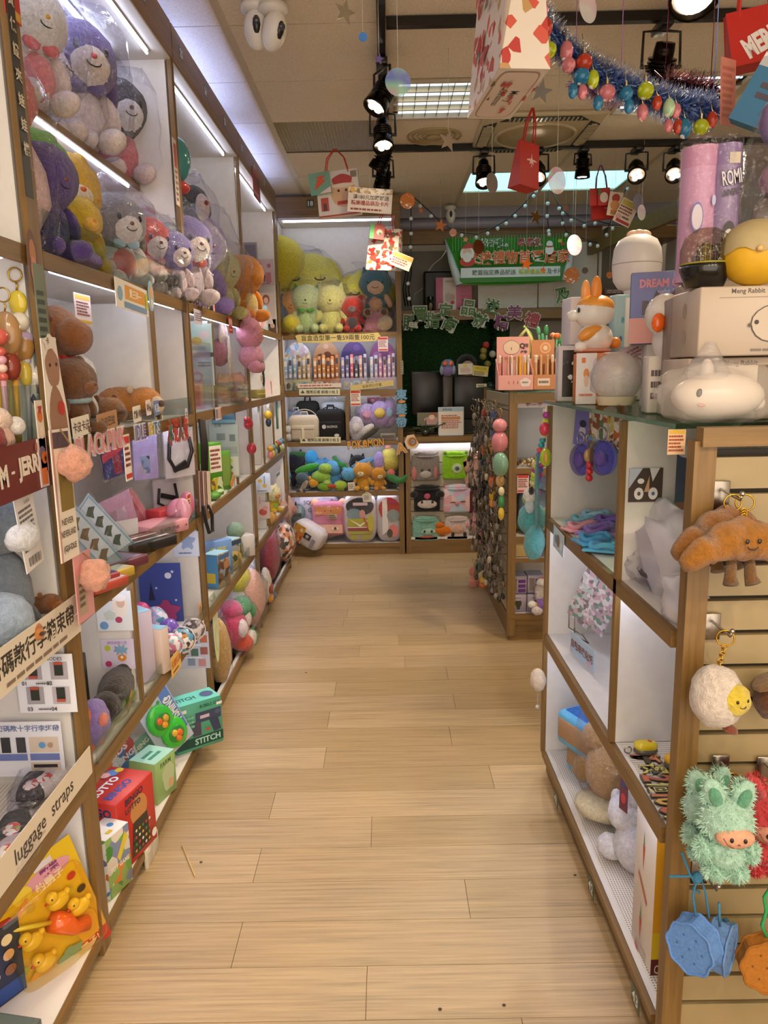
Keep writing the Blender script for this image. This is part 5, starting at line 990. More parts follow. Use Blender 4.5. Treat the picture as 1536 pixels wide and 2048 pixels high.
# bottom row
blob('rolled_cushion','tan rolled cushion in a bag standing at the post of the bottom row',atx(443,-.845,.063),[('roll',(0,0,.15),(.055,.07,.17),'#c39a52')],bag=((0,0,.16),(.06,.078,.18)),cat='cushion')
sign('board_card','tall pale green surfboard-shaped card at the near end of the bottom row',onx(432,1255,-.82),tilt(LX,0),.10,.34,'#d6dcb4',[('p',wob(0,-.15,.3,.2,amp=.02),'#c0cc94'),('p',wob(0,-.15,.22,.15,amp=.02),'#d6dcb4')],'card',poly=[(.5*math.cos(i*PI/12),.5*math.sin(i*PI/12)) for i in range(24)])
blob('pink_plush','hot pink and white bagged plush heap on the bottom row',atx(466,-.87,.063),[('body',(0,0,.13),(.09,.13,.11),'#c2305a'),('white_patch',(.07,-.05,.14),(.03,.05,.05),'#e8dcd8'),('white_patch',(.07,.06,.16),(.03,.05,.05),'#e8dcd8'),('front_body',(.06,0,.05),(.06,.09,.05),'#cc4a2c'),('white_paw',(.1,.02,.06),(.03,.05,.045),'#e6dcd0'),('head',(0,0,.23),(.07,.09,.05),'#c43c64')],bag=((.02,0,.15),(.13,.16,.16)))
blob('green_plush','green bagged plush in the bottom row',atx(486,-.83,.063),[('body',(0,0,.22),(.06,.10,.06),'#1f8a44'),('arm',(.04,.08,.17),(.03,.05,.04),'#2a9c4e'),('leg',(.05,-.02,.05),(.04,.06,.05),'#1f8a44')])
blob('pink_cushion','big pale pink bagged round cushion behind the green plush',atx(507,-.815,.063),[('ball',(0,0,.20),(.075,.15,.17),'#dda890')],bag=((0,0,.20),(.085,.165,.19)),cat='cushion')
blob('yellow_ball','pale yellow ball plush at the back of the bottom row',atx(480,-.88,.063),[('ball',(0,0,.34),(.08,.10,.09),'#d0c43c'),('base',(0,0,.15),(.09,.12,.15),'#c8c4b0')])
blob('red_cushion','dark red rolled velvet cushion in the corner bottom row',atx(540,-.86,.063),[('roll',(0,0,.22),(.07,.12,.2),'#9c2a34')],rot=(-14,0,0),bag=((0,0,.22),(.08,.14,.22)),cat='cushion')
blob('figure_pillow','white and orange figure pillow in front of the dark red cushion',atx(533,-.82,.063),[('body',(0,0,.12),(.04,.08,.12),'#dcd2c8'),('red_patch',(.03,.0,.1),(.02,.05,.04),'#a83a28'),('orange_patch',(.03,.0,.03),(.02,.05,.03),'#dc9424'),('foot',(.03,.06,.03),(.03,.03,.03),'#5c6a8c')],cat='pillow')
blob('pig_pillow','pink pig-like pillow in a clear bag at the corner',atx(566,-.86,.40),[('head',(0,0,.08),(.10,.15,.12),'#d8a898'),('snout',(.10,-.03,.07),(.02,.05,.035),'#c88478'),('ear',(0,.1,.2),(.03,.04,.06),'#c04a34'),('eye',(.1,.07,.1),(.008,.015,.02),'#2c2422',None,'gloss')],bag=((0,0,.09),(.13,.17,.17)),cat='pillow')
blob('snack_pillow','snack-packet pillow with black and orange print under the pig pillow',atx(570,-.84,.063),[('body',(0,0,.17),(.09,.16,.16),M('#c8b49c','collage',30,5,'#3c3830','#d98a5c','#e8dccc','#a8602c'))],bag=((0,0,.17),(.10,.17,.17)),cat='pillow')
for i,(px,z,c,c2) in enumerate(((553,.30,'#b83a34','#dcc8b8'),(549,.26,'#a8685c','#d8b4a0'))):
    blob('corner_plush',('red-eared','brown and peach')[i]+' plush heaped at the corner behind the pillows',atx(px,-.92,z),[('body',(0,0,.06),(.07,.1,.07),c2),('head',(0,.02,.14),(.05,.07,.05),c)])

# ================================================================ goods on the back shelf
def PB(px,y,z,name,label,h,col,rz=0,**kw): return plush(name,label,aty(px,y,z),h,rz,col,**kw)
YL = '#d3cf4a'
YE = M('#d3cf4a','plush')
def ballp(label,c,r,**kw):
    t = blob('round_plush',label,c,[('ball',(0,0,0),(r,r*.7,r*.95),YL),('ear',(-r*.8,0,r*.35),(r*.2,r*.12,r*.5),'#cbc440',(0,.5,0)),('ear',(r*.8,0,r*.35),(r*.2,r*.12,r*.5),'#cbc440',(0,-.5,0)),('face_patch',(0,-r*.45,-r*.35),(r*.45,r*.25,r*.3),'#d8d068')],bag=((0,0,0),(r*1.05,r*.78,r)))
    for q in (-1,1): MB().tube([(q*.4*r+.16*r*math.cos(a),-r*.68,.12*r-.08*r*math.sin(a)) for a in [PI*k/8 for k in range(9)]],.006,5).build('closed_eye',EYE,t)
    MB().ell((0,-r*.72,-r*.2),(r*.07,r*.03,r*.1)).build('mouth',M('#b8506c'),t)
ballp('largest yellow round plush with closed eyes, bagged, on the back shelf',ony(619,568,YB+.24),.26)
ballp('second yellow round plush with closed eyes behind the blue plush',ony(734,595,YB+.25),.235)
PB(556,YB+.20,1.877,'round_plush','yellow plush half hidden behind the corner upright',.78,'#cdbf34',hs=1.1,ears=None,eyes=None,nose=None)
PB(616,YB+.09,1.877,'cat_plush','green-hooded pale green cat plush in a bag on the back shelf',.38,'#b6cf8c',head='#c4d49c',ears='cat',earc='#5aa83c',bow='#5cae3c',limb='#bcd096',bag=True,k='plush',nose='#4a3a3c')
PB(664,YB+.08,1.877,'mouse_plush','light yellow plush with pointed ears sitting in the middle of the back shelf',.37,'#d6d47c',head='#d9d687',ears='cat',earc='#d6d47c',nose='#4a3028',cheek='#dc9c6c',bag=True)
PB(752,YB+.12,1.99,'bear_plush','teal blue plush with a peach belly seated at the right end of the back shelf',.38,'#4f7a8c',head='#4a7484',belly='#cfa382',face='#d6b69c',ears='cat',earc='#4a7484',limb='#d0aa8c',ft='#6c4c34',eyes='shut',nose=None)
PB(706,YB+.07,1.877,'monkey_plush','bright red and grey plush in a bag between the yellow and the teal ones',.28,'#c2281e',head='#c8301f',muz='#7a6a6c',ears='round',limb='#b8261c',belly='#4c444c',bag=True)
blob('pig_cushion','pink cushion plush with a cream side lying under the teal plush',aty(762,YB+.07,1.877),[('body',(0,0,.08),(.12,.08,.085),'#cc8894'),('cream_side',(.05,-.04,.05),(.075,.06,.06),'#d9c09c'),('ear',(-.1,0,.07),(.04,.03,.025),'#bc7480')],rot=(0,-22,0),bag=((0,0,.08),(.145,.10,.10)))
PB(579,YB+.12,1.877,'dragon_plush','orange plush with dangling arms at the left end of the back shelf',.33,'#cc8a2c',rz=18,head='#cf9038',ears='round',bag=True)
blob('plush_bundle','navy blue plush in a shiny bag at the corner of the back shelf',aty(566,YB+.06,1.877),[('body',(0,0,.16),(.06,.06,.16),'#3c5068')],bag=((0,0,.16),(.07,.07,.18)))
# pens row
ytop = 1.412
def tray(px0,px1,label,base,hc,els,w_=None):
    a,b = aty(px0,YB+.10,ytop),aty(px1,YB+.10,ytop);W = b.x-a.x
    t = thing('pen_display',label,'display box',((a.x+b.x)/2,YB+.10,ytop))
    MB().rbox((0,0,.045),(W,.10,.09),.004).build('tray',M(base,'paper'),t)
    pl = [(-W/2,0)]+[(W/2*math.cos(PI-PI*i/14),.16+.15*math.sin(PI*i/14)) for i in range(15)]+[(W/2,0)]
    hd = MB().prism(pl,.006,(0,.045,.09),(1,0,0),(0,0,1)).build('header_card',hc if not isinstance(hc,str) else M(hc,'paper'),t)
    if els: art(els,hd,W,.3,(0,.0415,.24),(1,0,0),(0,0,1))
    art([('l',0,0,.8,.5,1,'#e8dce0')],t,W,.09,(0,-.0505,.045),(1,0,0),(0,0,1))
    return t,W
TR = (tray(570,624,'cream blind-pen display with small printed faces at the left of the pen shelf','#cbb48c',M('#cfc8b8','collage',26,3,'#8fb0d0','#c9b0c0','#b08a5c','#d8d8dc'),[('r',0,-.1,.8,.3,'#a8c4dc')]),
      tray(628,680,'tan pen display with brown bear-shaped print on its rounded header','#b0623c','#b78e68',[('e',-.22,.1,.14,0,'#7c4428'),('e',.05,.15,.15,0,'#6c3a24'),('e',.28,.08,.13,0,'#7c4428'),('r',0,-.2,.5,.2,'#8c4a2c'),('e',0,.4,.1,0,'#c9a88c')]),
      tray(683,736,'violet pen display with a rounded purple header','#7c6a98','#55407c',[('e',.1,.0,.16,0,'#b0a4c8'),('r',-.28,.1,.36,.3,'#3c3474'),('e',.1,.35,.12,0,'#6c5494')]),
      tray(740,792,'orchid pen display with a pink-purple header at the right','#a06a94','#8a4f80',[('e',-.2,.1,.18,0,'#a870a0'),('e',.1,-.1,.14,0,'#b8b0c0')]))
pcs = (['#8fa4bc']*3+['#b39a6c']*2+['#c4ac8c'],['#b87a44','#c08448','#c9904c','#b87a44','#c47c34','#b06838'],['#8c88b4','#7f7cb0','#d06a74','#5c6470','#c09484','#a8b0cc'],['#a4c0dc','#a8b8d4','#c08ab4','#c49cc0','#a49cb8','#a8a0bc'])
for (t,W),cols,nm in zip(TR,pcs,('cream','tan','violet','orchid')):
    for i,c in enumerate(cols):
        x = -W/2+W*(i+.5)/6;h = .21+.012*((i*7) % 3)
        pn = thing('blind_pen','boxed blind pen in the %s pen display, %s from the left' % (nm,('first','second','third','fourth','fifth','last')[i]),'pen',(t.location.x+x,YB+.075,ytop+.055),0,'boxed pens on the back shelf')
        MB().rbox((0,0,h/2),(.026,.026,h),.003,seg=1).build('pen_box',M(c,'paper'),pn)
        art([('r',0,.28,.8,.2,'#4c4450' if i % 2 else '#e0d4cc'),('r',0,-.2,.7,.12,'#d8d0d4'),('e',0,.02,.28,.03,'#e4dcd8')],pn,.026,h,(0,-.0134,h/2),(1,0,0),(0,0,1),'front_print')
for i,(px,c,lb) in enumerate(((578,'#d4d0cc','white'),(596,'#c8b89c','cream'),(610,'#aab4c4','grey blue'),(622,'#d0b8a4','peach'),(640,'#e0d0c8','ivory'),(655,'#a86048','brick'),(668,'#c88c7c','rose'),(694,'#9c8cb8','lilac'),(714,'#a8b8c8','icy'),(728,'#c87c50','orange'),(744,'#c4a888','tan'),(762,'#b8a090','taupe'),(780,'#c09ca8','mauve'))):
    p = aty(px,YB+.03,ytop);b = thing('figure_box','small %s figure pack in front of the pen displays' % lb,'toy',p,0,'small packs along the pen shelf lip')
    MB().rbox((0,0,.035),(.06,.025,.07),.006).build('pack',M(c,'paper'),b);MB().ell((0,-.012,.04),(.018,.012,.024),n=10,k=6,lump=.3,seed=i).build('figure',M(('#8c6c54','#e8dccc','#5c6c94','#c8a44c')[i % 4],'gloss'),b)
film_bag(thing('sticker_bag','crinkled clear bag of stickers at the left end of the pen shelf','bag',aty(574,YB+.02,ytop+.01)),(0,0,.06),(.055,.025,.06),5,False)
yf = YB-.012
sign('shelf_banner','yellow scalloped banner about pen prices hung under the plush shelf',ony(676,676,yf),CX,.70,.075,'#d6c47c',[('t','盲盒造型筆一隻59兩隻100元',0,.05,.62,'#3c3428',.012,.94)],poly=[(-.5,.3),(-.46,.45),(-.3,.38),(0,.46),(.3,.38),(.47,.5),(.5,.1),(.44,-.4),(.2,-.46),(0,-.4),(-.2,-.48),(-.47,-.4)])
p = ony(766,688,yf);price_card('white price card hung over the orchid pen display',p,CX,.08,.115,bg='#e4dce6')
sign('shelf_strip','red and white scalloped strip on the lip under the tan pen display',ony(639,771,yf),CX,.36,.035,'#dccfc4',[('l',0,0,.9,.5,1,'#b8503c')])
sign('shelf_strip','slanted yellow strip on the lip under the right pen displays',ony(744,771,yf),tilt(CX,6),.36,.045,'#cbb878',[('t','全系列公仔盒',0,0,.6,'#6c5c34',.02,.9)])
for py,lb in ((784,'upper'),(880,'lower')): sign('shelf_strip',lb+' of two cream strips with a mountain mark naming small shoulder bags',ony(639 if lb == 'upper' else 641,py,yf),tilt(CX,-1),.34,.052,'#d8d6b8',[('p',[(-.46,-.2),(-.41,.3),(-.36,-.2)],'#3a3c34'),('t','微笑石塔 斜背小包',.03,0,.55,'#3a3c34',.02,.72),('r',.43,0,.02,.6,'#3a3c34')])
# backpacks
def backpack(label,loc,W,D,H,col,pcol=None,rz=0,logo=(),strap=None):
    t = thing('backpack',label,'backpack',loc,R(rz));c = M(col,'cloth')
    MB().rbox((0,0,H*.46),(W,D,H*.92),min(W,D)*.42,seg=4).build('main_body',c,t)
    MB().torus((0,.0,H*.55),W*.5,.004,(0,1,0),28,6).build('zip_piping',M(pcol or '#4a4a48','cloth'),t)
    MB().tube([(-W*.12,0,H*.9),(-W*.1,0,H*1.02),(W*.1,0,H*1.02),(W*.12,0,H*.9)],.008,6).build('top_handle',M(pcol or col,'cloth'),t)
    pk = MB().rbox((0,-D*.5,H*.32),(W*.76,D*.3,H*.5),.02,seg=3).build('front_pocket',M(pcol,'cloth') if pcol else c,t)
    if strap:
        MB().rbox((0,-D*.66,H*.5),(W*.7,.012,H*.12),.006).build('pocket_flap',M(strap,'cloth'),pk);MB().rbox((0,-D*.68,H*.3),(.022,.01,H*.4),.003).build('buckle_strap',M('#e2d6bc','cloth'),pk)
    if logo: art(logo,t,W*.7,H*.45,(0,-D*.65-.001,H*.33),(1,0,0),(0,0,1))
    return t
backpack('cream backpack with flap pockets on the back shelf',aty(610,YB+.07,.987),.27,.13,.24,'#cbbfae','#c4b8a6',strap='#d2c8b8',rz=-4)
backpack('black backpack with a white mark on its front on the back shelf',aty(663,YB+.09,.987),.25,.13,.29,'#17161a','#141317',logo=[('t','BACKPACK',.1,.2,.16,'#c8c8cc',.02,.5),('e',-.3,.2,.1,0,'#c8c8cc'),('e',.3,-.36,.12,.1,'#d0d0d0')])
backpack('light grey backpack half hidden behind the black one',aty(670,YB+.20,.987),.22,.1,.35,'#aab0b4')
backpack('denim blue backpack behind the cream one',aty(594,YB+.19,.987),.2,.1,.27,'#7488a8','#c4ccd8')
backpack('black backpack at the back between the cream and grey ones',aty(618,YB+.26,.987),.2,.1,.36,'#20221f')
blob('white_plush','small white plush slumped at the left corner of the backpack cell',aty(578,YB+.04,.987),[('body',(0,0,.04),(.04,.04,.04),'#d4d4d8'),('head',(0,-.01,.1),(.035,.035,.035),'#dcdce0')])
# right cell
for i,(px,dy,z,W,Hh,c,lb) in enumerate(((713,.06,0,.085,.20,'#d9d4da','white fluffy'),(735,.2,.10,.11,.2,'#cfb8d4','lilac'),(760,.17,.10,.12,.22,'#b79cc8','violet'),(778,.2,.1,.1,.22,'#c8a8cc','orchid'))):
    blob('hair_band_pack',lb+' hair band in a crinkled bag in the right cell of the back shelf',aty(px,YB+dy,.987+z),[('band',(0,0,Hh*.5),(W*.8,.05,Hh*.5),c),('bow',(.0,-.05,Hh*.55),(W*.4,.02,Hh*.2),('#e2dee4','#e0a0b8','#dcc05c','#a8c8dc')[i])],bag=((0,0,Hh*.5),(W,.06,Hh*.56)),cat='hair band')
blob('slipper','grey and white slipper leaning in the right cell of the back shelf',aty(746,YB+.06,1.0),[('sole',(0,0,.05),(.10,.04,.03),'#4c4842'),('upper',(-.02,0,.09),(.09,.04,.035),'#d8d4cc')],rot=(0,-32,0),cat='slipper')
carton('clear_case','small grey clear-lidded case at the right end of the cell',aty(776,YB+.04,.987),(.13,.08,.055),0,'#8a8478',[('r',0,0,.8,.5,'#5c5850')])
price_card('red and white price card in the left of the right cell',ony(711,796,YB-.004),CX,.085,.13)
sign('hanging_mobile','dark red and pink fish-shaped hair clip card at the back of the right cell',ony(753,803,YB+.3),CX,.16,.07,'#8f2f44',[('r',.2,-.25,.5,.3,'#d8b83c'),('e',-.2,.1,.1,0,'#d8a0a8')],'card')
sign('price_tag','pink tag at the top right of the right cell',ony(775,790,YB+.02),tilt(CX,5),.13,.04,'#d8b0a4',[('l',0,0,.9,.6,1,'#a8503c')],'price tag')
# cut-out letters of the next row
cutout('letter_sign','orange cut-out letters reading POKEMON on the back shelf edge','POKeMON',ony(732,887,yf-.01),tilt(CX,4),.066,'#e0a02c',edge='#39404c',bold=.03,W=.31)
cutout('letter_sign','orange cut-out letter A beside a round badge on the corner post','A',ony(803,896,yf-.02),tilt(CX,12),.085,'#cf8f34',edge='#e2cdb4',bold=.03)
sign('round_badge','orange round badge cut-out beside the letter A',ony(823,884,yf-.02),tilt(CX,14),.115,.125,'#dfcab0',[('e',.05,0,.36,0,'#c98434'),('e',.08,0,.24,0,'#3c3028'),('e',.08,0,.19,0,'#b8a090'),('l',.08,0,.3,.2,2,'#4a3c34')],poly=[(-.5,.1),(-.2,.5),(.3,.45),(.5,-.3),(.2,-.5),(-.4,-.4)])
cutout('letter_sign','vertical blue cut-out characters for hair ties on the back shelf post','束',ony(804,789,yf-.004),CX,.085,'#6fa4c4',edge='#4a84a8',bold=.03)
cutout('letter_sign','blue cut-out middle character on the back shelf post','髮',ony(804,818,yf-.004),CX,.085,'#6fa4c4',edge='#4a84a8',bold=.02)
cutout('letter_sign','blue cut-out lowest character on the back shelf post','帶',ony(804,845,yf-.004),CX,.085,'#6fa4c4',edge='#4a84a8',bold=.02)
for py,w_ in ((803,'upper'),(831,'lower')): sign('round_sticker',w_+' of the orange oval stickers between the blue characters',ony(804,py,yf),CX,.06,.026,'#c9843c',[('e',0,0,.3,.2,'#d89c54')],'sticker',poly=[(.5*math.cos(i*PI/8),.5*math.sin(i*PI/8)) for i in range(16)])
sign('phone_strip','narrow green-grey strip on the back shelf post over the characters',ony(804,735,yf),CX,.022,.11,'#8a8c7c',[('l',0,0,.7,.9,5,'#4a4c44')])
# plush heap row z .557
zr = .557
PP = [(588,.22,.02,.30,'#141c30','#101626','cat','navy black plush filling the left of the mixed plush row'),
      (640,.20,.0,.26,'#2a5c9c','#4c98cc','round','blue plush sitting at the back left of the mixed plush row'),
      (668,.14,.03,.22,'#4f90c8','#5aa0d4','round','sky blue plush in the middle of the mixed plush row'),
      (700,.07,.0,.19,'#25282c','#5aa4d0','round','blue-headed dark plush with a paper tag at the front'),
      (716,.24,.06,.22,'#1c1c22','#1c1c22','cat','black plush at the back of the mixed plush row'),
      (727,.05,.0,.235,'#d9a02c','#cf9028','cat','golden orange long-eared plush at the front of the mixed row'),
      (757,.05,.0,.19,'#d0942c','#c98a24','cat','smaller golden plush right of the first golden one'),
      (606,.06,.0,.16,'#3a4c58','#4c6474','round','slate plush at the front left of the mixed plush row'),
      (782,.2,.0,.2,'#5c6464','#7a8480','round','grey-green plush at the right end of the mixed row')]
for px,dy,dz,h,c,hc,er,lb in PP: PB(px,YB+dy,zr+dz,'mixed_plush',lb,h,c,head=hc,ears=er,muz='#d8c89c' if c[1] in 'd' else None,rz=(px % 40)-20)
blob('leaf_plush','lime plush with a long green leaf ear lying on the mixed row',aty(642,YB+.08,.70),[('body',(0,0,-.02),(.085,.07,.055),'#8fbf48'),('head',(.04,-.02,.05),(.06,.055,.045),'#9ac450'),('leaf_ear',(-.12,0,.05),(.11,.03,.035),'#3f9c34',(0,-.3,0)),('foot',(.05,-.05,-.07),(.03,.03,.025),'#a8c860')])
blob('frog_plush','yellow-green reptile plush with a red mouth lying at the shelf front',aty(665,YB+.05,zr),[('body',(-.06,0,.04),(.07,.05,.04),'#7cae2c'),('head',(.07,-.01,.045),(.06,.05,.045),'#9cba34'),('mouth',(0,-.04,.045),(.04,.02,.02),'#b8442c'),('tail',(-.03,.01,.1),(.012,.012,.06),'#8cbc34',(0,-.3,0))])
def snake(label,pts,r,col): return tag(MB().tube(pts,r,10).build('serpent_plush',M(col,'plush')),label,'plush toy')
snake('dark green serpent plush winding over the middle of the mixed row',[aty(668,YB+.15,.84),aty(675,YB+.12,.78),aty(688,YB+.10,.76),aty(697,YB+.10,.70),aty(712,YB+.10,.69),aty(740,YB+.13,.70)],[.022,.03,.032,.034,.034,.03],'#2c7a34')
snake('green serpent plush tail hanging out past the right post',[aty(772,YB+.10,.68),aty(785,YB+.06,.655),aty(797,YB+.02,.635),aty(806,YB-.03,.65),aty(813,YB-.05,.69)],[.034,.034,.03,.026,.012],'#2f8038')
blob('striped_plush','big lilac, yellow and blue bird plush at the top right of the mixed row',aty(770,YB+.15,.80),[('body',(.04,0,0),(.09,.08,.11),'#d4c65c'),('lilac_wing',(-.05,-.04,-.02),(.05,.06,.10),'#a48cc0'),('beak',(-.19,-.02,-.02),(.11,.03,.03),'#6ca4cc',(0,-.35,0)),('crest',(.03,0,.11),(.03,.03,.025),'#d88c7c'),('foot',(.05,-.07,-.11),(.035,.03,.04),'#d9706c')])
blob('pocket_plush','small yellow plush with a printed face among the dark plush',aty(627,YB+.05,.63),[('head',(0,0,0),(.045,.035,.04),'#d99c2c'),('ear',(-.03,0,.04),(.015,.012,.02),'#d99c2c'),('ear',(.03,0,.045),(.015,.012,.02),'#d99c2c')])
blob('letter_plush','blue folded ear plush sticking up at the left of the row',aty(623,YB+.16,.83),[('ear',(0,0,0),(.06,.03,.07),'#3c9cd4'),('stem',(-.03,0,-.12),(.06,.04,.06),'#4a8cc8')])
blob('tree_plush','grassy green plush along the back left of the mixed row',aty(592,YB+.2,.86),[('top',(0,0,0),(.10,.05,.03),'#2f6a2c')])
sign('price_tag','paper tag leaning on the slate plush',aty(608,YB+.02,.61),tilt(CX,-28),.04,.11,'#a89c88',[lines(4)],'price tag')
sign('price_tag','cream paper tag on the dark blue-headed plush',aty(703,YB+.0,.60),tilt(CX,3),.06,.07,'#d6cdb8',[lines(3)],'price tag')
sign('price_tag','house-shaped cream tag hung over the lowest shelf',ony(734,993,yf),CX,.085,.095,'#d4ccbc',[lines(3,'#7a7060',0,-.1,.6,.4)],'price tag',poly=[(-.4,-.5),(.4,-.5),(.5,.15),(0,.5),(-.5,.15)])
# lowest row z .102: printed pillows
zb = .102
def pillow(label,loc,W,D,H,mt,rz=0,els=(),rot=None,bag=True,sq=.55,extra=()):
    t = thing('printed_pillow',label,'pillow',loc,R(rz),None,rot)
    MB().ell((0,0,H/2),(W/2,D/2,H/2),n=24,k=14,sq=sq).build('cushion',mt if not isinstance(mt,str) else M(mt,'cloth'),t)
    for nm,c,r,col in extra: MB().ell(c,r,n=12,k=8).build(nm,M(col,'cloth'),t)
    if els: art(els,t,W*.86,H*.86,(0,-D*.52,H/2),(1,0,0),(0,0,1),'front_print',.0025)
    if bag: film_bag(t,(0,0,H/2),(W*.54,D*.6,H*.54),seed=int(W*99),top=False,sq=.6)
    return t
pillow('pale grey pillow printed SQUID GAME at the back of the lowest shelf',aty(632,YB+.2,zb),.46,.12,.42,'#cfc8d0',els=[('t','SQUID',-.05,.36,.11,'#4a444c',0,.5),('t','GAME',.05,.18,.11,'#4a444c',0,.46),('e',-.06,.36,.03,0,'#b83a44'),('r',.24,.17,.06,.05,'#c23a3c'),('p',[(.34,.38),(.4,.46),(.46,.38),(.4,.3)],'#8c7c64')],bag=False)
pillow('orange and pink cat-eared pillow printed with two eyes',aty(660,YB+.09,zb+.06),.30,.11,.30,'#c8788c',rz=-3,sq=.4,extra=[('ear',(-.12,0,.28),(.04,.03,.045),'#d9a07c'),('ear',(.12,0,.28),(.04,.03,.045),'#d9a07c')],
       els=[('r',0,.3,.9,.3,'#d98a4c'),('p',[(-.45,.1),(.45,.2),(.45,-.16),(-.45,-.16)],'#c4748c'),('r',0,-.32,.92,.3,'#dcae98'),('e',-.22,-.3,.11,.05,'#efe4da'),('e',-.22,-.3,.05,.05,'#5c463c'),('e',.22,-.3,.11,.05,'#efe4da'),('e',.22,-.3,.05,.05,'#5c463c'),('e',-.1,.3,.02,0,'#3a2c24'),('e',.1,.3,.02,0,'#3a2c24'),('r',.15,.12,.3,.15,'#b8a890'),('l',.15,.12,.26,.12,2,'#4c4a34')])
pillow('olive robe printed figure pillow in a clear bag',aty(722,YB+.07,zb),.29,.13,.44,'#cfc2b8',sq=.6,els=[('p',wob(0,.27,.48,.2,amp=.02),'#2a262c'),('e',-.2,.1,.26,.13,'#7c949c'),('e',.08,.1,.1,.1,'#c88c84'),('r',0,-.18,.84,.36,'#a8a03c'),('p',[(-.4,.0),(0,-.14),(.4,.02),(0,-.2)],'#e0d8b4'),('r',0,-.24,.86,.08,'#8c3c40'),('r',0,-.2,.86,.02,'#dcd4c8'),('p',[(.1,.02),(.16,.02),(.36,-.3),(.3,-.3)],'#b8502c'),('r',-.22,-.42,.26,.1,'#9c9434'),('r',.2,-.42,.3,.1,'#9c9434'),('e',.36,-.1,.1,.2,'#b4ac3c'),('r',.02,.34,.5,.07,'#c8b0b8')])
pillow('red, white and grey printed figure pillow at the right end of the lowest shelf',aty(780,YB+.08,zb),.24,.13,.44,'#c8c0bc',sq=.6,els=[('p',wob(0,.2,.45,.26,amp=.03),'#b83424'),('p',[(-.3,.4),(-.1,.44),(-.05,-.3),(-.3,-.4)],'#e4dcd4'),('e',.15,.05,.26,.14,'#84908c'),('e',.15,-.3,.2,.14,'#d0746c'),('e',0,-.36,.12,.1,'#4a443c'),('r',.1,.37,.4,.08,'#a02c50')])
pillow('noodle packet pillow lying at the left front of the lowest shelf',aty(610,YB+.02,zb),.30,.2,.20,'#d8d0cc',rz=-25,rot=(0,R(28),R(-20)),els=[('r',-.25,0,.4,.9,M('#d98a24','collage',36,2,'#e0a83c','#c84a24','#efe0c0')),('r',.1,.1,.26,.3,'#3c3438'),('t','辛',.1,.1,.2,'#d8d0d0',.03),('r',.36,-.1,.14,.5,'#8a8488')])
pillow('green and grey bullet-shaped pillow behind the noodle packet',aty(586,YB+.12,zb+.18),.22,.12,.16,'#6c8480',sq=.8,els=[('r',0,.2,.9,.3,'#a8bcb8'),('r',0,-.1,.9,.2,'#2f4a44')])
# ================================================================ behind the counter
YC = 7.0;DK = M('#3a372e','matte')
t = thing('wall_cupboard','white-doored oak wall cupboard behind the counter under the green banner','cupboard',(1.05,7.2,2.0))
MB().box((1.05,YC+.02,2.735),(1.82,.06,.13)).build('top_beam',WX,t,True)
MB().box((1.05,YC+.2,2.05),(1.82,.42,.09)).build('shelf',WX,t,True)
MB().box((.49,YC+.40,2.38),(.70,.02,.58)).build('back_panel',M('#5c594c','lam'),t,True)
DR = M('#b9b7ae','lam')
for x0_,x1_,z0,z1 in ((.85,1.395,2.10,2.665),(1.40,1.93,2.10,2.665),(1.94,1.97,2.10,2.665)): MB().box(((x0_+x1_)/2,YC+.01,(z0+z1)/2),(x1_-x0_-.006,.02,z1-z0)).build('door',DR,t,True)
MB().box((.145,YC+.2,2.38),(.02,.42,.6)).build('side_panel',WZ,t,True)
GW = MB().box((.66,7.42,1.5),(1.1,.03,1.0)).build('grass_wall',M('#245a2c','grasswall'));tag(GW,'dark green artificial grass panel on the wall behind the till','wall panel')
MB().box((.66,7.42,.995),(1.1,.05,.02)).build('lower_trim',WX,GW)
t = thing('wall_cupboard','dark recessed oak cupboard at the far right corner behind the white doors','cupboard',(2.3,7.2,2.0))
MB().box((2.3,7.3,2.35),(.62,.02,.9)).build('back_panel',M('#6a675a','lam'),t,True)
for z in (2.72,2.08): MB().box((2.3,7.1,z),(.64,.4,.1)).build('shelf',WX,t,True)
for i,z in enumerate((2.14,2.2)): carton('stock_box',('lower','upper')[i]+' printed stock carton in the far right cupboard',(2.2,7.08,z),(.4,.2,.055),0,('#8a6c68','#6c4c44')[i],[('l',0,0,.9,.6,2,'#b8a8a0')])
MB_ = MB();a,b = ony(1180,496,6.98),ony(1400,402,5.2);d = (b-a).normalized();MB_.box((a+b)/2,((b-a).length,.05,.12),(0,-math.asin(d.z),math.atan2(d.y,d.x)))
struct('trim_2',MB_,WX)['label'] = 'slanting oak ceiling beam at the far right'
carton('black_speaker','black boxy speaker standing on the cupboard shelf behind the pink box',(.52,YC+.22,2.095),(.30,.2,.36),0,'#100f10',[('r',0,0,.9,.9,'#161518')],cat='speaker')
p = aty(907,YC+.08,2.095);carton('pink_gift_box','pink box with a white picture band on the cupboard shelf',p,(.33,.08,.29),0,'#cf7c9a',[('r',-.12,0,.36,.98,'#d8d0d0'),('e',-.16,-.1,.09,.14,'#b8b4b4'),('e',-.04,-.1,.07,.1,'#c4a49c'),('e',-.04,-.26,.06,.06,'#b8383c'),('t','造型公仔',-.12,.38,.06,'#5c5456',.01,.3),('l',.3,.0,.2,.8,6,'#c06c8c')])
t = thing('glass_jar','small glass jar with a dark lid on the cupboard shelf','jar',aty(861,YC+.06,2.095))
MB().lathe([(0,0),(.032,0),(.032,.09),(.026,.1)]).build('jar_body',M('#cfd0c8','clear'),t);MB().cyl((0,0,.1),(0,0,.125),.03).build('lid',M('#4a4a44','metal'),t);MB().ell((0,0,.04),(.02,.02,.035)).build('contents',M('#c8b48c'),t)
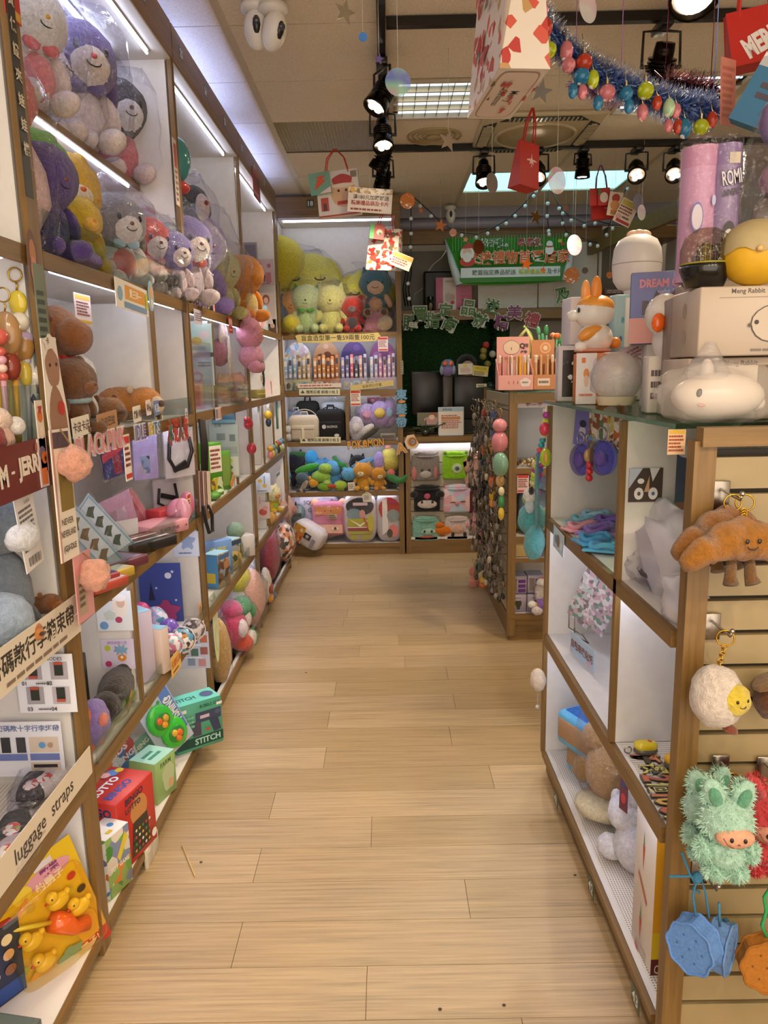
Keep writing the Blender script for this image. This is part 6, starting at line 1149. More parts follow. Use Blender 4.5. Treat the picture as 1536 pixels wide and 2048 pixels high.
strings('power_cable','white looping cable hanging beside the banner',[ony(893,500,7.36),ony(884,515,7.36),ony(866,530,7.36),ony(853,548,7.36),ony(848,575,7.36),ony(830,588,7.36),ony(826,605,7.36)],.005,'#c8c6bc','cable')
for i,px in enumerate((809,814,820)): strings('power_cable',('first','second','third')[i]+' black cable down the side of the dark recess',[ony(px,500,7.36),ony(px+3,545,7.36),ony(px-3,580,7.36),ony(px+2,612,7.36)],.006,'#15130f','cable')
# green banner, its lower corners curling
t = thing('hanging_banner','green Christmas banner with orange Chinese headline and curled sides','banner',ony(1023,522,6.955),0);bo = t.location
A,B_,Cc,D_ = [ony(*q,6.955)-bo for q in ((890,477),(1143,475),(1126,563),(920,571))]
bw = (B_-A).length;bh = .42;N_ = 16;mb = MB();vs = []
for j in range(9):
    v = j/8
    for i in range(N_+1):
        u_ = i/N_;l = A.lerp(D_,v);r_ = B_.lerp(Cc,v);q = l.lerp(r_,u_);q.y += -.05*math.sin(PI*v)*(abs(u_-.5)*2)**4-.04*v*v;q.z += -.012*math.sin(PI*u_)*v;vs.append(q)
mb.add(vs,[(j*(N_+1)+i,j*(N_+1)+i+1,(j+1)*(N_+1)+i+1,(j+1)*(N_+1)+i) for j in range(8) for i in range(N_)],0,True)
o = mb.build('banner_sheet',M('#3f9a24','paper'),t)
bc = (A+B_+Cc+D_)/4
art([('r',-.46+.023*i,.34,.007,.3,'#4aa82c') for i in range(41)]+[('r',-.01,-.26,.78,.2,'#dfe8ea'),('r',-.01,-.41,.8,.1,'#2c7c24'),
     ('t','格子趣。',-.14,.33,.19,'#e9efe4',.06,.28),('t','格子趣。',-.14,.33,.18,'#2f6c44',.012,.275),('t','尋寶趣',.14,.33,.19,'#f0e9e4',.06,.24),('t','尋寶趣',.14,.33,.18,'#a8323c',.012,.235),('t','交換禮物首選店家',.05,.04,.29,'#f2e8d4',.05,.82),('t','交換禮物首選店家',.05,.04,.28,'#d9641f',.02,.81),
     ('t','購買指定商品就送',-.14,-.26,.11,'#5c7468',.01,.4),('t','精美禮品袋',.16,-.26,.11,'#b8c83c',.02,.24),('t','及卡片',.335,-.26,.11,'#5c7468',.01,.12),
     ('e',-.35,.12,.055,.15,'#f2efe9'),('e',-.35,.16,.035,.08,'#e8c8ac'),('p',[(-.4,.22),(-.29,.24),(-.34,.36)],'#c03428'),('e',-.35,-.04,.06,.1,'#c03428'),('e',-.35,.05,.035,.1,'#f2efe9'),('e',.29,.28,.025,0,'#f2f4f4'),('e',.29,.17,.034,.1,'#f2f4f4'),('r',.29,.23,.05,.03,'#c03428'),('r',.37,.34,.03,.06,'#c8c43c'),('r',.39,.28,.03,.06,'#b84a44')],
    t,bw,bh,bc+V((0,-.075,0)),(1,0,0),(0,0,1),'banner_print',.0008)
for s,(P_,Q_) in ((-1,(A,D_)),(1,(B_,Cc))):
    MB().tube([P_+V((0,-.01,-.01)),P_.lerp(Q_,.5)+V((s*.012,-.05,0)),Q_+V((s*.01,-.07,.0))],[.006,.03,.045],10).build('curled_edge',M('#cfe0e6','paper'),t)
# hanging characters, garlands
for ch,px,py,ro,c,lb in (('買',842,628,0,'#35702c','upper row, first'),('定',893,621,-6,'#35702c','upper row, second'),('品',939,616,-8,'#35702c','upper row, third'),('送',986,613,-16,'#35702c','upper row, fourth'),('美',1031,625,0,'#7c2c64','upper row, purple'),('禮',1066,640,-14,'#b03044','upper row, red'),('購',822,645,-6,'#3c6a34','lower row, first'),('指',867,640,-4,'#35702c','lower row, second'),('商',901,648,-24,'#35702c','lower row, third'),('就',963,642,-20,'#35702c','lower row, fourth'),('精',1005,645,-10,'#7c2c64','lower row, purple'),('及',1128,590,10,'#2f7c34','alone behind the white box')):
    cutout('hanging_letter','cut-out Chinese character %s hung over the till, %s' % (ch,lb),ch,ony(px,py,6.975),tilt(CX,ro),.135,c,edge='#d8d4c4',bold=.02,out=.03)
def garland(label,pts,r,cols,n,ln,seed=1,name='tinsel_garland'):
    rn = random.Random(seed);mb = MB();P = [V(p) for p in pts];seg = [(P[i+1]-P[i]).length for i in range(len(P)-1)];tot = sum(seg)
    def at(s):
        s *= tot
        for i,l in enumerate(seg):
            if s <= l: return P[i].lerp(P[i+1],s/l),(P[i+1]-P[i]).normalized()
            s -= l
        return P[-1],(P[-1]-P[-2]).normalized()
    for k in range(n):
        c,d = at(rn.random());a = V((rn.gauss(0,1),rn.gauss(0,1),rn.gauss(0,1))).normalized();a = (a-d*a.dot(d)*.6).normalized();w_ = a.cross(d).normalized()*.0024*(r/.05)
        e = c+a*r*rn.uniform(.6,1.15);mb.add([c-w_,c+w_,e+w_*.6,e-w_*.6],[(0,1,2,3)],rn.randrange(len(cols)))
    mb.tube(P,r*.1,5)
    if P[0].y < 4: mb.tube([P[0],(P[0].x,P[0].y,CZ)],.0015,4).tube([P[-1],(P[-1].x,P[-1].y,CZ)],.0015,4)
    o = tag(mb.build(name,cols),label,'garland');o['kind'] = 'stuff';return o
TM = lambda c: M(c,'metal')
garland('green glittering tinsel hung down beside the grass panel',[ony(918,622,7.05),ony(945,640,7.05),ony(965,635,7.05),ony(985,645,7.05),ony(983,690,7.05),ony(978,740,7.05)],.055,[TM('#1f6a38'),TM('#2f8a4a'),M('#17502a')],2600,.05,3)
garland('small purple tinsel behind the hanging characters',[ony(832,655,7.05),ony(855,645,7.05),ony(885,643,7.05)],.03,[TM('#6c3a8c'),TM('#8c4aa8')],500,.05,4)
garland('red tinsel tip behind the third hanging character',[ony(905,628,7.05),ony(920,622,7.05)],.03,[TM('#a02c4c')],220,.05,5)
# small Christmas tree by the till and the till screens
t = thing('mini_christmas_tree','small dark Christmas tree with red and gold baubles beside the till','tree',(.98,6.7,1.0))
garl = MB();rn = random.Random(2)
for i in range(900):
    z = rn.random()*.75;rr = .16*(1-z/.8)+.02;a = rn.random()*6.28;e = V((rr*math.cos(a),rr*math.sin(a),z+.04));w_ = V((-math.sin(a),math.cos(a),.3))*.006
    garl.add([(0,0,z+.08),e+w_,e-w_],[(0,1,2)])
g_ = garl.build('needles',M('#1c3a22','matte'),t);g_['kind'] = 'stuff'
MB().cyl((0,0,0),(0,0,.8),.012).build('trunk',M('#3c2a1c'),t)
for px,py,c in ((972,690,'#a8262c'),(967,702,'#8a7c2c'),(966,713,'#8c7c34'),(975,728,'#8a7c34'),(985,708,'#b8b4a0')):
    p = ony(px,py,6.56)-t.location;MB().ell(p,.03).build('bauble',M(c,'gloss'),t)
def monitor(label,px0,px1,py0,py1,y):
    a,b = ony(px0,py0,y),ony(px1,py1,y);t = thing('till_monitor',label,'monitor',((a.x+b.x)/2,y,1.01));W = b.x-a.x;H = a.z-b.z
    MB().rbox((0,0,(a.z+b.z)/2-1.01),(W,.04,H),.012).build('screen_back',M('#0e0d0c','plastic'),t)
    MB().box((0,.01,(b.z-1.01)/2),(.09,.03,b.z-1.01)).build('stand',M('#131210','plastic'),t)
    MB().rbox((0,.03,.008),(.24,.16,.016),.005).build('base',M('#131210','plastic'),t);return t
monitor('large black till monitor seen from behind, left of the owl doll',821,893,743,830,6.55)
monitor('black till monitor seen from behind, right of the owl doll',906,968,752,838,6.5)
a = ony(895,752,6.42);t = thing('display_pole','dark customer display pole under the owl doll','display',(a.x,6.42,1.01))
MB().rbox((0,0,(a.z-1.01)/2),(.085,.05,a.z-1.01),.006).build('pole',M('#2a221a','plastic'),t);MB().rbox((0,0,.01),(.14,.12,.02),.005).build('base',M('#1a1612','plastic'),t)
blob('owl_doll','small blue-grey owl doll with orange eyes on the display pole',(a.x,6.40,a.z),[('body',(0,0,.05),(.055,.04,.055),'#7c6ca4'),('head',(0,0,.10),(.055,.04,.04),'#5c7ca0'),('eye',(-.025,-.035,.105),(.02,.012,.02),'#d8643c',None,'gloss'),('eye',(.025,-.035,.105),(.02,.012,.02),'#d8643c',None,'gloss'),('wing',(-.05,0,.05),(.018,.03,.04),'#8a9cb4'),('wing',(.05,0,.05),(.018,.03,.04),'#8a9cb4')],cat='doll')
sign('notice_card','white notice card with a yellow heading clipped above the till',ony(931,738,6.474),tilt(CX,2),.125,.09,'#cfcdc4',[('r',0,.3,.3,.2,'#d0c04c'),lines(4,'#b8806c',0,-.1,.7,.5)],'card')
sign('notice_card','yellow notice card beside the white one above the till',ony(961,742,6.474),tilt(CX,-7),.135,.085,'#d2ca98',[('r',0,.2,.98,.55,'#d0bc28'),('t','WELCOME',0,.25,.2,'#4c4630',0,.7),lines(3,'#5c4c38',0,-.25,.8,.4)],'card')
sign('small_label','little white oval label on the till stand',ony(963,771,6.474),CX,.09,.03,'#d4cfae',[lines(1,'#6c664c')],'label')
t = sign('notice_board','white counter notice with a blue header and pink text standing on the counter',ony(902,842,6.28),CX,.215,.235,'#b7c4cc',[('r',0,-.05,.92,.84,'#d9cfc4'),('r',0,.41,.96,.14,'#9fb4c0'),('t','購物須知',-.14,.41,.08,'#3c4450',.01,.5),('r',0,.1,.76,.05,'#d89c3c'),('l',.02,-.02,.8,.5,8,'#a8584c')],'notice')
MB().box((0,-.118,-.02),(.2,.006,.06)).build('foot',M('#c8d4d8','plastic'),t)
sign('photo_print','framed picture of a figure in a red hat on the counter behind the notice',ony(858,838,6.33),CX,.20,.11,'#6c6a58',[('p',wob(.1,-.1,.3,.34),'#b88c88'),('e',.12,.15,.12,.2,'#dcc0ac'),('p',[(0,.3),(.3,.34),(.14,.48)],'#b0342c'),('r',.42,.2,.14,.5,'#c9742c')],'picture')
for i in range(7):
    strings('dry_twig','dark plant sprig %s in the pot on the counter' % ('leaning left','upright','leaning right','short left','short right','curving left','curving right')[i],[(.33,6.29,1.012),(.33+.02*(i-3),6.28,1.08),(.33+.055*(i-3),6.27,1.06+.03*(i % 4))],.004,'#3c4a2c','sprig')
t = thing('plant_pot','small dark pot of sprigs on the counter','pot',(.33,6.30,1.01));MB().lathe([(0,0),(.03,0),(.04,.05),(.034,.05),(.03,.01)]).build('pot',M('#2c2824','plastic'),t);MB().cyl((0,0,.035),(0,0,.04),.033).build('soil',M('#1f1812'),t)
t = thing('desk_lamp','black desk fan-like lamp beside the till','lamp',(.92,6.55,1.01));MB().cyl((0,0,0),(0,0,.02),.08).build('base',BK,t);MB().tube([(0,0,.02),(.02,0,.2),(-.02,0,.38)],.01,8).build('arm',BK,t);MB().lathe([(.01,.06),(.05,.03),(.07,-.02),(.06,-.02)],(-.02,-.01,.38)).build('shade',BK,t)
# shopkeeper behind the till
def person():
    T = thing('person','dark-haired person in black behind the till, face mostly hidden by the notice cards','person',(.745,6.98,0));T.scale = (1,1,.955)
    J = {'pel': ((0,0,.93),(.15,.11)),'waist': ((0,0,1.08),(.125,.09)),'chest': ((0,-.01,1.27),(.15,.105)),'sh': ((0,-.01,1.40),(.11,.075)),'neck': ((0,-.03,1.475),(.05,.05)),'top': ((0,-.04,1.54),(.05,.05))}
    E = [('pel','waist'),('waist','chest'),('chest','sh'),('sh','neck'),('neck','top')]
    for s,n in ((-1,'l'),(1,'r')):
        J[n+'s'] = ((s*.16,-.01,1.38),(.055,.055));J[n+'e'] = ((s*.22,-.04,1.13),(.042,.042));J[n+'w'] = ((s*.15,-.26,1.05),(.028,.028));J[n+'h'] = ((s*.09,0,.86),(.085,.085));J[n+'k'] = ((s*.1,-.02,.48),(.06,.06));J[n+'a'] = ((s*.1,.02,.09),(.042,.042));J[n+'t'] = ((s*.11,-.14,.035),(.036,.036))
        E += [('sh',n+'s'),(n+'s',n+'e'),(n+'e',n+'w'),('pel',n+'h'),(n+'h',n+'k'),(n+'k',n+'a'),(n+'a',n+'t')]
    ks = list(J);me = bpy.data.meshes.new('body');me.from_pydata([J[k][0] for k in ks],[(ks.index(a),ks.index(b)) for a,b in E],[])
    o = link(me,'body',T);md = o.modifiers.new('skin','SKIN');
    for i,k in enumerate(ks): me.skin_vertices[0].data[i].radius = J[k][1]
    me.skin_vertices[0].data[0].use_root = True;sb = o.modifiers.new('sub','SUBSURF');sb.levels = sb.render_levels = 2
    me.materials.append(M('#17161a','cloth'))
    SK = M('#c79c82','cloth');hd = MB().ell((0,-.05,1.645),(.074,.092,.108),n=24,k=16).ell((0,-.085,1.59),(.045,.05,.045)).build('head',SK,T)
    MB().ell((0,-.145,1.63),(.012,.018,.02)).build('nose',SK,hd);MB().ell((0,-.128,1.59),(.022,.008,.006)).build('mouth',M('#9c5a50'),hd)
    for s in (-1,1):
        MB().ell((s*.03,-.134,1.65),(.012,.006,.006)).build('eye',EYE,hd);MB().ell((s*.075,-.04,1.635),(.01,.02,.03)).build('ear',SK,hd)
    MB().ell((0,-.02,1.69),(.095,.105,.09),n=20,k=12).ell((0,.03,1.60),(.09,.07,.13)).ell((-.075,-.02,1.60),(.028,.06,.11)).ell((.075,-.02,1.60),(.028,.06,.11)).build('hair',M('#14100e','plush'),T)
    for s in (-1,1):
        w_ = V((s*.15,-.26,1.05));hm = MB().ell(w_+V((0,-.05,0)),(.036,.05,.016))
        for f,L_ in enumerate((.062,.074,.07,.055)):
            x = -.026+.0175*f;hm.tube([w_+V((x,-.085,.004)),w_+V((x*1.15,-.085-L_*.5,.008)),w_+V((x*1.2,-.085-L_,-.012))],[.009,.0085,.007],8)
        hm.tube([w_+V((-s*.03,-.03,0)),w_+V((-s*.055,-.06,0)),w_+V((-s*.06,-.085,-.008))],[.011,.01,.008],8);hm.build('hand',SK,T)
person()
# plush drawstring bags on the counter front
def strbag(label,px,py,w_,h,col,els=(),extra=(),y=YB+.03,rz=0):
    c = ony(px,py,y);t = thing('drawstring_bag',label,'drawstring bag',c,0,None,(0,R(rz),0));mt = col if not isinstance(col,str) else M(col,'plush')
    MB().rbox((0,0,-h*.06),(w_,.05,h*.82),.022,seg=4).ell((0,0,h*.36),(w_*.44,.022,h*.10),n=18,k=8,lump=.35,seed=px).build('bag_body',mt,t)
    MB().tube([(-w_*.46,-.01,h*.32),(-w_*.2,-.03,h*.30),(w_*.2,-.03,h*.30),(w_*.46,-.01,h*.32)],.008,6).build('drawstring',mt,t)
    for nm,cc,r,c_ in extra: MB().ell((cc[0]*w_,-.026+cc[1],cc[2]*h),[r[0]*w_,r[1],r[2]*h],n=14,k=8).build(nm,M(c_,'plush') if nm not in ('eye','pupil') else M(c_,'gloss'),t)
    hk = MB().tube([(-w_*.46,.05,h*.42),(-w_*.46,-.02,h*.42),(-w_*.46,-.025,h*.45)],.003,5).tube([(w_*.46,.05,h*.42),(w_*.46,-.02,h*.42),(w_*.46,-.025,h*.45)],.003,5).build('hook',M('#b0aca4','metal'),t)
    return t
EYS = lambda c='#2a2422',e=.12,z=-.1: [('eye',(-e,0,z),(.05,.006,.05),c),('eye',(e,0,z),(.05,.006,.05),c)]
strbag('grey plush drawstring bag with pink hanging ears, top left of the counter front',851,932,.235,.27,'#8a827c',extra=[('ear',(-.42,-.01,-.22),(.09,.012,.22),'#c97c78'),('ear',(.36,-.01,-.2),(.07,.012,.2),'#c97c78'),('muzzle',(0,0,-.26),(.22,.012,.12),'#b8b0aa')]+EYS('#4a3438',.13,-.12))
strbag('lime green plush drawstring bag, top middle of the counter front',911,930,.225,.26,'#8fc820',extra=[('face_patch',(.05,0,-.1),(.2,.008,.17),'#c8d8b0'),('pupil',(.05,-.008,-.1),(.08,.006,.07),'#3a5c50'),('ear',(-.4,0,.42),(.07,.015,.06),'#7cb41c'),('ear',(.4,0,.42),(.07,.015,.06),'#7cb41c')])
strbag('pale pink plush drawstring bag tilted at the right of the top row',950,938,.22,.31,'#d5a294',rz=-14,extra=[('ear',(-.3,0,.06),(.12,.014,.1),'#c98c84'),('eye',(0,0,-.22),(.04,.006,.035),'#2c2420')])
strbag('black plush drawstring bag with a white muzzle and pink nose in the middle row',854,996,.225,.25,'#1c1a1b',extra=[('muzzle',(0,0,-.2),(.38,.01,.15),'#d5c8c0'),('nose',(0,-.01,.08),(.12,.014,.1),'#d0557a'),('ear',(-.5,0,.14),(.16,.02,.12),'#242122'),('ear',(.5,0,.14),(.16,.02,.12),'#242122')]+[('eye',(-.2,-.008,-.12),(.05,.006,.05),'#3a3024'),('eye',(.2,-.008,-.12),(.05,.006,.05),'#3a3024')])
strbag('pastel rainbow plush drawstring bag in the middle row',914,996,.245,.27,M('#d9b4bc','collage',14,4,'#cfaeca','#b8c8d8','#e0c0c0','#d89ca8'),extra=[('closed_eye',(-.15,0,-.12),(.1,.006,.02),'#7c4c4c'),('closed_eye',(.2,0,-.1),(.1,.006,.02),'#7c4c4c'),('nose',(0,0,-.16),(.08,.02,.08),'#d88c9c')])
strbag('dark red plush drawstring bag at the right of the middle row',955,999,.17,.25,'#5a1420',extra=[('face_patch',(.3,0,-.25),(.3,.012,.2),'#cba48c')])
strbag('mint plush drawstring bag with a wide red mouth in the bottom row',852,1058,.235,.25,'#84b8a4',extra=[('mouth',(.02,0,-.26),(.3,.012,.04),'#c05a50'),('face_patch',(.1,0,-.08),(.26,.01,.12),'#a8ccb8'),('eye',(-.06,-.008,-.06),(.04,.006,.05),'#2c2a28'),('eye',(.2,-.008,-.06),(.04,.006,.05),'#2c2a28')])
strbag('off-white plush drawstring bag with a peach face in the bottom row',914,1056,.215,.24,'#d3c0bc',extra=[('face_patch',(0,0,-.02),(.3,.012,.16),'#dcb094'),('eye',(-.18,-.005,-.2),(.07,.006,.09),'#2a2624'),('eye',(.3,-.005,-.2),(.07,.006,.09),'#2a2624')])
blob('fish_plush','bright orange fish-shaped plush lying at the foot of the counter front',aty(893,YB+.03,.145),[('body',(-.03,0,.055),(.10,.04,.05),'#e07a12'),('tail',(.09,0,.06),(.05,.025,.045),'#e07a12',(0,-.5,0)),('fin',(-.06,-.02,.10),(.04,.02,.03),'#d87010')])
blob('hanging_plush','pink tail-like plush hung at the right end of the counter front',ony(953,1050,YB+.02),[('body',(0,0,.06),(.045,.04,.12),'#d88c90'),('tip',(.04,0,-.10),(.055,.045,.08),'#cf7478'),('arm',(-.06,0,.0),(.04,.03,.03),'#d88c90')])

# ================================================================ island shelf goods
ZI = 1.439
def pen_box(label,px0,px1,hdr,mt,cols,els,logo,y=4.2):
    a,b = aty(px0,y,ZI),aty(px1,y,ZI);W = b.x-a.x;t = thing('pen_display',label,'display box',((a.x+b.x)/2,y,ZI))
    MB().box((0,-.05,.04),(W,.006,.08)).build('front_panel',M(mt,'paper'),t)
    MB().box((0,.05,hdr/2),(W*.96,.006,hdr)).build('header_card',M(mt,'paper'),t);MB().box((0,0,.003),(W,.1,.006)).build('tray',M(mt,'paper'),t)
    for s in (-1,1): MB().prism([(-.05,0),(.05,0),(.05,.17),(-.05,.09)],.004,(s*W/2,0,0),(0,1,0),(0,0,1)).build('side_panel',M(mt,'paper'),t)
    art(els,t,W*.96,hdr-.16,(0,.0465,.16+(hdr-.16)/2),(1,0,0),(0,0,1),'header_print');art(logo,t,W,.08,(0,-.0535,.04),(1,0,0),(0,0,1),'front_print')
    for i,c in enumerate(cols):
        q = thing('gel_pen','gel pen in the %s on the island, %s from the left' % (label.split(' with')[0],('first','second','third','fourth','fifth','sixth','seventh','eighth')[i]),'pen',t.location+V((-W/2+W*(i+.6)/(len(cols)+.2),-.015+.02*(i % 2),.007)),0,'gel pens in the island displays',(R(-6),0,0))
        MB().cyl((0,0,0),(0,0,.14),.0075,n=10).build('barrel',M(c,'plastic'),q);MB().cyl((0,0,.14),(0,0,.172),.0078,n=10).ell((0,0,.174),(.009,.009,.008),n=10,k=6).build('cap',M(c if i % 3 else '#e6d8cc','plastic'),q)
        MB().box((0,-.0085,.155),(.003,.003,.03)).build('clip',M('#c8a058','plastic'),q)
    return t
pen_box('pink pen display with a Q logo',994,1062,.29,'#d89a90',['#c88478','#cf8f8c','#d09890','#d8ccc4','#c8a48c','#dca81c','#d8a020','#d9d2c8'],[('p',wob(-.05,.05,.26,.30,amp=.02),'#3c2c24'),('p',wob(-.05,.05,.25,.285,amp=.02),'#d8bca4'),('r',-.05,0,.02,.12,'#3c2c24'),('t','Q',.28,.1,.26,'#2a2220',.04),('t','彈',.41,.12,.16,'#3a2c28',.01),('t','按動',.33,-.14,.14,'#3a2c28',.01),('l',0,-.4,.8,.14,1,'#b8645c')],[('p',wob(.28,0,.16,.3,amp=.1),'#dccac0'),('l',.28,0,.2,.2,1,'#8c7870'),('r',-.2,0,.02,.2,'#8c5c54'),('r',-.06,0,.02,.2,'#8c5c54'),('r',.06,0,.02,.2,'#8c5c54')])
pen_box('tan pen display with a ring emblem',1064,1112,.27,'#bd7c4c',['#c89c70','#cba274','#c89c70','#c49468'],[('e',.1,.1,.24,0,'#d8a074'),('e',.1,.1,.17,0,'#c08450'),('e',.1,.1,.1,0,'#dcc0a0'),('r',-.3,-.3,.2,.12,'#dcc8b4')],[('r',-.1,0,.5,.5,'#dcc8b8'),('l',-.1,0,.4,.3,1,'#6c5444')])
def pencup(label,px,py,n,cols,h,top,y=4.45,z=1.52,r=.05,cup=True):
    p = aty(px,y,z-.08);t = thing('pen_cup',label,'cup',(p.x,y,ZI));rn = random.Random(px)
    MB().lathe([(0,0),(r,0),(r*1.1,h*.55),(r*1.06,h*.55),(r*.95,.006),(0,.006)]).build('cup',M('#dfe6dc','clear'),t)
    for i in range(n):
        a = 2*PI*i/n;q = thing('novelty_pen',ORD[i]+' novelty pen round the '+label,'pen',t.location+V((r*.55*math.cos(a),r*.55*math.sin(a),.008)),0,'pens in the '+label,(R(7*math.sin(a)*-1),R(7*math.cos(a)),0))
        hh = h*rn.uniform(.85,1.05);MB().cyl((0,0,0),(0,0,hh),.006,n=8).build('barrel',M(cols[i % len(cols)],'plastic'),q);MB().ell((0,0,hh),top[i % len(top)][0],n=10,k=7).build('topper',M(top[i % len(top)][1],'gloss'),q)
    return t
pencup('clear cup of yellow-green stick pens on the island',1041,680,9,['#b4b45c','#c4bc74','#a8b054','#d0c88c'],.27,[((.007,.007,.01),'#c8c070')],z=1.6)
pencup('clear cup of green cactus-topped pens on the island',1098,660,6,['#8cc0a0','#7cb890'],.31,[((.014,.014,.03),'#3c8c54'),((.02,.018,.018),'#d8703c'),((.012,.012,.03),'#4c9c6c'),((.013,.013,.025),'#5cac7c')],z=1.6)
q = thing('long_straw_pen','long bent green and white pen leaning out of the cup of stick pens','pen',aty(1060,4.33,1.6));MB().tube([(.06,0,-.10),(.0,0,.13),(-.025,0,.17),(-.06,0,.13)],.011,8).build('barrel',M('#c8c880','plastic'),q);MB().tube([(-.04,0,.19),(.0,0,.15),(.03,0,.07)],.006,6).build('leaf',M('#8cac3c','plastic'),q)
sign('display_card','dark folded display card standing between the cactus pens and the white box',aty(1112,4.3,1.56),tilt(CX,2,70),.12,.22,'#4c463e',[('l',0,0,.8,.8,6,'#8c8274')],'card')
# hanging keychains on the island side: the ones told apart, then the mass
for i,(px,py,cs,lb) in enumerate(((1000,838,[('charm',(.035,.03,.03),'#d88c94'),('body',(.04,.035,.05),'#d08088')],'pink plush-like keychain near the top of the island side'),(1001,905,[('pouch',(.045,.03,.055),'#7ca68c'),('tag',(.02,.02,.03),'#c09c6c')],'mint pouch keychain with a brown tag on the island side'),(968,893,[('chick',(.022,.02,.03),'#d9742c'),('band',(.02,.018,.014),'#4c8c4c'),('band',(.02,.018,.014),'#4c5ca0')],'orange figure keychain with rainbow band on the island side'),(982,890,[('chick',(.022,.02,.03),'#dca43c'),('band',(.02,.018,.02),'#b86a4c')],'golden figure keychain beside the rainbow one'),(985,950,[('chick',(.018,.018,.035),'#d9702c'),('body',(.016,.016,.035),'#dcae2c'),('foot',(.014,.014,.02),'#d98a34')],'orange and yellow long keychain in the middle of the island side'),(1003,975,[('chick',(.014,.014,.02),'#d8d0a8'),('body',(.014,.014,.03),'#3c8c4c'),('foot',(.014,.014,.03),'#d8b83c')],'green and yellow keychain near the island post'),(966,948,[('fluff',(.035,.03,.04),'#17161a'),('fluff',(.03,.03,.03),'#1c1a20')],'black fluffy keychain hung out from the island side'),(988,822,[('charm',(.018,.018,.03),'#4c5c94'),('body',(.02,.02,.04),'#5c6c9c')],'blue and purple figure keychain beside the pink one'),(968,820,[('charm',(.014,.014,.045),'#b83a2c')],'long red keychain at the top of the island side'),(948,1140,[('fluff',(.03,.03,.03),'#d8846c'),('fluff',(.034,.034,.04),'#dc9078')],'coral fluffy keychain low on the island side'),(957,1130,[('ball',(.022,.022,.03),'#5c8c7c')],'teal ball keychain low on the island side'),(966,1160,[('bead',(.018,.018,.016),'#dcb02c'),('bead',(.018,.018,.016),'#d8642c')],'yellow and orange bead keychain near the floor'))):
    keycharm('charm_keychain',lb,onx(px,py-22,.615),cs,1.25,rz=R(-60))
rn = random.Random(11);KM = []
for k in range(6):
    c = ('#4c463c','#6a6458','#2a2622','#7c7264','#54462f','#8c857a')[k]
    KM.append([('tag',(.011,.006,.02),c),('charm',(.014,.01,.018),('#8c857a','#2c2924','#6c6048','#3c3832','#a09480','#5c4a3c')[k])])
protos = [keycharm('metal_keychain','small metal keychain in the crowded rows on the island side',(.60,4.2,1.3),KM[k],1.2,'#9c948a',R(-90+20*k),group='small keychains on the island side') for k in range(6)]
nn_ = 0
for row in range(12):
    for j in range(23):
        y = 4.17+j*.043+rn.uniform(-.012,.012);z = 1.345-row*.092+rn.uniform(-.02,.02);x = IX-.012-.055*rn.random()-(.05 if rn.random() < .25 else 0)
        o = protos[nn_] if nn_ < 6 else dup(protos[nn_ % 6]);o.location = (x,y,z);o.rotation_euler = (rn.uniform(-.2,.2),rn.uniform(-.2,.2),rn.uniform(-1.9,-.9))
        o['label'] = 'small %s metal keychain, %s row down the island side rack' % (('dark brown','grey-brown','near-black','taupe','bronze','pale grey')[nn_ % 6],ORD[row]);nn_ += 1
for row in range(9):
    for j in range(0,19,3):
        y = 4.19+j*.052;z = 1.352-row*.122
        h_ = MB().tube([(IX+.012,y,z),(IX-.08,y,z),(IX-.086,y,z+.012)],.0025,5).build('rack_hook',M('#a8a49c','metal'),iu,True)
# cubbies
sign('price_sign','white sign with red Chinese characters for the second item, in the top cubby',ony(1068,806,IY+.03),CX,.20,.05,'#cdc8d0',[('t','第二件',.0,0,.62,'#6a2f38',.015,.86)]+[('r',x,0,.01,.9,'#4a4048') for x in (-.46,-.17,.15,.46)])
sign('poster','pale blank board standing in the top cubby of the island',ony(1070,865,IY+.36),CX,.32,.30,'#c6ccd8',[],'board')
rn = random.Random(5)
mbd = [M(c,'gloss') for c in ('#8c6c44','#c8a878','#5c4630','#d8ccb0')];mb = MB()
p0 = aty(1055,IY+.07,1.008)
for i in range(46): mb.ell((p0.x+rn.uniform(-.05,.14),IY+.08+rn.uniform(-.05,.06),1.015+rn.random()*.03),.010,n=8,k=5,m=rn.randrange(4))
o = tag(mb.build('bead_pile',mbd),'heap of brown wooden beads in the top cubby','beads');o['kind'] = 'stuff'
p = ony(1046,967,IY+.0);price_card('red and white price card in the second cubby',p,CX,.065,.105,bg='#dcc4c0',n=5)
for i,(c,x,z) in enumerate((('#7c84b4',.80,.0),('#9aa4cc',.86,.02))): backpack(('periwinkle','pale blue')[i]+' small bag hanging at the back of the second cubby',(x,IY+.27,.82+z),.16,.08,.16,c)
backpack('slate blue backpack with a tan pocket in the second cubby',(.84,IY+.13,.618),.19,.12,.27,'#6c7c94','#b09870',logo=[('r',0,.1,.4,.2,'#c89c5c')])
backpack('mustard backpack behind the slate blue one',(.755,IY+.2,.618),.12,.1,.26,'#b8a83c')
carton('storage_case','translucent cream storage case in the third cubby',(.775,IY+.14,.492),(.15,.2,.095),0,'#cdb277',[('r',0,.38,.98,.1,'#e4dcb8')])
for i,(x,z,lb) in enumerate(((.745,.162,'lower left'),(.745,.272,'upper left'),(.845,.162,'lower right'),(.845,.275,'upper right'))):
    carton('figure_box',lb+' of four lilac boxed figures in the lowest cubby',(x,IY+.10,z),(.095,.12,.105),0,'#a89cac',([('r',.2,.2-.26*k,.45,.2,'#5c2c7c') for k in range(3)]+[('r',-.25,0,.3,.7,'#7c7068')]) if i % 2 else [('p',wob(0,-.1,.18,.3,amp=.25,f=3),'#3a3a24'),('l',0,.3,.5,.1,1,'#7c7080'),('r',0,-.4,.9,.1,'#8c7c9c')],[('r',0,0,.96,.96,'#b0bce0')])
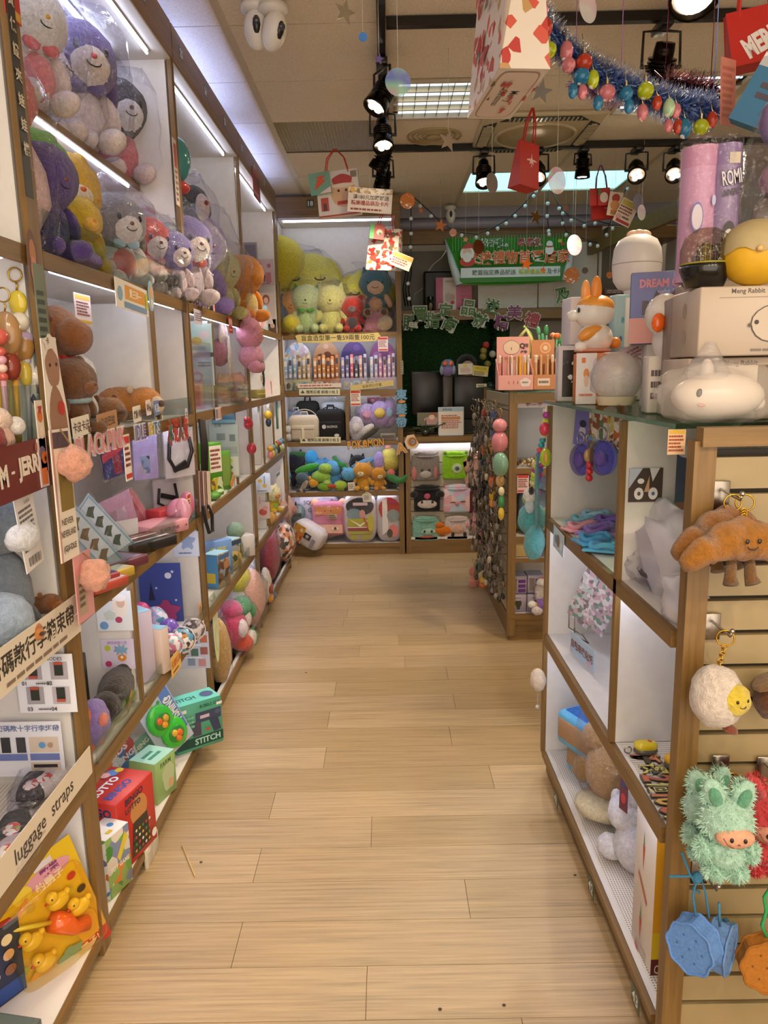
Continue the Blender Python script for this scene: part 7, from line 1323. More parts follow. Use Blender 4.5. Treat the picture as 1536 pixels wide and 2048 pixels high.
blob('dino_toy','white dinosaur-like toy with a red mouth in the lowest cubby',aty(1079,IY+.02,.235),[('body',(0,0,.05),(.03,.03,.06),'#d8d0cc'),('head',(.01,-.01,.11),(.035,.03,.025),'#dcd4d0'),('mouth',(.025,-.025,.10),(.014,.012,.014),'#b83430'),('comb',(.015,0,.13),(.015,.012,.008),'#c8503c')],cat='toy')
blob('duck_toy','white and yellow duck toy in front of the lilac boxes',aty(1064,IY+.0,.21),[('head',(0,0,.01),(.026,.022,.022),'#e4e0d8'),('beak',(.03,0,.005),(.024,.018,.018),'#d8a028')],cat='toy',k='gloss')
blob('purple_toy','purple plush with a white pompom at the front of the lowest cubby',aty(1077,IY+.0,.162),[('body',(.012,0,.05),(.03,.028,.045),'#8a68b4'),('pompom',(-.01,-.01,.024),(.034,.03,.028),'#ded4d4')])
# things hung on the far end of the right shelf
t = thing('bead_lanyard','colourful beaded phone lanyard hung on the far end of the right shelf','lanyard',onx(1085,850,.56));O = t.location
pts = [onx(px,py,.56)-O for px,py in ((1092,830),(1088,870),(1080,900),(1076,920),(1070,940),(1065,965),(1064,990),(1070,1000),(1075,985),(1077,960),(1082,930),(1086,905))]
MB().tube([onx(1093,812,.56)-O]+pts[:1],.004,5).box(onx(1090,838,.56)-O,(.012,.022,.07)).build('strap',M('#d4ccc0','cloth'),t)
rn = random.Random(9);k = 0
for i in range(len(pts)-1):
    n = max(1,int((pts[i+1]-pts[i]).length/.022))
    for j in range(n): MB().ell(pts[i].lerp(pts[i+1],j/n),.0125,n=10,k=6).build('bead',M(('#a8c83c','#3c9cac','#d8d0a0','#a83c94','#c8d850','#4c6cb8','#d84c54')[rn.randrange(7)],'gloss'),t)
MB().ell(onx(1089,858,.55)-O,(.018,.02,.024)).build('rose_charm',M('#cc3c54','gloss'),t);MB().ell(onx(1091,915,.55)-O,(.02,.03,.032)).build('moon_charm',M('#a8c81c','gloss'),t);MB().ell(onx(1091,915,.535)-O,(.006,.02,.022)).build('moon_face',M('#d8a43c','gloss'),t)
blob('plum_plush','teal plum-shaped plush pair with a leaf hung at the far end of the right shelf',onx(1066,1050,.54),[('fruit',(0,.02,.02),(.055,.055,.062),'#4c9ca0'),('leaf',(-.02,.05,.09),(.012,.035,.018),'#8ab83c',(.2,0,0)),('pouch',(0,-.03,-.06),(.04,.04,.068),'#56a0a4'),('strap',(.0,-.055,.17),(.008,.012,.10),'#5c8c94'),('strap',(.0,-.07,.08),(.008,.012,.08),'#5c8c94'),('figure',(-.02,-.035,.12),(.025,.025,.028),'#d8d4d0'),('figure_body',(-.02,-.035,.08),(.018,.018,.03),'#b4c4cc'),('figure_ear',(-.02,-.06,.14),(.01,.01,.016),'#2c2826')],cat='plush charm')
blob('fluffy_ball','white fluffy plush with a dangling bead hung low at the right shelf end',onx(1076,1360,.56),[('ball',(0,0,0),(.03,.04,.045),'#dcc8b0'),('cord',(0,.0,-.07),(.002,.002,.04),'#b8b4ac'),('bead',(0,0,-.11),(.008,.008,.008),'#d4d0c8')],cat='plush charm')
# ================================================================ goods in the right shelf
GF = GX
def PR(px,x,z): return atx(px,x,z)
def dome(label,px,py,c):
    t = thing('dome_keychain',label,'keychain',onx(px,py,GX+.08),R(-70));MB().torus((0,0,.075),.02,.003,(0,1,0),18,5).build('key_ring',M('#b8b4cc','metal'),t)
    MB().ell((0,0,0),(.055,.022,.055),n=22,k=14).build('dome_shell',M('#cdc8ee','film'),t);MB().cyl((0,.01,0),(0,.02,0),.052,n=24).build('back_disc',M(c,'gloss'),t)
    MB().ell((0,-.005,0),(.026,.014,.026),n=14,k=8,lump=.2).build('charm',M('#9c7cc0','gloss'),t);return t
dome('round violet dome keychain on the left of the pair in the right shelf',1160,920,'#8d86d0')
dome('round periwinkle dome keychain on the right of the pair in the right shelf',1203,916,'#7f84d8')
sign('backing_card','violet backing card hung over the dome keychains',onx(1166,855,GX+.10),tilt(RX,-5,25),.09,.13,'#7a78c4',[('e',0,-.1,.2,.12,'#d8d0e0'),('e',0,.1,.2,.1,'#322c48'),('r',.1,-.38,.7,.12,'#9c98dc')],'card')
keycharm('charm_keychain','red ball and brown tag keychain between the dome keychains',onx(1181,868,GX+.07),[('tag',(.02,.006,.024),'#b08a4c'),('ball',(.012,.012,.012),'#cc2c34'),('ball',(.012,.012,.012),'#cc2c34'),('ball',(.012,.012,.012),'#cc2c34')],1.0)
for i in range(9): sign('sticker_pack','narrow colourful sticker pack hung in the row under the glass, %s from the near end' % ('ninth','eighth','seventh','sixth','fifth','fourth','third','second','first')[i],onx(1178+7.2*i,838+3.4*i,GX+.12),tilt(RX,0,30),.03,.13,M(('#c87c3c','#b8b04c','#a84444','#e0d8c8','#5c8c5c','#b8604c','#c8a040','#d8c438','#c86c34')[i],'collage',60,i,'#e6dccb','#8c5c3c','#c8c0b4'),[('r',0,-.44,1,.1,'#6fa4c4')],'stickers')
for i,(px,py,x,w_,d,c,ro,lb) in enumerate(((1170,0,.685,.13,.07,'#7cc0d4',20,'teal carded hair band pack at the far side of the pile'),(1192,0,.725,.12,.08,'#a0d4e4',-10,'aqua carded pack with orange print in the pile'),(1205,0,.70,.14,.10,'#8c84cc',30,'clear pack of violet hair bands in the pile'),(1222,0,.75,.12,.10,'#7c5cb8',0,'deep violet pack in the pile nearest the divider'),(1165,0,.645,.13,.07,'#e09aa4',15,'coral pink pack in front of the pile'),(1194,0,.66,.13,.08,'#8c6cc0',35,'purple pack with a bottle shape in front of the pile'),(1222,0,.69,.10,.08,'#9c7ca8',-20,'plum pack against the divider'),(1190,0,.62,.12,.09,'#3f9ccc',10,'bright blue carded pack nearest the shelf edge'),(1212,0,.635,.13,.06,'#5cb4dc',-25,'second blue pack nearest the shelf edge'))):
    p = PR(px,x,1.018+(.012 if i % 2 else 0));t = thing('hair_band_pack',lb,'pack',p,R(ro))
    MB().rbox((0,0,.008),(w_,d,.008),.003).build('card',M(c,'paper'),t);MB().tube([(w_*.35*math.cos(a),d*.35*math.sin(a),.02+.006*math.sin(3*a)) for a in [2*PI*k/14 for k in range(14)]],.009,7,0,True).build('hair_band',M(c,'cloth'),t)
    MB().ell((0,0,.018),(w_*.52,d*.55,.02),n=16,k=8,lump=.2,seed=i).build('plastic_sleeve',FILM,t)
sign('shelf_sticker','pale pictured sticker card taped on the far shelf edge',onx(1117,1082,GX-.006),tilt(RX,-3),.15,.075,'#b8ccd8',[('e',.0,0,.14,.3,'#8c6c5c'),('e',.3,-.1,.1,.2,'#dce2ec'),('e',-.2,0,.12,.2,'#6c8ca8')],'sticker')
sign('photo_print','photo print of white shoes and socks on the right shelf divider',ony(1291,970,1.832),CX,.084,.085,'#4c4038',[('p',[(-.5,-.1),(-.1,.5),(-.5,.5)],'#b8c4d4'),('p',[(.1,.5),(.4,.5),(.2,.1)],'#dcdcdc'),('e',-.15,.12,.1,.08,'#e8e4e0'),('e',-.2,-.25,.14,.18,'#e6e4e2'),('e',.22,-.25,.14,.18,'#e6e4e2'),('p',[(-.05,-.2),(.1,.3),(.1,-.2)],'#c8a078'),('e',-.2,-.25,.05,.06,'#5c5450'),('e',.22,-.25,.05,.06,'#4c6c94')],'photo')
sign('photo_print','tall photo print of a white shoe at the edge of the right shelf post',ony(1372,960,1.80),CX,.05,.16,'#4a5468',[('e',.3,.0,.3,.35,'#dce2ea'),('r',0,-.42,1,.16,'#8a5c4c'),('e',0,.44,.5,.1,'#c8c4cc')],'photo')
p = onx(1353,884,GX-.004);p.y -= .0;sign('price_card','price card with rows of red characters clipped under the glass edge',p,CX,.035,.05,'#dcb890',[('r',0,.4,.9,.16,'#c8a03c'),('l',0,-.05,.9,.7,5,'#9c4430')],'price card',.001)
def softbag(label,loc,r,mt,seed,els=(),bits=()):
    t = thing('plastic_carrier',label,'plastic bag',loc);MB().ell((0,0,r[2]*.9),r,n=22,k=14,sq=.75,lump=.42,seed=seed).build('bag_film',mt,t)
    for nm,c,q,col in bits: MB().ell(c,q,n=12,k=8,lump=.2).build(nm,M(col,'cloth'),t)
    return t
FR = M('#e6e4ec','frost',.72)
softbag('crumpled translucent white plastic bag in the near right cell',PR(1352,.70,1.02),(.08,.14,.10),FR,3,bits=[('red_label',(-.07,.03,.10),(.008,.016,.02),'#c84458')])
softbag('clear bag with dark straps lying at the front of the near right cell',PR(1310,.66,1.02),(.06,.09,.045),FILM,7,bits=[('dark_strap',(0,0,.03),(.04,.07,.02),'#4c443c'),('white_roll',(.01,.02,.045),(.03,.05,.02),'#d4d2d4')])
softbag('second white plastic bag folded at the very front of the near right cell',PR(1376,.63,1.02),(.045,.08,.05),FR,12)
# sheets in stands
for i,(px,x,c,lb) in enumerate(((1174,.695,'#b8ccc4','leaning sheet of tiny green and white stickers, farther one'),(1204,.725,'#b8a4b4','leaning sheet of tiny mauve stickers, nearer one'))):
    o = sign('sticker_sheet',lb,onx(px,1196+14*i,x),tilt(RX,-24,35),.10,.21,M(c,'collage',70,3+i,'#e4dce0','#8c7c84','#c8a8b0','#7c9c8c','#d8d0d4'),[],'stickers')
t = thing('wire_stand','thin wire card stand at the far end of the second right shelf','stand',onx(1142,1250,.635));MB().tube([(0,.03,.06),(0,.03,-.02),(.05,.03,-.05),(.05,-.05,-.05),(0,-.05,-.02),(0,-.05,.05)],.0025,5).build('wire',M('#8c8880','metal'),t)
sign('shelf_sign','pale blue card with brown Chinese characters standing on the second right shelf',onx(1164,1302,.64),tilt(RX,0,8),.20,.075,'#b4d0e8',[('t','自黏串珠貼紙',0,0,.42,'#7c4a48',.03,.9),('e',.3,-.3,.1,.12,'#e0b0c8')])
# letters lying on the lower right shelf
LT = cutout('letter_sign','cut-out characters lying along the ribbed shelf offering two pieces for a hundred','任選2個100元',(.636,1.60,.572),(V((-.06,-1,0)).normalized(),V((1,-.06,0)).normalized()),.07,['#dc8a5c','#d8cc6c','#c8684c','#d0c878','#cf7850','#d8a850','#cc6a4c','#d8cc70'],edge='#5c5446',bold=.02,W=.33)
for i,(x,y,c,c2,lb) in enumerate(((.65,1.765,'#dcc42c','#5c5c54','yellow and grey toy car nearest the divider'),(.70,1.70,'#dca81c','#54544e','yellow and red toy car by the post'),(.765,1.77,'#dfe4ea','#4c4c50','white toy car half hidden by the post'))):
    t = thing('wind_up_toy',lb,'toy car',(x,y,.570),R(30*i));MB().ell((0,0,.011),(.032,.02,.012),n=16,k=8).build('chassis',M(c2,'plastic'),t);MB().ell((0,0,.024),(.03,.018,.012),n=16,k=8,sq=.7).build('shell',M(c,'gloss'),t)
    MB().ell((.01,0,.033),(.008,.008,.004),n=10,k=6).build('red_mark',M('#c83a2c','gloss'),t)
    MB().torus((-.045,0,.012),.009,.002,(0,1,0),14,5).build('key_ring',M('#a8a49c','metal'),t)
sign('liner_print','pale green printed sheet lying under the toy cars',(.73,1.60,.5695),(V((0,-1,0)),V((1,0,0))),.14,.06,'#b8ccb4',[('e',-.2,0,.1,.2,'#8cac8c')],'sheet',.001)
# bottom right row
def zipcase(label,loc,rz,s=1.0):
    t = thing('zip_case',label,'case',loc,R(rz));MB().rbox((0,0,.065*s),(.24*s,.17*s,.13*s),.022,seg=3).build('case_body',M('#5fb0dc','plastic'),t)
    MB().rbox((0,0,.068*s),(.215*s,.175*s,.085*s),.01).build('cork_side',M('#b08c68','cloth'),t);MB().torus((0,0,0),.001,.0005).build('seam',M('#4c94c0'),t)
    MB().rbox((0,0,.13*s),(.19*s,.12*s,.006),.003).build('lid_panel',M('#7cc4ec','film'),t);return t
zipcase('upper sky blue zip case with cork-coloured sides at the far end of the bottom shelf',(.725,2.46,.20),-66)
zipcase('lower sky blue zip case lying under the upper one',(.735,2.47,.094),-70,.82)
k_ = blob('kangaroo_plush','tan pointed-eared plush in a shiny bag on the right bottom shelf',PR(1210,.70,.095),[('body',(0,-.02,.17),(.075,.09,.1),'#b28c58'),('head',(-.02,.03,.26),(.055,.065,.05),'#a98250'),('ear',(-.01,.06,.345),(.022,.03,.075),'#a27a48'),('ear',(.04,.02,.33),(.02,.025,.06),'#a98250'),('arm',(-.07,.04,.14),(.03,.05,.04),'#8f6a30'),('tail',(-.03,-.04,.06),(.08,.09,.035),'#d4c6a0'),('foot',(-.01,.03,.03),(.05,.06,.03),'#7c5a24')],bag=((0,0,.21),(.095,.13,.19)))
blob('round_cushion','cream curled tail cushion lying below the tan plush',PR(1228,.72,.10),[('curl',(-.02,.0,.035),(.07,.08,.035),'#dacfae'),('paw',(-.05,.05,.03),(.04,.05,.03),'#8a6424')])
sign('tag_card','tall red and navy packaging card beside the tan plush',onx(1248,1580,.66),tilt(RX,0,20),.035,.13,'#6c3444',[('e',0,-.2,.3,.12,'#c8444c'),('r',0,.2,.6,.3,'#3c4470')],'card')
sign('round_tag','round lilac paper tag behind the white plush',onx(1275,1690,.76),tilt(RX,0,40),.11,.11,'#b4a4cc',[('l',0,0,.7,.5,5,'#5c4c6c')],'tag',poly=[(.5*math.cos(i*PI/12),.5*math.sin(i*PI/12)) for i in range(24)])
blob('white_plush','plain white plush with pointed ears seen from the side on the right bottom shelf',PR(1262,.70,.094),[('body',(.01,-.01,.075),(.065,.075,.08),'#d9d6dc'),('head',(-.01,.03,.155),(.055,.06,.055),'#dddadf'),('ear',(.0,.01,.215),(.018,.022,.04),'#dcd8de'),('ear',(-.03,.07,.185),(.015,.015,.025),'#dcd8de'),('foot',(-.05,.04,.04),(.04,.05,.035),'#dddadc')])
carton('plant_kit_box','tall white and orange box with carrot pictures at the near end of the bottom shelf',(.656,1.635,.094),(.085,.13,.40),R(2),'#dcd2c6',[('r',0,.02,1,.96,'#d99a1c'),('r',0,-.46,1,.14,'#5c1c18'),('r',0,-.3,1,.18,'#d9b81c'),('t','CARROT',0,-.46,.06,'#e0d0c0',.01,.8),('p',[(-.5,.5),(.5,.5),(.5,.3),(-.1,.44)],'#c8841c'),('e',0,-.05,.2,.05,'#5c7c34')],[],left=[('r',0,-.46,.5,.06,'#b8a898')]+[q for k in range(2) for q in (('p',[(-.1,.25-.5*k),(0,.25-.5*k),(-.05,.08-.5*k)],'#cc4a28'),('p',[(-.08,.25-.5*k),(-.05,.36-.5*k),(-.02,.25-.5*k)],'#4c8c3c'),('p',[(-.25,.05-.5*k),(.2,-.08-.5*k),(.2,-.11-.5*k),(-.25,.02-.5*k)],'#c8644c'))])
# ================================================================ on the glass top
ZG = 1.44
carton('moon_lamp_box','white box with a black starry moon picture at the far end of the glass top',(.665,2.60,ZG),(.15,.12,.185),R(-8),'#d8d2d4',[('r',.04,0,.9,.84,M('#1c1b16','glitter')),('e',.32,.0,.24,0,'#d8d4a4'),('e',.37,.0,.21,0,'#b8b494'),('t','MOON',.3,.33,.07,'#d8d4c8',.01,.3)],left=[('e',0,.3,.2,.1,'#c4bcc0'),('e',0,-.1,.12,.1,'#c4bcc0')])
carton('lamp_box','plain white box with tiny icons standing on the moon box',(.672,2.60,ZG+.187),(.115,.1,.155),R(4),'#dcd6da',[q for k in range(4) for q in (('e',.1,.3-.2*k,.03,0,'#8c6c78'),('l',.1,.23-.2*k,.4,.03,1,'#a89aa0'))])
carton('corgi_lamp_box','white and orange box with a corgi picture under the corgi lamp',(.675,2.40,ZG),(.145,.16,.155),R(-10),'#dd7a1c',[('r',-.3,0,.42,1,'#e2dcdc'),('e',-.3,.1,.06,.1,'#d98a3c'),('e',-.3,-.05,.05,.12,'#d8b8a4'),('r',-.36,.36,.08,.1,'#d8703c'),('l',-.3,-.32,.28,.08,1,'#d8703c'),('e',.22,-.18,.24,.3,'#e0d2c4')])
blob('corgi_lamp','white and orange corgi-shaped lamp sitting on the orange box',(.655,2.40,ZG+.156),[('base',(0,0,.008),(.058,.06,.01),'#dca088'),('body',(.005,0,.045),(.055,.06,.05),'#e9e2dc'),('arm',(-.02,-.04,.06),(.04,.018,.02),'#e39a3c',(0,-.4,0)),('head',(0,0,.122),(.062,.056,.048),'#e9e4de'),('crown',(.004,0,.142),(.058,.052,.036),'#e59c3a'),('muzzle',(-.066,-.01,.115),(.018,.02,.018),'#ece8e4'),('nose',(-.083,-.012,.12),(.006,.006,.006),'#d8d0d0'),('ear',(.0,-.02,.19),(.017,.01,.042),'#e38a2c'),('ear',(-.02,.03,.186),(.015,.01,.04),'#e9a860'),('eye',(-.055,-.03,.13),(.004,.005,.008),'#1c1a18'),('tail',(.07,0,.03),(.018,.018,.018),'#dd8a34'),('foot',(-.045,-.03,.02),(.02,.018,.016),'#ece6e2')],cat='lamp',k='plastic')
t = thing('globe_lamp','clear round lamp in plastic film standing on three stubby clear legs','lamp',(.612,2.0,ZG))
MB().ell((0,0,.085),.066,n=28,k=18).build('globe',M('#cfcbc2','frost',.6),t);MB().cyl((0,0,.012),(0,0,.035),.045,.055).build('lamp_base',M('#c4b89c','plastic'),t)
for a in (.4,2.5,4.6): MB().tube([(.03*math.cos(a),.03*math.sin(a),.03),(.05*math.cos(a),.05*math.sin(a),.0)],.006,8).build('leg',M('#dfe4e0','clear'),t)
film_bag(t,(0,0,.09),(.07,.07,.07),4,False,1)
carton('stock_box','brown carton behind the globe lamp',(.79,2.16,ZG),(.08,.12,.1),0,'#8a7468',[lines(3)])
carton('printed_box','tall white box with small coloured pictures under the dream cat box',(.775,2.11,ZG),(.11,.14,.17),R(-14),'#d5cfc8',[('e',-.3+.12*(i % 5),-.4+.13*(i//2),.03,.022,('#c85c54','#5c9c94','#7c54a0','#c8844c','#4c7cb0')[i % 5]) for i in range(13)]+[('l',.25,.4,.4,.12,3,'#8a8480')],left=[('e',-.2+.2*(i % 3),-.3+.1*i,.03,.03,('#c85c54','#6c9c54','#7c54a0')[i % 3]) for i in range(6)])
carton('cat_lamp_box','blue and peach gift box reading DREAM CAT night light, on the tall white box',(.755,2.10,ZG+.172),(.155,.13,.185),R(-20),'#8288b8',[('r',0,-.32,1,.36,'#dc9c94'),('t','DREAM CAT',.05,.34,.12,'#dc8c94',.04,.8),('t','night light',.15,.21,.09,'#c8cce0',0,.55),('p',wob(.08,-.2,.27,.22,amp=.04,f=3),'#5c5460'),('p',[(-.3,.1),(-.2,.1),(-.14,-.1),(-.3,-.1)],'#5c5460'),('e',.08,.0,.27,.17,'#5c5460'),('p',[(-.14,.1),(-.08,.24),(.02,.14)],'#5c5460'),('p',[(.12,.14),(.22,.24),(.28,.1)],'#5c5460'),('e',.08,.0,.25,.155,'#d9c8cc'),('p',wob(.08,-.2,.25,.2,amp=.04,f=3),'#dcd0d0'),('e',-.02,.02,.02,0,'#5c6080'),('e',.18,.02,.02,0,'#5c6080'),('r',.08,-.13,.2,.03,'#d89aa4')],left=[('r',0,0,.98,.98,'#9a92c0'),('p',[(-.3,-.4),(.3,-.4),(.3,.3),(0,.42),(-.3,.3)],'#d98a2c'),('e',0,-.1,.15,.2,'#e6c8a0'),('e',.1,.15,.1,.12,'#eccb9c')])
for i,(z,ro) in enumerate(((.15,25),(.10,35))): sign('price_card',('upper','lower')[i]+' pink scalloped price card between the corgi lamp and the dream cat box',(.715,2.18,ZG+z),tilt(CX,ro),.07,.05,'#dcb8b4',[('r',0,0,.9,.8,'#e4ccc8'),('l',0,0,.8,.6,3,'#b8686c')],'price card')
t = thing('humidifier','large white egg-shaped humidifier with a bow on top behind the dream cat box','humidifier',(.855,2.62,ZG+.235));t.scale = (.78,.78,.78);WHP = M('#d5d1cd','plastic')
MB().lathe([(0,0),(.07,0),(.085,.05),(.075,.12),(.05,.15),(.05,.17)],n=28).build('base',WHP,t)
MB().lathe([(.03,.16),(.075,.175),(.098,.21),(.104,.26),(.104,.29),(.098,.34),(.08,.375),(.045,.395),(0,.40)],n=32).build('tank',WHP,t);MB().torus((0,0,.275),.1045,.0018,(0,0,1),36,5).build('seam',M('#a8a098'),t)
for s in (-1,0,1): MB().ell((s*.03,-.01,.405-.004*abs(s)),(.024,.016,.014),(0,s*.3,0)).build('bow_loop',M('#dcb89c','plastic'),t)
carton('blue_pack','pale blue and white striped pack behind the corgi lamp',(.765,2.50,ZG+.14),(.05,.05,.2),R(10),'#a4ccd8',[('r',.3,0,.3,.9,'#e0e4e4'),('e',-.1,-.2,.1,.05,'#4c6ca8'),('e',0,.1,.1,.05,'#5c9cc0')])
carton('stock_box','plain pale carton carrying the blue pack',(.775,2.50,ZG),(.07,.06,.138),0,'#cfc8c0',[lines(3)])
RB = '#b4a392'
carton('stock_box','pale carton under the white humidifier',(.86,2.62,ZG),(.13,.10,.233),0,'#c8c4c0',[lines(3)])
carton('rabbit_lamp_box','lower beige Meng Rabbit lamp box with a dark side panel',(.815,1.63,ZG),(.38,.17,.125),R(-3),RB,[('r',.18,-.06,.62,.88,'#5c482c'),('t','Meng Rabbit',-.22,.40,.1,'#4a4038',.015,.26),('r',-.05,-.05,.03,.1,'#8a7862')])
carton('rabbit_lamp_box','upper beige Meng Rabbit lamp box with an outlined lying rabbit',(.815,1.60,ZG+.128),(.37,.17,.135),R(-3),RB,[('t','Meng Rabbit',-.25,.42,.09,'#4a4038',.015,.26),('r',.05,.34,.9,.008,'#8a7a68'),('l',-.02,-.42,.4,.06,1,'#6c6052'),('p',wob(-.1,-.04,.13,.28,amp=.01),'#4a4038'),('p',[(.0,.1),(.42,.1),(.42,-.3),(-.1,-.3)],'#4a4038'),('p',[(-.09,.2),(-.085,.34),(-.06,.34),(-.05,.2)],'#4a4038'),('p',wob(-.1,-.04,.125,.265,amp=.01),'#b8a898'),('p',[(.0,.085),(.42,.085),(.42,-.285),(-.1,-.285)],'#b8a898'),('e',-.2,-.02,.012,0,'#2c2622'),('e',-.235,-.06,.01,0,'#4a4038')],left=[('e',0,.2,.08,.12,'#a29282'),('e',0,-.2,.08,.12,'#a29282')])
carton('duck_lamp_box','narrow grey-brown box with a barcode label and rounded white lamp inside',(.668,1.74,ZG+.07),(.05,.08,.19),R(-8),'#86766c',[('r',.2,.3,.4,.3,'#d8d0cc'),('l',.2,.3,.3,.24,4,'#5c5450'),('e',-.05,-.3,.18,.12,'#4c4038')])
carton('stock_box','flat pale carton under the narrow grey-brown box',(.668,1.74,ZG),(.06,.09,.068),R(-8),'#c8beb4',[])
blob('duck_lamp','white duck lamp with an orange beak poking out beside the rabbit boxes',(.655,1.82,ZG+.20),[('head',(.01,0,.03),(.045,.05,.05),'#d9d2ca'),('beak',(-.02,-.045,.01),(.016,.012,.022),'#e8641c'),('neck',(.015,0,-.03),(.03,.04,.05),'#cfc8c2'),('eye',(.0,-.046,.03),(.004,.003,.005),'#2c2420')],cat='lamp',k='gloss')
carton('stock_box','pale carton under the white duck lamp',(.668,1.84,ZG),(.07,.07,.135),R(-8),'#cfc4ba',[lines(3)])
t = blob('rabbit_lamp','white rabbit-faced lamp wrapped in clear plastic at the near end of the glass',(.665,1.51,ZG+.004),[('body',(0,0,.045),(.092,.055,.047),'#cfc2b6'),('eye',(-.052,-.040,.052),(.007,.005,.010),'#17120f',None,'gloss'),('eye',(-.076,-.012,.052),(.003,.005,.008),'#17120f',None,'gloss'),('cheek',(-.05,-.046,.03),(.008,.004,.003),'#c88a80'),('ear',(-.02,.01,.09),(.014,.014,.03),'#cfc2b6'),('tail',(.08,0,.03),(.016,.016,.016),'#cfc2b6')],cat='lamp',k='plastic')
MB().ell((0,0,.05),(.112,.066,.062),n=24,k=14,sq=.8,lump=.3,seed=9).cyl((-.02,.01,.08),(-.015,.01,.15),.05,.010,n=14).build('plastic_bag',M('#e4dcd4','frost',.2),t);MB().cyl((-.02,.01,.085),(-.015,.01,.15),.05,.010,n=14).build('bag_peak',FILM,t)
z2 = ZG+.266
t = thing('snack_dome_toy','clear domed cup with a black base standing on the rabbit boxes','cup',(.655,1.58,z2));MB().lathe([(0,0),(.036,0),(.05,.035),(.05,.045),(0,.045)],n=28).build('black_base',M('#0c0b0a','gloss'),t)
MB().lathe([(.05,.045),(.05,.075),(.042,.10),(.02,.115),(0,.118)],n=28).build('dome',M('#d8d4c4','film'),t);MB().torus((0,0,.046),.0495,.002,(0,0,1),32,5).build('yellow_rim',M('#8c8424','gloss'),t)
for i in range(5): MB().cyl((-.02+.01*i,-.01,.046),(-.02+.01*i,-.01,.085),.004,n=8).build('inner_column',M('#c8c4b4','clear'),t)
mbs = MB().ell((0,0,.058),(.066,.06,.060),n=28,k=18);t = thing('egg_lamp','yellow egg-shaped lamp with a beige cracked-shell top on the rabbit boxes','lamp',(.738,1.545,z2));mbs.build('yellow_body',M('#cf9f12','matte'),t)
cap = [];n = 28
for k in range(7):
    a = (PI/2)*(1-k/6*.98)
    for i in range(n):
        q = 2*PI*i/n;zz = .062+.064*math.cos(a)-(.008*math.sin(q*6) if k == 0 else 0);cap.append((.0685*math.sin(a)*math.cos(q),.0625*math.sin(a)*math.sin(q),zz if k else .062-.006*math.sin(q*6)))
MB().add(cap,[(k*n+i,k*n+(i+1) % n,(k+1)*n+(i+1) % n,(k+1)*n+i) for k in range(6) for i in range(n)],0,True).build('shell_cap',M('#a8966c','matte'),t);MB().ell((-.02,-.061,.062),(.007,.005,.006)).build('beak',M('#c8a468','plastic'),t)
def tube_case(label,px,y,r,h,z,col,hdr,els,rot=0):
    p = aty(px,y,z);t = thing('tube_case',label,'tube',(p.x,y,z));MB().cyl((0,0,0),(0,0,h),r,n=28).build('tube_body',M(col,'paper'),t);MB().cyl((0,0,h-.04),(0,0,h+.004),r*1.02,n=28).build('tube_cap',M(hdr,'paper'),t)
    art(els,t,r*1.5,h,(0,-r*1.04,h/2),(1,0,0),(0,0,1));MB().cyl((0,0,0),(0,0,h+.02),r*1.08,n=24).build('plastic_sleeve',FILM,t);return t
carton('stock_box','wide carton under the two tubes behind the rabbit boxes',(.86,1.82,ZG),(.30,.13,.30),0,'#9c8a78',[lines(3)])
tube_case('pink storage tube with blue outlined shapes and a yellow face',1388,1.82,.042,.29,ZG+.302,'#cf9cb8','#c890ac',[('e',-.3,-.02,.22,.11,'#6470b8'),('e',-.3,-.02,.19,.095,'#cfc4d0'),('e',.1,-.32,.24,.12,'#5c64a8'),('e',.1,-.32,.22,.11,'#c9ae58'),('e',.02,-.32,.02,.012,'#4c4a80'),('e',.2,-.32,.02,.012,'#4c4a80'),('p',[(-.4,-.35),(-.3,-.28),(-.24,-.36),(-.32,-.44)],'#7c84c4'),('e',.25,.1,.07,.04,'#b4b8dc')])
tube_case('violet tube reading ROMI UNIVERSE beside the pink one',1438,1.80,.032,.29,ZG+.302,'#9a86a8','#8f7aa0',[('r',.1,.40,.5,.08,'#c8b8a4'),('t','ROMI',0,.26,.12,'#2a2630',.05,.94,10),('t','ROMI',0,.26,.11,'#d0ccd4',.02,.9,10),('t','UNIVERSE',0,.15,.05,'#3a3440',.02,.9,10),('e',0,-.16,.3,.1,'#3a3438'),('e',0,-.2,.25,.08,'#cfc6c4'),('e',0,-.36,.2,.08,'#b8b4b8')])
softbag('large clear bag of mixed orange, yellow and blue goods at the right edge',(.93,1.78,ZG+.30),(.11,.09,.20),FILM,5,bits=[('orange_ball',(.0,-.04,.30),(.045,.04,.05),'#b86c1c'),('violet_ball',(-.04,0,.34),(.05,.04,.06),'#7c6c94'),('yellow_box',(.0,-.03,.17),(.07,.04,.04),'#ccb428'),('pink_goods',(-.02,0,.22),(.06,.05,.05),'#a88494'),('blue_goods',(.02,-.05,.10),(.06,.03,.02),'#3c7ca4'),('grey_goods',(-.01,.02,.13),(.08,.05,.08),'#8c847c')])
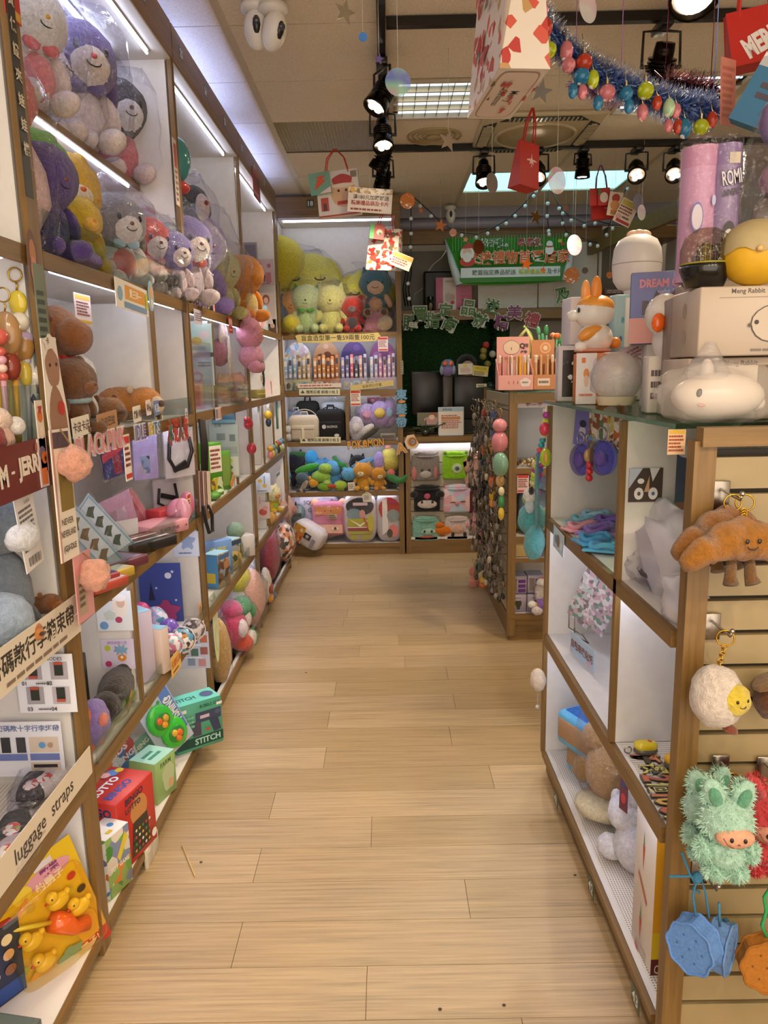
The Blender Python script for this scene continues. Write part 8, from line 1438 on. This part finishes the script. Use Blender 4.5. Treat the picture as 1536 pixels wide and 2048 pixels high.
# ================================================================ charms on the slatwall
YS = 1.40
def hook(px,py,L_=.055,back=.036):
    p = ony(px,py,YS);t = thing('slatwall_hook',HK.pop(0),'hook',p);MB().rbox((0,.002,-.012),(back,.004,.055),.002).build('back_plate',M('#9c948a','metal'),t);MB().tube([(0,0,0),(.012,-L_,-.012),(.013,-L_-.004,-.002)],.0028,7).ell((.013,-L_-.004,0),.005,n=10,k=7).build('hook_arm',M('#b8b2aa','metal'),t);return p+V((.008,-L_*.8,-.010))
HK = ['chrome slatwall hook holding the croissant charms','chrome slatwall hook holding the egg charm','clear slatwall hook holding the mint fluffy charms','clear slatwall hook holding the red fluffy charm','slatwall hook holding the blue cookie pouches','slatwall hook holding the orange biscuit pouch']
GOLD = M('#c99a34','metal')
def chain(t,a,b,n=6,r=.0055,ring=.016):
    a,b = V(a),V(b);MB().torus(a+V((0,0,-ring*.6)),ring,.0016,(.3,1,0),22,6).build('split_ring',GOLD,t);mb = MB();s = a+V((0,0,-ring*1.5))
    for i in range(n): mb.torus(s.lerp(b,(i+.5)/n),r,.0013,(1,0,0) if i % 2 else (0,1,0),10,5)
    mb.build('chain',GOLD,t)
h0 = hook(1442,978)
def croissant(label,c,rz,col,face=True,s=1.0):
    t = thing('croissant_charm',label,'plush charm',c,R(rz));prof = [(-.105,-.035,.012),(-.092,-.028,.02),(-.068,-.008,.026),(-.058,-.006,.0275),(-.055,-.005,.025),(-.03,.008,.036),(-.022,.010,.037),(-.019,.010,.0345),(0,.014,.042),(.019,.010,.0345),(.022,.010,.037),(.03,.008,.036),(.055,-.005,.025),(.058,-.006,.0275),(.068,-.008,.026),(.092,-.028,.02),(.105,-.035,.012)]
    MB().tube([(x*s,0,z*s) for x,z,r in prof],[r*s for x,z,r in prof],18).build('croissant_body',M(col,'plush'),t)
    for q in (-1,1): MB().tube([(q*.016*s,0,-.025*s),(q*.018*s,-.004,-.055*s),(q*.02*s,-.012,-.068*s)],[.009*s,.0105*s,.014*s],10).build('leg',M('#6f4a1c','plush'),t)
    if face:
        for q in (-1,1): MB().ell((q*.0105*s,-.0425*s,.018*s),(.0036*s,.002,.0044*s),n=10,k=7).build('eye',EYE,t)
        MB().tube([(.009*s*math.cos(a),-.0425*s,(.008-.005*math.sin(a))*s) for a in [PI*i/8 for i in range(9)]],.0012*s,5).build('mouth',EYE,t)
    return t
c1 = ony(1483,1092,1.30);t = croissant('front golden brown croissant plush charm with a smiling face',c1,0,'#9a6214')
chain(t,h0-c1+V((.018,.0,0)),V((.0,0,.05)),6)
c2 = ony(1452,1068,1.365);t = croissant('rear croissant plush charm showing its holed back',c2,12,'#8a5616',False)
MB().ell((-.045,-.028,.008),(.011,.006,.009),n=12,k=8).ell((.05,-.028,.01),(.013,.006,.012),n=12,k=8).build('dark_hole',M('#3a2410','cloth'),t);chain(t,h0-c2+V((-.006,0,0)),V((0,0,.05)),5)
h1 = hook(1424,1242);c3 = ony(1433,1392,1.325)
t = blob('egg_charm','white egg plush charm with a smiling yellow yolk and a brown foot',c3,[('egg_white',(0,0,0),(.050,.046,.062),'#d4c6ba',(0,-.1,0)),('yolk',(.022,-.030,.005),(.028,.022,.032),'#d6bc3c'),('foot',(.024,-.012,-.062),(.017,.012,.009),'#7a3414',(0,.5,0)),('eye',(.016,-.0515,.010),(.0028,.002,.0036),'#241c10',None,'gloss'),('eye',(.036,-.0475,.011),(.0028,.002,.0036),'#241c10',None,'gloss')],cat='plush charm')
MB().tube([(.026+.006*math.cos(a),-.0515,.002-.004*math.sin(a)) for a in [PI*i/8 for i in range(9)]],.001,5).build('mouth',EYE,t);chain(t,h1-c3,V((0,0,.06)),6)
def fuzz(par,cs,col,n,ln,seed=1):
    rn = random.Random(seed);mb = MB()
    for c,r in cs:
        c = V(c)
        for i in range(n):
            d = V((rn.gauss(0,1),rn.gauss(0,1),rn.gauss(0,1))).normalized();p = c+V((d.x*r[0],d.y*r[1],d.z*r[2]))*.97;e = p+(d+V((rn.gauss(0,.4),rn.gauss(0,.4),rn.gauss(0,.4)-.25))).normalized()*ln*rn.uniform(.5,1);w_ = d.orthogonal().normalized()*ln*.11
            mb.add([p-w_,p+w_,e],[(0,1,2)])
    o = mb.build('fur',M(col,'matte'),par);o['kind'] = 'stuff';return o
def fluffy(label,c,col,inner,face,rz=0,s=1.0,n=1500,front=True):
    t = thing('fluffy_charm',label,'plush charm',c,R(rz));q = lambda *v: tuple(x*s for x in v);P_ = M(col,'plush')
    MB().ell((0,0,.015*s),q(.050,.042,.048),n=18,k=12).ell(q(0,0,-.045),q(.042,.036,.04),n=18,k=12).build('body',P_,t);fz = [(q(0,0,.015),q(.050,.042,.048)),(q(0,0,-.045),q(.042,.036,.04))]
    for u in (-1,1):
        ea = MB().ell(q(u*.026,0,.07),q(.020,.014,.032),(0,u*.35,0),n=14,k=10).build('ear',P_,t);MB().ell(q(u*.026,-.012,.068),q(.012,.006,.022),(0,u*.35,0),n=12,k=8).build('inner_ear',M(inner,'plush'),ea);fz.append((q(u*.026,.004,.07),q(.020,.012,.032)))
        MB().ell(q(u*.042,-.012,-.04),q(.014,.016,.024),n=12,k=8).build('arm',P_,t);MB().ell(q(u*.02,-.012,-.085),q(.018,.02,.016),n=12,k=8).build('foot',P_,t);fz += [(q(u*.042,-.012,-.04),q(.014,.016,.024)),(q(u*.02,-.012,-.085),q(.018,.02,.016))]
    if front:
        MB().ell(q(.006,-.034,.002),q(.036,.016,.021),n=18,k=12).build('face',M(face,'cloth'),t)
        for u in (-1,1): MB().ell(q(.008+u*.012,-.0495,.005),q(.0036,.002,.005),n=10,k=7).build('eye',EYE,t)
        MB().tube([q(-.018,-.046,.006),q(-.010,-.0495,-.006),q(.0,-.051,-.010)],.0007,5).ell(q(.009,-.0505,-.003),q(.003,.0015,.0012),n=8,k=5).build('mouth',M('#7a3c30'),t)
    f = fuzz(t,[x for x in fz if True],col,n//3,.013*s,int(c[0]*999))
    return t
h2 = hook(1442,1525);c4 = ony(1452,1655,1.27);t = fluffy('mint green fluffy rabbit plush charm with a peach smiling face',c4,'#a8d0bc','#5c9c7c','#cf9a7c',-8,.98);chain(t,h2-c4,V((0,0,.085)),4)
c5 = ony(1414,1625,1.35);t = fluffy('second mint fluffy charm half hidden behind the front one',c5,'#a2c8b6','#5c9c7c','#cf9a7c',10,.95,1000,False);chain(t,h2-c5,V((0,0,.08)),4)
h3 = hook(1532,1528);c6 = ony(1534,1650,1.32);t = fluffy('red fluffy rabbit plush charm at the right edge of the slatwall',c6,'#c0383c','#8c2428','#b87c64',-20,1.0);chain(t,h3-c6,V((0,0,.085)),4)
h4 = hook(1400,1735)
def cookie(label,c,rz,col,r=.047,d=.04,zipper=False,rim=None):
    t = thing('cookie_pouch',label,'coin pouch',c,R(rz));n = 40;sh = [(r*(1+.05*math.cos(8*2*PI*i/n))*math.cos(2*PI*i/n),1.15*r*(1+.05*math.cos(8*2*PI*i/n))*math.sin(2*PI*i/n)) for i in range(n)]
    MB().prism(sh,d,(0,0,0),(1,0,0),(0,0,1)).build('pouch_body',M(col,'cloth'),t);dt = MB()
    for s in (1,-1):
        for i in range(n): pass
        dt.tube([(x*1.0,-s*d/2,z*1.0) for x,z in sh],.0028,6,0,True)
    dt.build('piping',M(rim or col,'cloth'),t);pk = MB()
    for a,q in ((0,0),(.0,.55),(1.05,.55),(2.1,.55),(3.14,.55),(4.2,.55),(5.2,.55)): pk.ell((r*q*math.cos(a),-d/2,1.15*r*q*math.sin(a)),(.0022,.0015,.003),n=8,k=5)
    pk.build('biscuit_dimple',M('#3f5c8c' if col[1] < '8' else '#7c4c14','cloth'),t)
    if zipper:
        MB().tube([(r*1.05*math.cos(a),0,1.2*r*math.sin(a)) for a in [-1.2+2.4*i/10 for i in range(11)]],.004,6).build('zip',M('#24586c','cloth'),t);MB().rbox((r*.98,-.01,.02),(.008,.005,.026),.002).build('zip_puller',M('#3c7c94','gloss'),t)
    return t
ZC = '#5b86c4'
c7 = ony(1388,1888,1.32);t = cookie('blue scalloped cookie pouch on the left of the pair',c7,-50,ZC)
cc = M('#3c7c9c','cloth');rel = lambda px,py,y: ony(px,py,y)-c7
t.rotation_euler = (0,0,0)
for ch in t.children: ch.rotation_euler = (0,0,R(-48))
MB().tube([rel(1392,1835,1.33),rel(1386,1790,1.34),rel(1398,1740,1.345),rel(1412,1790,1.335),rel(1418,1835,1.33)],.0026,6).tube([rel(1338,1753,1.34),rel(1380,1752,1.342),rel(1396,1760,1.344),rel(1385,1780,1.344),rel(1400,1785,1.343)],.0028,6).tube([rel(1364,1705,1.34),rel(1378,1745,1.342),rel(1392,1770,1.344)],.0026,6).ell(rel(1395,1755,1.344),(.011,.009,.013),n=12,k=8).build('cord',cc,t)
c8 = ony(1442,1892,1.34);t = cookie('blue scalloped cookie pouch showing its zip on the right of the pair',c8,50,'#5f84b8',.045,.036,True);MB().tube([V((-.02,0,.06)),V((-.03,0,.09)),V((-.04,0,.125))],.0026,6).build('cord',cc,t)
h5 = hook(1530,1712);c9 = ony(1530,1925,1.33);t = cookie('orange brown biscuit pouch with a green cord at the right edge',c9,-10,'#a8691c',.050,.03,False,'#9c6014');MB().tube([(0,0,.058),(-.012,0,.085),(-.006,0,.12),(-.012,0,.15),(.0,0,.178)],.0036,6).build('cord',M('#2f9c5c','cloth'),t)
blob('plush_charm','dark brown bread-like plush charm with a wood-coloured roof at the right edge',ony(1534,1385,1.36),[('body',(.006,0,-.01),(.03,.03,.045),'#5c3414'),('roof',(-.005,-.01,.028),(.034,.03,.008),'#7c5a34',(0,-.45,0))],cat='plush charm')
# ================================================================ hung from the ceiling
RD = '#b4302a';PW = '#ddd0c2';BGM = M(PW,'collage',42,4,PW,PW,RD,PW,PW,'#c8503c',PW,PW,'#b89058',PW,PW)
xm = lambda n,s: [('p',wob(rn.uniform(-.42,.42),rn.uniform(-.44,.44),s*rn.uniform(.6,1.3),s*.7*rn.uniform(.6,1.3),10,.35,3,rn.random()*6),rn.choice((RD,RD,'#b84c3c','#6c5c3c','#c8503c'))) for _ in range(n)]
rn = random.Random(8)
def hang(p,z=CZ,label='thin thread holding a hung decoration',r=.0012,x=0,y=0): p = V(p);return MB().tube([p,(p[0]+x,p[1]+y,z)],r,4)
t = paper_bag('gift_bag','big white Christmas carrier bag with red print hanging overhead, seen from below',(.302,1.95,2.2),.33,.115,.42,R(-84),BGM,RD,xm(22,.07),rot=(0,0,R(-84)),taper=.3,gus=.7,base=PW)
art([('p',[(.46*math.copysign(abs(math.cos(a))**.3,math.cos(a)),.42*math.copysign(abs(math.sin(a))**.3,math.sin(a))) for a in [2*PI*i/24 for i in range(24)]],'#b08c74'),('p',[(.445*math.copysign(abs(math.cos(a))**.3,math.cos(a)),.39*math.copysign(abs(math.sin(a))**.3,math.sin(a))) for a in [2*PI*i/24 for i in range(24)]],'#d8c6b4'),('t','Merry',0,.1,.24,'#4a3a34',.005,.4),('t','Christmas',.02,-.12,.16,'#4a3a34',0,.36)]+xm(14,.045)[:14],t,.33,.115,(0,0,-.0005),(-1,0,0),(0,1,0),'base_print')
p = ony(682,433,5.0);t = paper_bag('gift_bag','cream carrier bag with a red-hatted bear face hanging before plate 18',(p.x,5.0,p.z),.27,.06,.27,0,M('#d9d0c4','paper'),'#cf3428',[('p',wob(.12,.02,.3,.34,amp=.02),'#d2aa84'),('p',wob(.12,.27,.24,.14,amp=.04),'#b4443c'),('e',.12,.16,.28,.05,'#dccdb4'),('r',.12,-.22,.3,.08,'#b03a30'),('e',.02,.05,.03,0,'#3a2a24'),('e',.2,.05,.03,0,'#3a2a24'),('r',-.33,-.22,.18,.3,'#b4503c'),('r',-.33,-.28,.08,.16,'#5c3c34'),('r',.4,.38,.14,.14,'#8a7c68'),('p',wob(-.36,.3,.1,.05),'#6c8c74'),('r',0,-.485,1,.03,'#b4302a')],rot=(0,R(-4),R(-8)),taper=.8,hl=.13)
sign('gift_card','small green card with a red bow hung left of the bear bag',ony(640,367,4.95),tilt(CX,8),.135,.13,'#6c9c84',[('p',[(-.3,-.3),(-.1,.2),(.3,.1),(0,-.1)],'#c8502c'),('p',[(-.2,.3),(.3,.35),(.1,.1)],'#c8502c'),('p',[(-.1,-.46),(.46,-.46),(.46,-.2)],'#dcc0c0')],'card')
o = sign('price_card','glittery card with two red lines of prices hung right of the bear bag',ony(740,401,4.9),tilt(CX,-5),.275,.145,'#d8cdc0',[('r',0,.38,1,.22,M('#b89c74','collage',60,3,'#e0d4bc','#8c6c4c','#d8c8b0')),('e',-.4,.38,.05,0,'#d8a83c'),('t','滿180元加購就送',.02,.12,.2,'#4a342c',.015,.84),('t','精美禮品袋及卡片',.0,-.12,.2,'#9c2a2c',.02,.9),('l',0,-.38,.86,.14,1,'#8c3a34')],'price card');p = ony(740,385,4.9);hang(p).build('thread',M('#cfcbc2','plastic'),o,True)
p = ony(768,541,5.75);t = paper_bag('gift_bag','white and red Christmas carrier bag hanging before the back shelf',(p.x,5.75,p.z),.24,.13,.29,R(-22),BGM,RD,xm(20,.09)+[('l',.1,.35,.5,.14,2,'#5c4c48')],rot=(R(4),R(6),R(-22)),taper=.35,hl=.13,base='#b08468')
sign('gift_card','green and red gift card clipped to the small white carrier bag',ony(755,464,5.65),tilt(CX,-8),.10,.10,'#b4342c',[('r',-.4,0,.3,1,'#4cb85c'),('e',.15,0,.22,.2,'#d8c8b0'),('e',.2,-.1,.12,.1,'#3c6c44')],'card')
sign('price_card','slanted price card with a round badge hanging on the small white carrier bag',ony(803,522,5.6),tilt(CX,-22),.15,.10,'#d8c4ac',[('r',0,.3,.96,.3,'#c89440'),('l',0,-.1,.9,.5,3,'#8c3c34')],'price card')
t = paper_bag('gift_bag','narrow red carrier bag with a white snowflake seen edge-on',ony(1046,378,3.6)-V((0,0,0)),.11,.09,.20,R(28),'#b02018','#b02820',[('s',.1,.1,.2,'#e0b8b0')]+[('r',.1,.1,.03,.3,'#e0b8b0'),('r',.1,.1,.5,.03,'#e0b8b0')],rot=(0,R(8),R(28)),taper=.2,hl=.15)
t = paper_bag('gift_bag','red carrier bag hanging behind the gingerbread cards at the right',ony(1205,439,5.4),.15,.06,.17,0,'#bc2a20','#7c4c6c',[('l',.2,-.1,.3,.1,1,'#e09c90')],rot=(0,R(-4),0),hl=.18)
for px,py,ro,W,H,bg,els,lb in ((1190,394,2,.07,.11,'#bc2c24',[],'plain red card left of the red carrier bag'),(1208,393,2,.08,.11,'#b4302a',[('e',0,-.05,.34,.3,'#d8ccc0'),('r',-.4,.3,.2,.4,'#3f8a4a')],'red and green card with a white bear face'),(1230,408,-8,.09,.15,'#d8c8b4',[('e',0,.25,.3,.18,'#a8342c'),('e',0,-.05,.34,.2,'#c8884c'),('r',0,-.35,.5,.2,'#b4743c')],'cream card with an orange gingerbread face'),(1252,425,-26,.12,.16,'#d8ccb8',[('r',0,.34,.9,.2,'#c8b44c'),('l',0,.05,.9,.36,3,'#8c4438'),('e',-.3,-.25,.16,.12,'#c8a098'),('r',.05,-.4,.8,.12,'#a8302c'),('l',.15,-.22,.5,.14,1,'#6c3c34')],'slanted price card at the right of the hanging group')):
    p = ony(px,py,5.3-.03*(px-1190)/20);o = sign('gift_card',lb,p,tilt(CX,ro),W,H,bg,els,'card');hang(p+V((0,.004,H*.4))).build('thread',M('#cfcbc2','plastic'),o,True)
t = paper_bag('gift_bag','red carrier bag with white lettering at the top right corner',ony(1518,132,2.3),.16,.08,.15,R(-10),'#b82018','#c83a30',[('t','MERRY',.1,-.1,.4,'#e0dcd8',.05,.8,20)],rot=(0,R(-8),R(-10)),hl=.12)
sign('gift_card','pink printed card hanging edge-on beside the tinsel at the right',ony(1456,185,2.25),tilt(CX,6,40),.085,.17,'#cf8474',[('l',0,0,.8,.8,8,'#bc6c60')],'card')
t = paper_bag('gift_bag','blue and silver carrier bag tilted at the right edge below the red one',ony(1515,262,2.15),.16,.06,.17,R(-30),'#3c78a0','#c8c8cc',[('r',0,.42,1,.2,M('#c8ccd0','glitter')),('l',-.1,0,.4,.3,2,'#5c4c54'),('p',[(.2,.3),(.5,.35),(.5,.0)],'#c8a488')],rot=(0,R(28),R(-30)),hl=.1)
# tinsel and its baubles
TP = [ony(x,y,2.3) for x,y in ((1062,18),(1082,52),(1120,92),(1165,128),(1225,160),(1290,190),(1350,212),(1425,222))]
garland('thick blue and silver tinsel garland swagged across the top right',TP,.052,[M('#6c8cd0','gloss'),M('#9cb4e0','gloss'),TM('#dce4f0'),M('#4c64a8','gloss')],11000,.05,6)
garland('short purple tinsel behind the blue garland, left piece',[ony(1150,165,2.5),ony(1180,178,2.5),ony(1210,190,2.5),ony(1240,195,2.5)],.045,[M('#9c5ca4','gloss'),M('#b888c0','gloss')],900,.05,7)
garland('maroon tinsel behind the right end of the blue garland',[ony(1330,165,2.6),ony(1370,180,2.6),ony(1420,188,2.6)],.06,[TM('#6c2c44'),TM('#8c4c5c')],1200,.05,8)
cnt = {};BC = {'g': ('lime','#a8b41c'),'r': ('red','#a8341c'),'b': ('blue','#1c6c94'),'p': ('pink','#c07078'),'w': ('pale green','#a8c8a0')}
for i,(px,py,r,k) in enumerate(((1086,20,10,'p'),(1093,55,11,'r'),(1087,80,10,'b'),(1098,100,14,'g'),(1133,103,12,'p'),(1137,130,13,'p'),(1168,125,15,'r'),(1163,153,15,'b'),(1186,159,11,'g'),(1146,182,9,'b'),(1165,184,9,'p'),(1214,186,15,'p'),(1196,206,9,'b'),(1252,188,13,'b'),(1291,182,15,'g'),(1285,225,10,'p'),(1258,212,9,'b'),(1314,206,9,'r'),(1338,216,11,'w'),(1352,222,9,'p'),(1337,252,8,'p'),(1356,254,9,'r'),(1369,257,12,'b'),(1402,254,14,'g'),(1424,240,10,'r'))):
    y = 2.24;p = ony(px,py,y);rr = r*y/1484;nm,c = BC[k]
    t = thing('bauble','%s %s starred bauble along the blue tinsel from its upper left end' % (ORD[cnt.setdefault(nm,-1)+1],nm),'bauble',p,0,'baubles under the blue tinsel')
    cnt[nm] += 1
    MB().ell((0,0,0),(rr,rr,rr*(1.0 if r > 12 else 1.5)),n=18,k=12).build('ball',M(c,'glitter'),t);MB().cyl((0,0,rr),(0,0,rr*1.6),rr*.2,n=8).tube([(0,0,rr*1.5),(0,.03,rr*1.5+.05)],.0012,4).build('cap',M('#c8c0a0','metal'),t)
# discs and stars on threads
CO,HO,PK = M('#cf7c3c','glitter'),M('#dcd8e8','holo'),M('#d89c88','glitter')
def disc(label,px,py,y,r,mt,rz=0,ax=1.0):
    p = ony(px,py,y);t = thing('hanging_disc',label,'ornament',p,R(rz));rr = r*y/1484;MB().cyl((0,-.0006,0),(0,.0006,0),rr,n=28).build('disc',mt,t);hang((0,0,rr),CZ-p.z).build('thread',M('#cfcbc2','plastic'),t)
def star(label,px,py,y,r,c,rz=0,k='metal'):
    p = ony(px,py,y);t = thing('hanging_star',label,'ornament',p,R(rz));rr = r*y/1484;po = [(rr*(1 if i % 2 == 0 else .42)*math.sin(PI*i/5+.2),rr*(1 if i % 2 == 0 else .42)*math.cos(PI*i/5+.2)) for i in range(10)]
    MB().prism(po,.0015,(0,0,0),(1,0,0),(0,0,1)).build('star',M(c,k),t);hang((0,0,rr*.8),CZ-p.z).build('thread',M('#cfcbc2','plastic'),t)
disc('orange glitter disc at the corner of the back shelf',815,402,5.6,14,CO);disc('orange disc hanging right of the banner',1143,551,5.9,15,CO);disc('copper coin disc in front of the banner text',957,494,5.8,13,M('#b8744c','metal'),30)
disc('large clear disc beside the nearest aisle spotlight',796,164,3.0,24,HO,10);disc('iridescent disc in front of the blue light panel',1114,361,3.8,24,HO,35);disc('grey disc before the left spotlight of the blue panel',984,366,4.0,18,M('#8a8078','plastic'),45)
disc('pearly disc at the top edge by the tinsel',1176,14,2.4,26,HO,40);disc('small blue glowing disc high over the aisle',726,74,3.0,8,M('#4c8cd8','gloss'));disc('clear disc at the right end of the banner',1149,490,5.2,19,HO,30);disc('grey disc behind the slanted price card',1277,405,5.1,16,M('#8c8898','plastic'),35);disc('clear disc behind the lower slanted price card',1283,425,5.0,14,HO,40)
disc('small brown disc on the white cupboard door',1170,541,5.9,6,M('#5c5040','plastic'));disc('small orange disc far right of the banner',1219,550,5.9,6,CO)
star('silver star hanging right of the big gift bag',1082,183,3.0,22,'#8c8c8c');star('pale star before the round air diffuser',897,282,3.6,20,'#c8c0b8',20);star('purple star by the nearest aisle spotlight',758,118,3.1,10,'#6c5c9c',0,'gloss');star('iridescent star at the top of the picture',690,24,2.4,22,'#b8b4a8',30)
star('copper star above the left corner of the banner',881,451,5.9,13,'#b06c3c');star('gold star above the middle of the banner',1072,434,5.6,16,'#c8a45c',30);star('copper star over the banner headline',1053,528,5.8,13,'#b85c28');star('small copper star left of the security camera',842,421,5.8,6,'#b86c44');star('brown star right of the light string',1132,416,5.6,9,'#8c6c5c');star('small brown star under the banner text',1086,540,5.8,7,'#b8643c')
disc('peach heart-like disc above the banner',906,465,5.8,7,PK);star('small pink star on the banner top edge',931,479,5.8,6,'#c08468')
for lb,pts in (('left run of black string lights with white bulbs over the counter',((822,390),(840,405),(862,425),(880,443),(905,458),(923,464),(952,468),(975,460),(995,450),(1012,440),(1030,425),(1050,405),(1067,385),(1072,375))),('middle run of black string lights with white bulbs under the blue panel',((1098,380),(1095,400),(1094,425),(1097,455),(1098,462))),('right run of black string lights with white bulbs',((1105,385),(1118,410),(1125,420),(1142,434),(1168,445),(1190,440),(1225,450),(1213,463),(1240,400),(1255,370))),('black string lights hanging in front of the white cupboard door',((1118,412),(1125,440),(1132,463),(1150,470),(1180,482),(1195,485))),('black string of lights down the side of the back shelf',((822,404),(822,430),(822,460),(821,487),(822,512),(816,560),(818,590)))):
    t = thing('string_lights',lb,'string lights',ony(*pts[0],6.1));P_ = [ony(x,y,6.1)-t.location for x,y in pts];MB().tube(P_,.0045,5).build('wire',M('#14120e','plastic'),t)
    for q in P_[1:]: MB().ell(q+V((0,-.008,-.028)),.015,n=10,k=7).build('bulb',M('#cfd8d8','gloss'),t)
# ================================================================ on the floor
a,b = onz(364,1690,.004),onz(390,1752,.004);tag(MB().tube([a,b],.002,6).build('wooden_stick',M('#d8b070','matte')),'thin wooden skewer lying on the floor by the left shelf','stick')
for i,(px,py) in enumerate(((402,1724),(1150,1750),(880,2018),(1008,2010),(612,1345),(960,1225))):
    p = onz(px,py,.0015);tag(MB().ell((0,0,0),(.005,.004,.0015),n=8,k=5).build('floor_crumb',M('#3a2c1c','matte')),'dark crumb on the floor, %s' % ('by the wooden skewer','by the right shelf plinth','at the bottom edge, left one','at the bottom edge, right one','far down the aisle','under the keychain rack')[i],'crumb').location = p
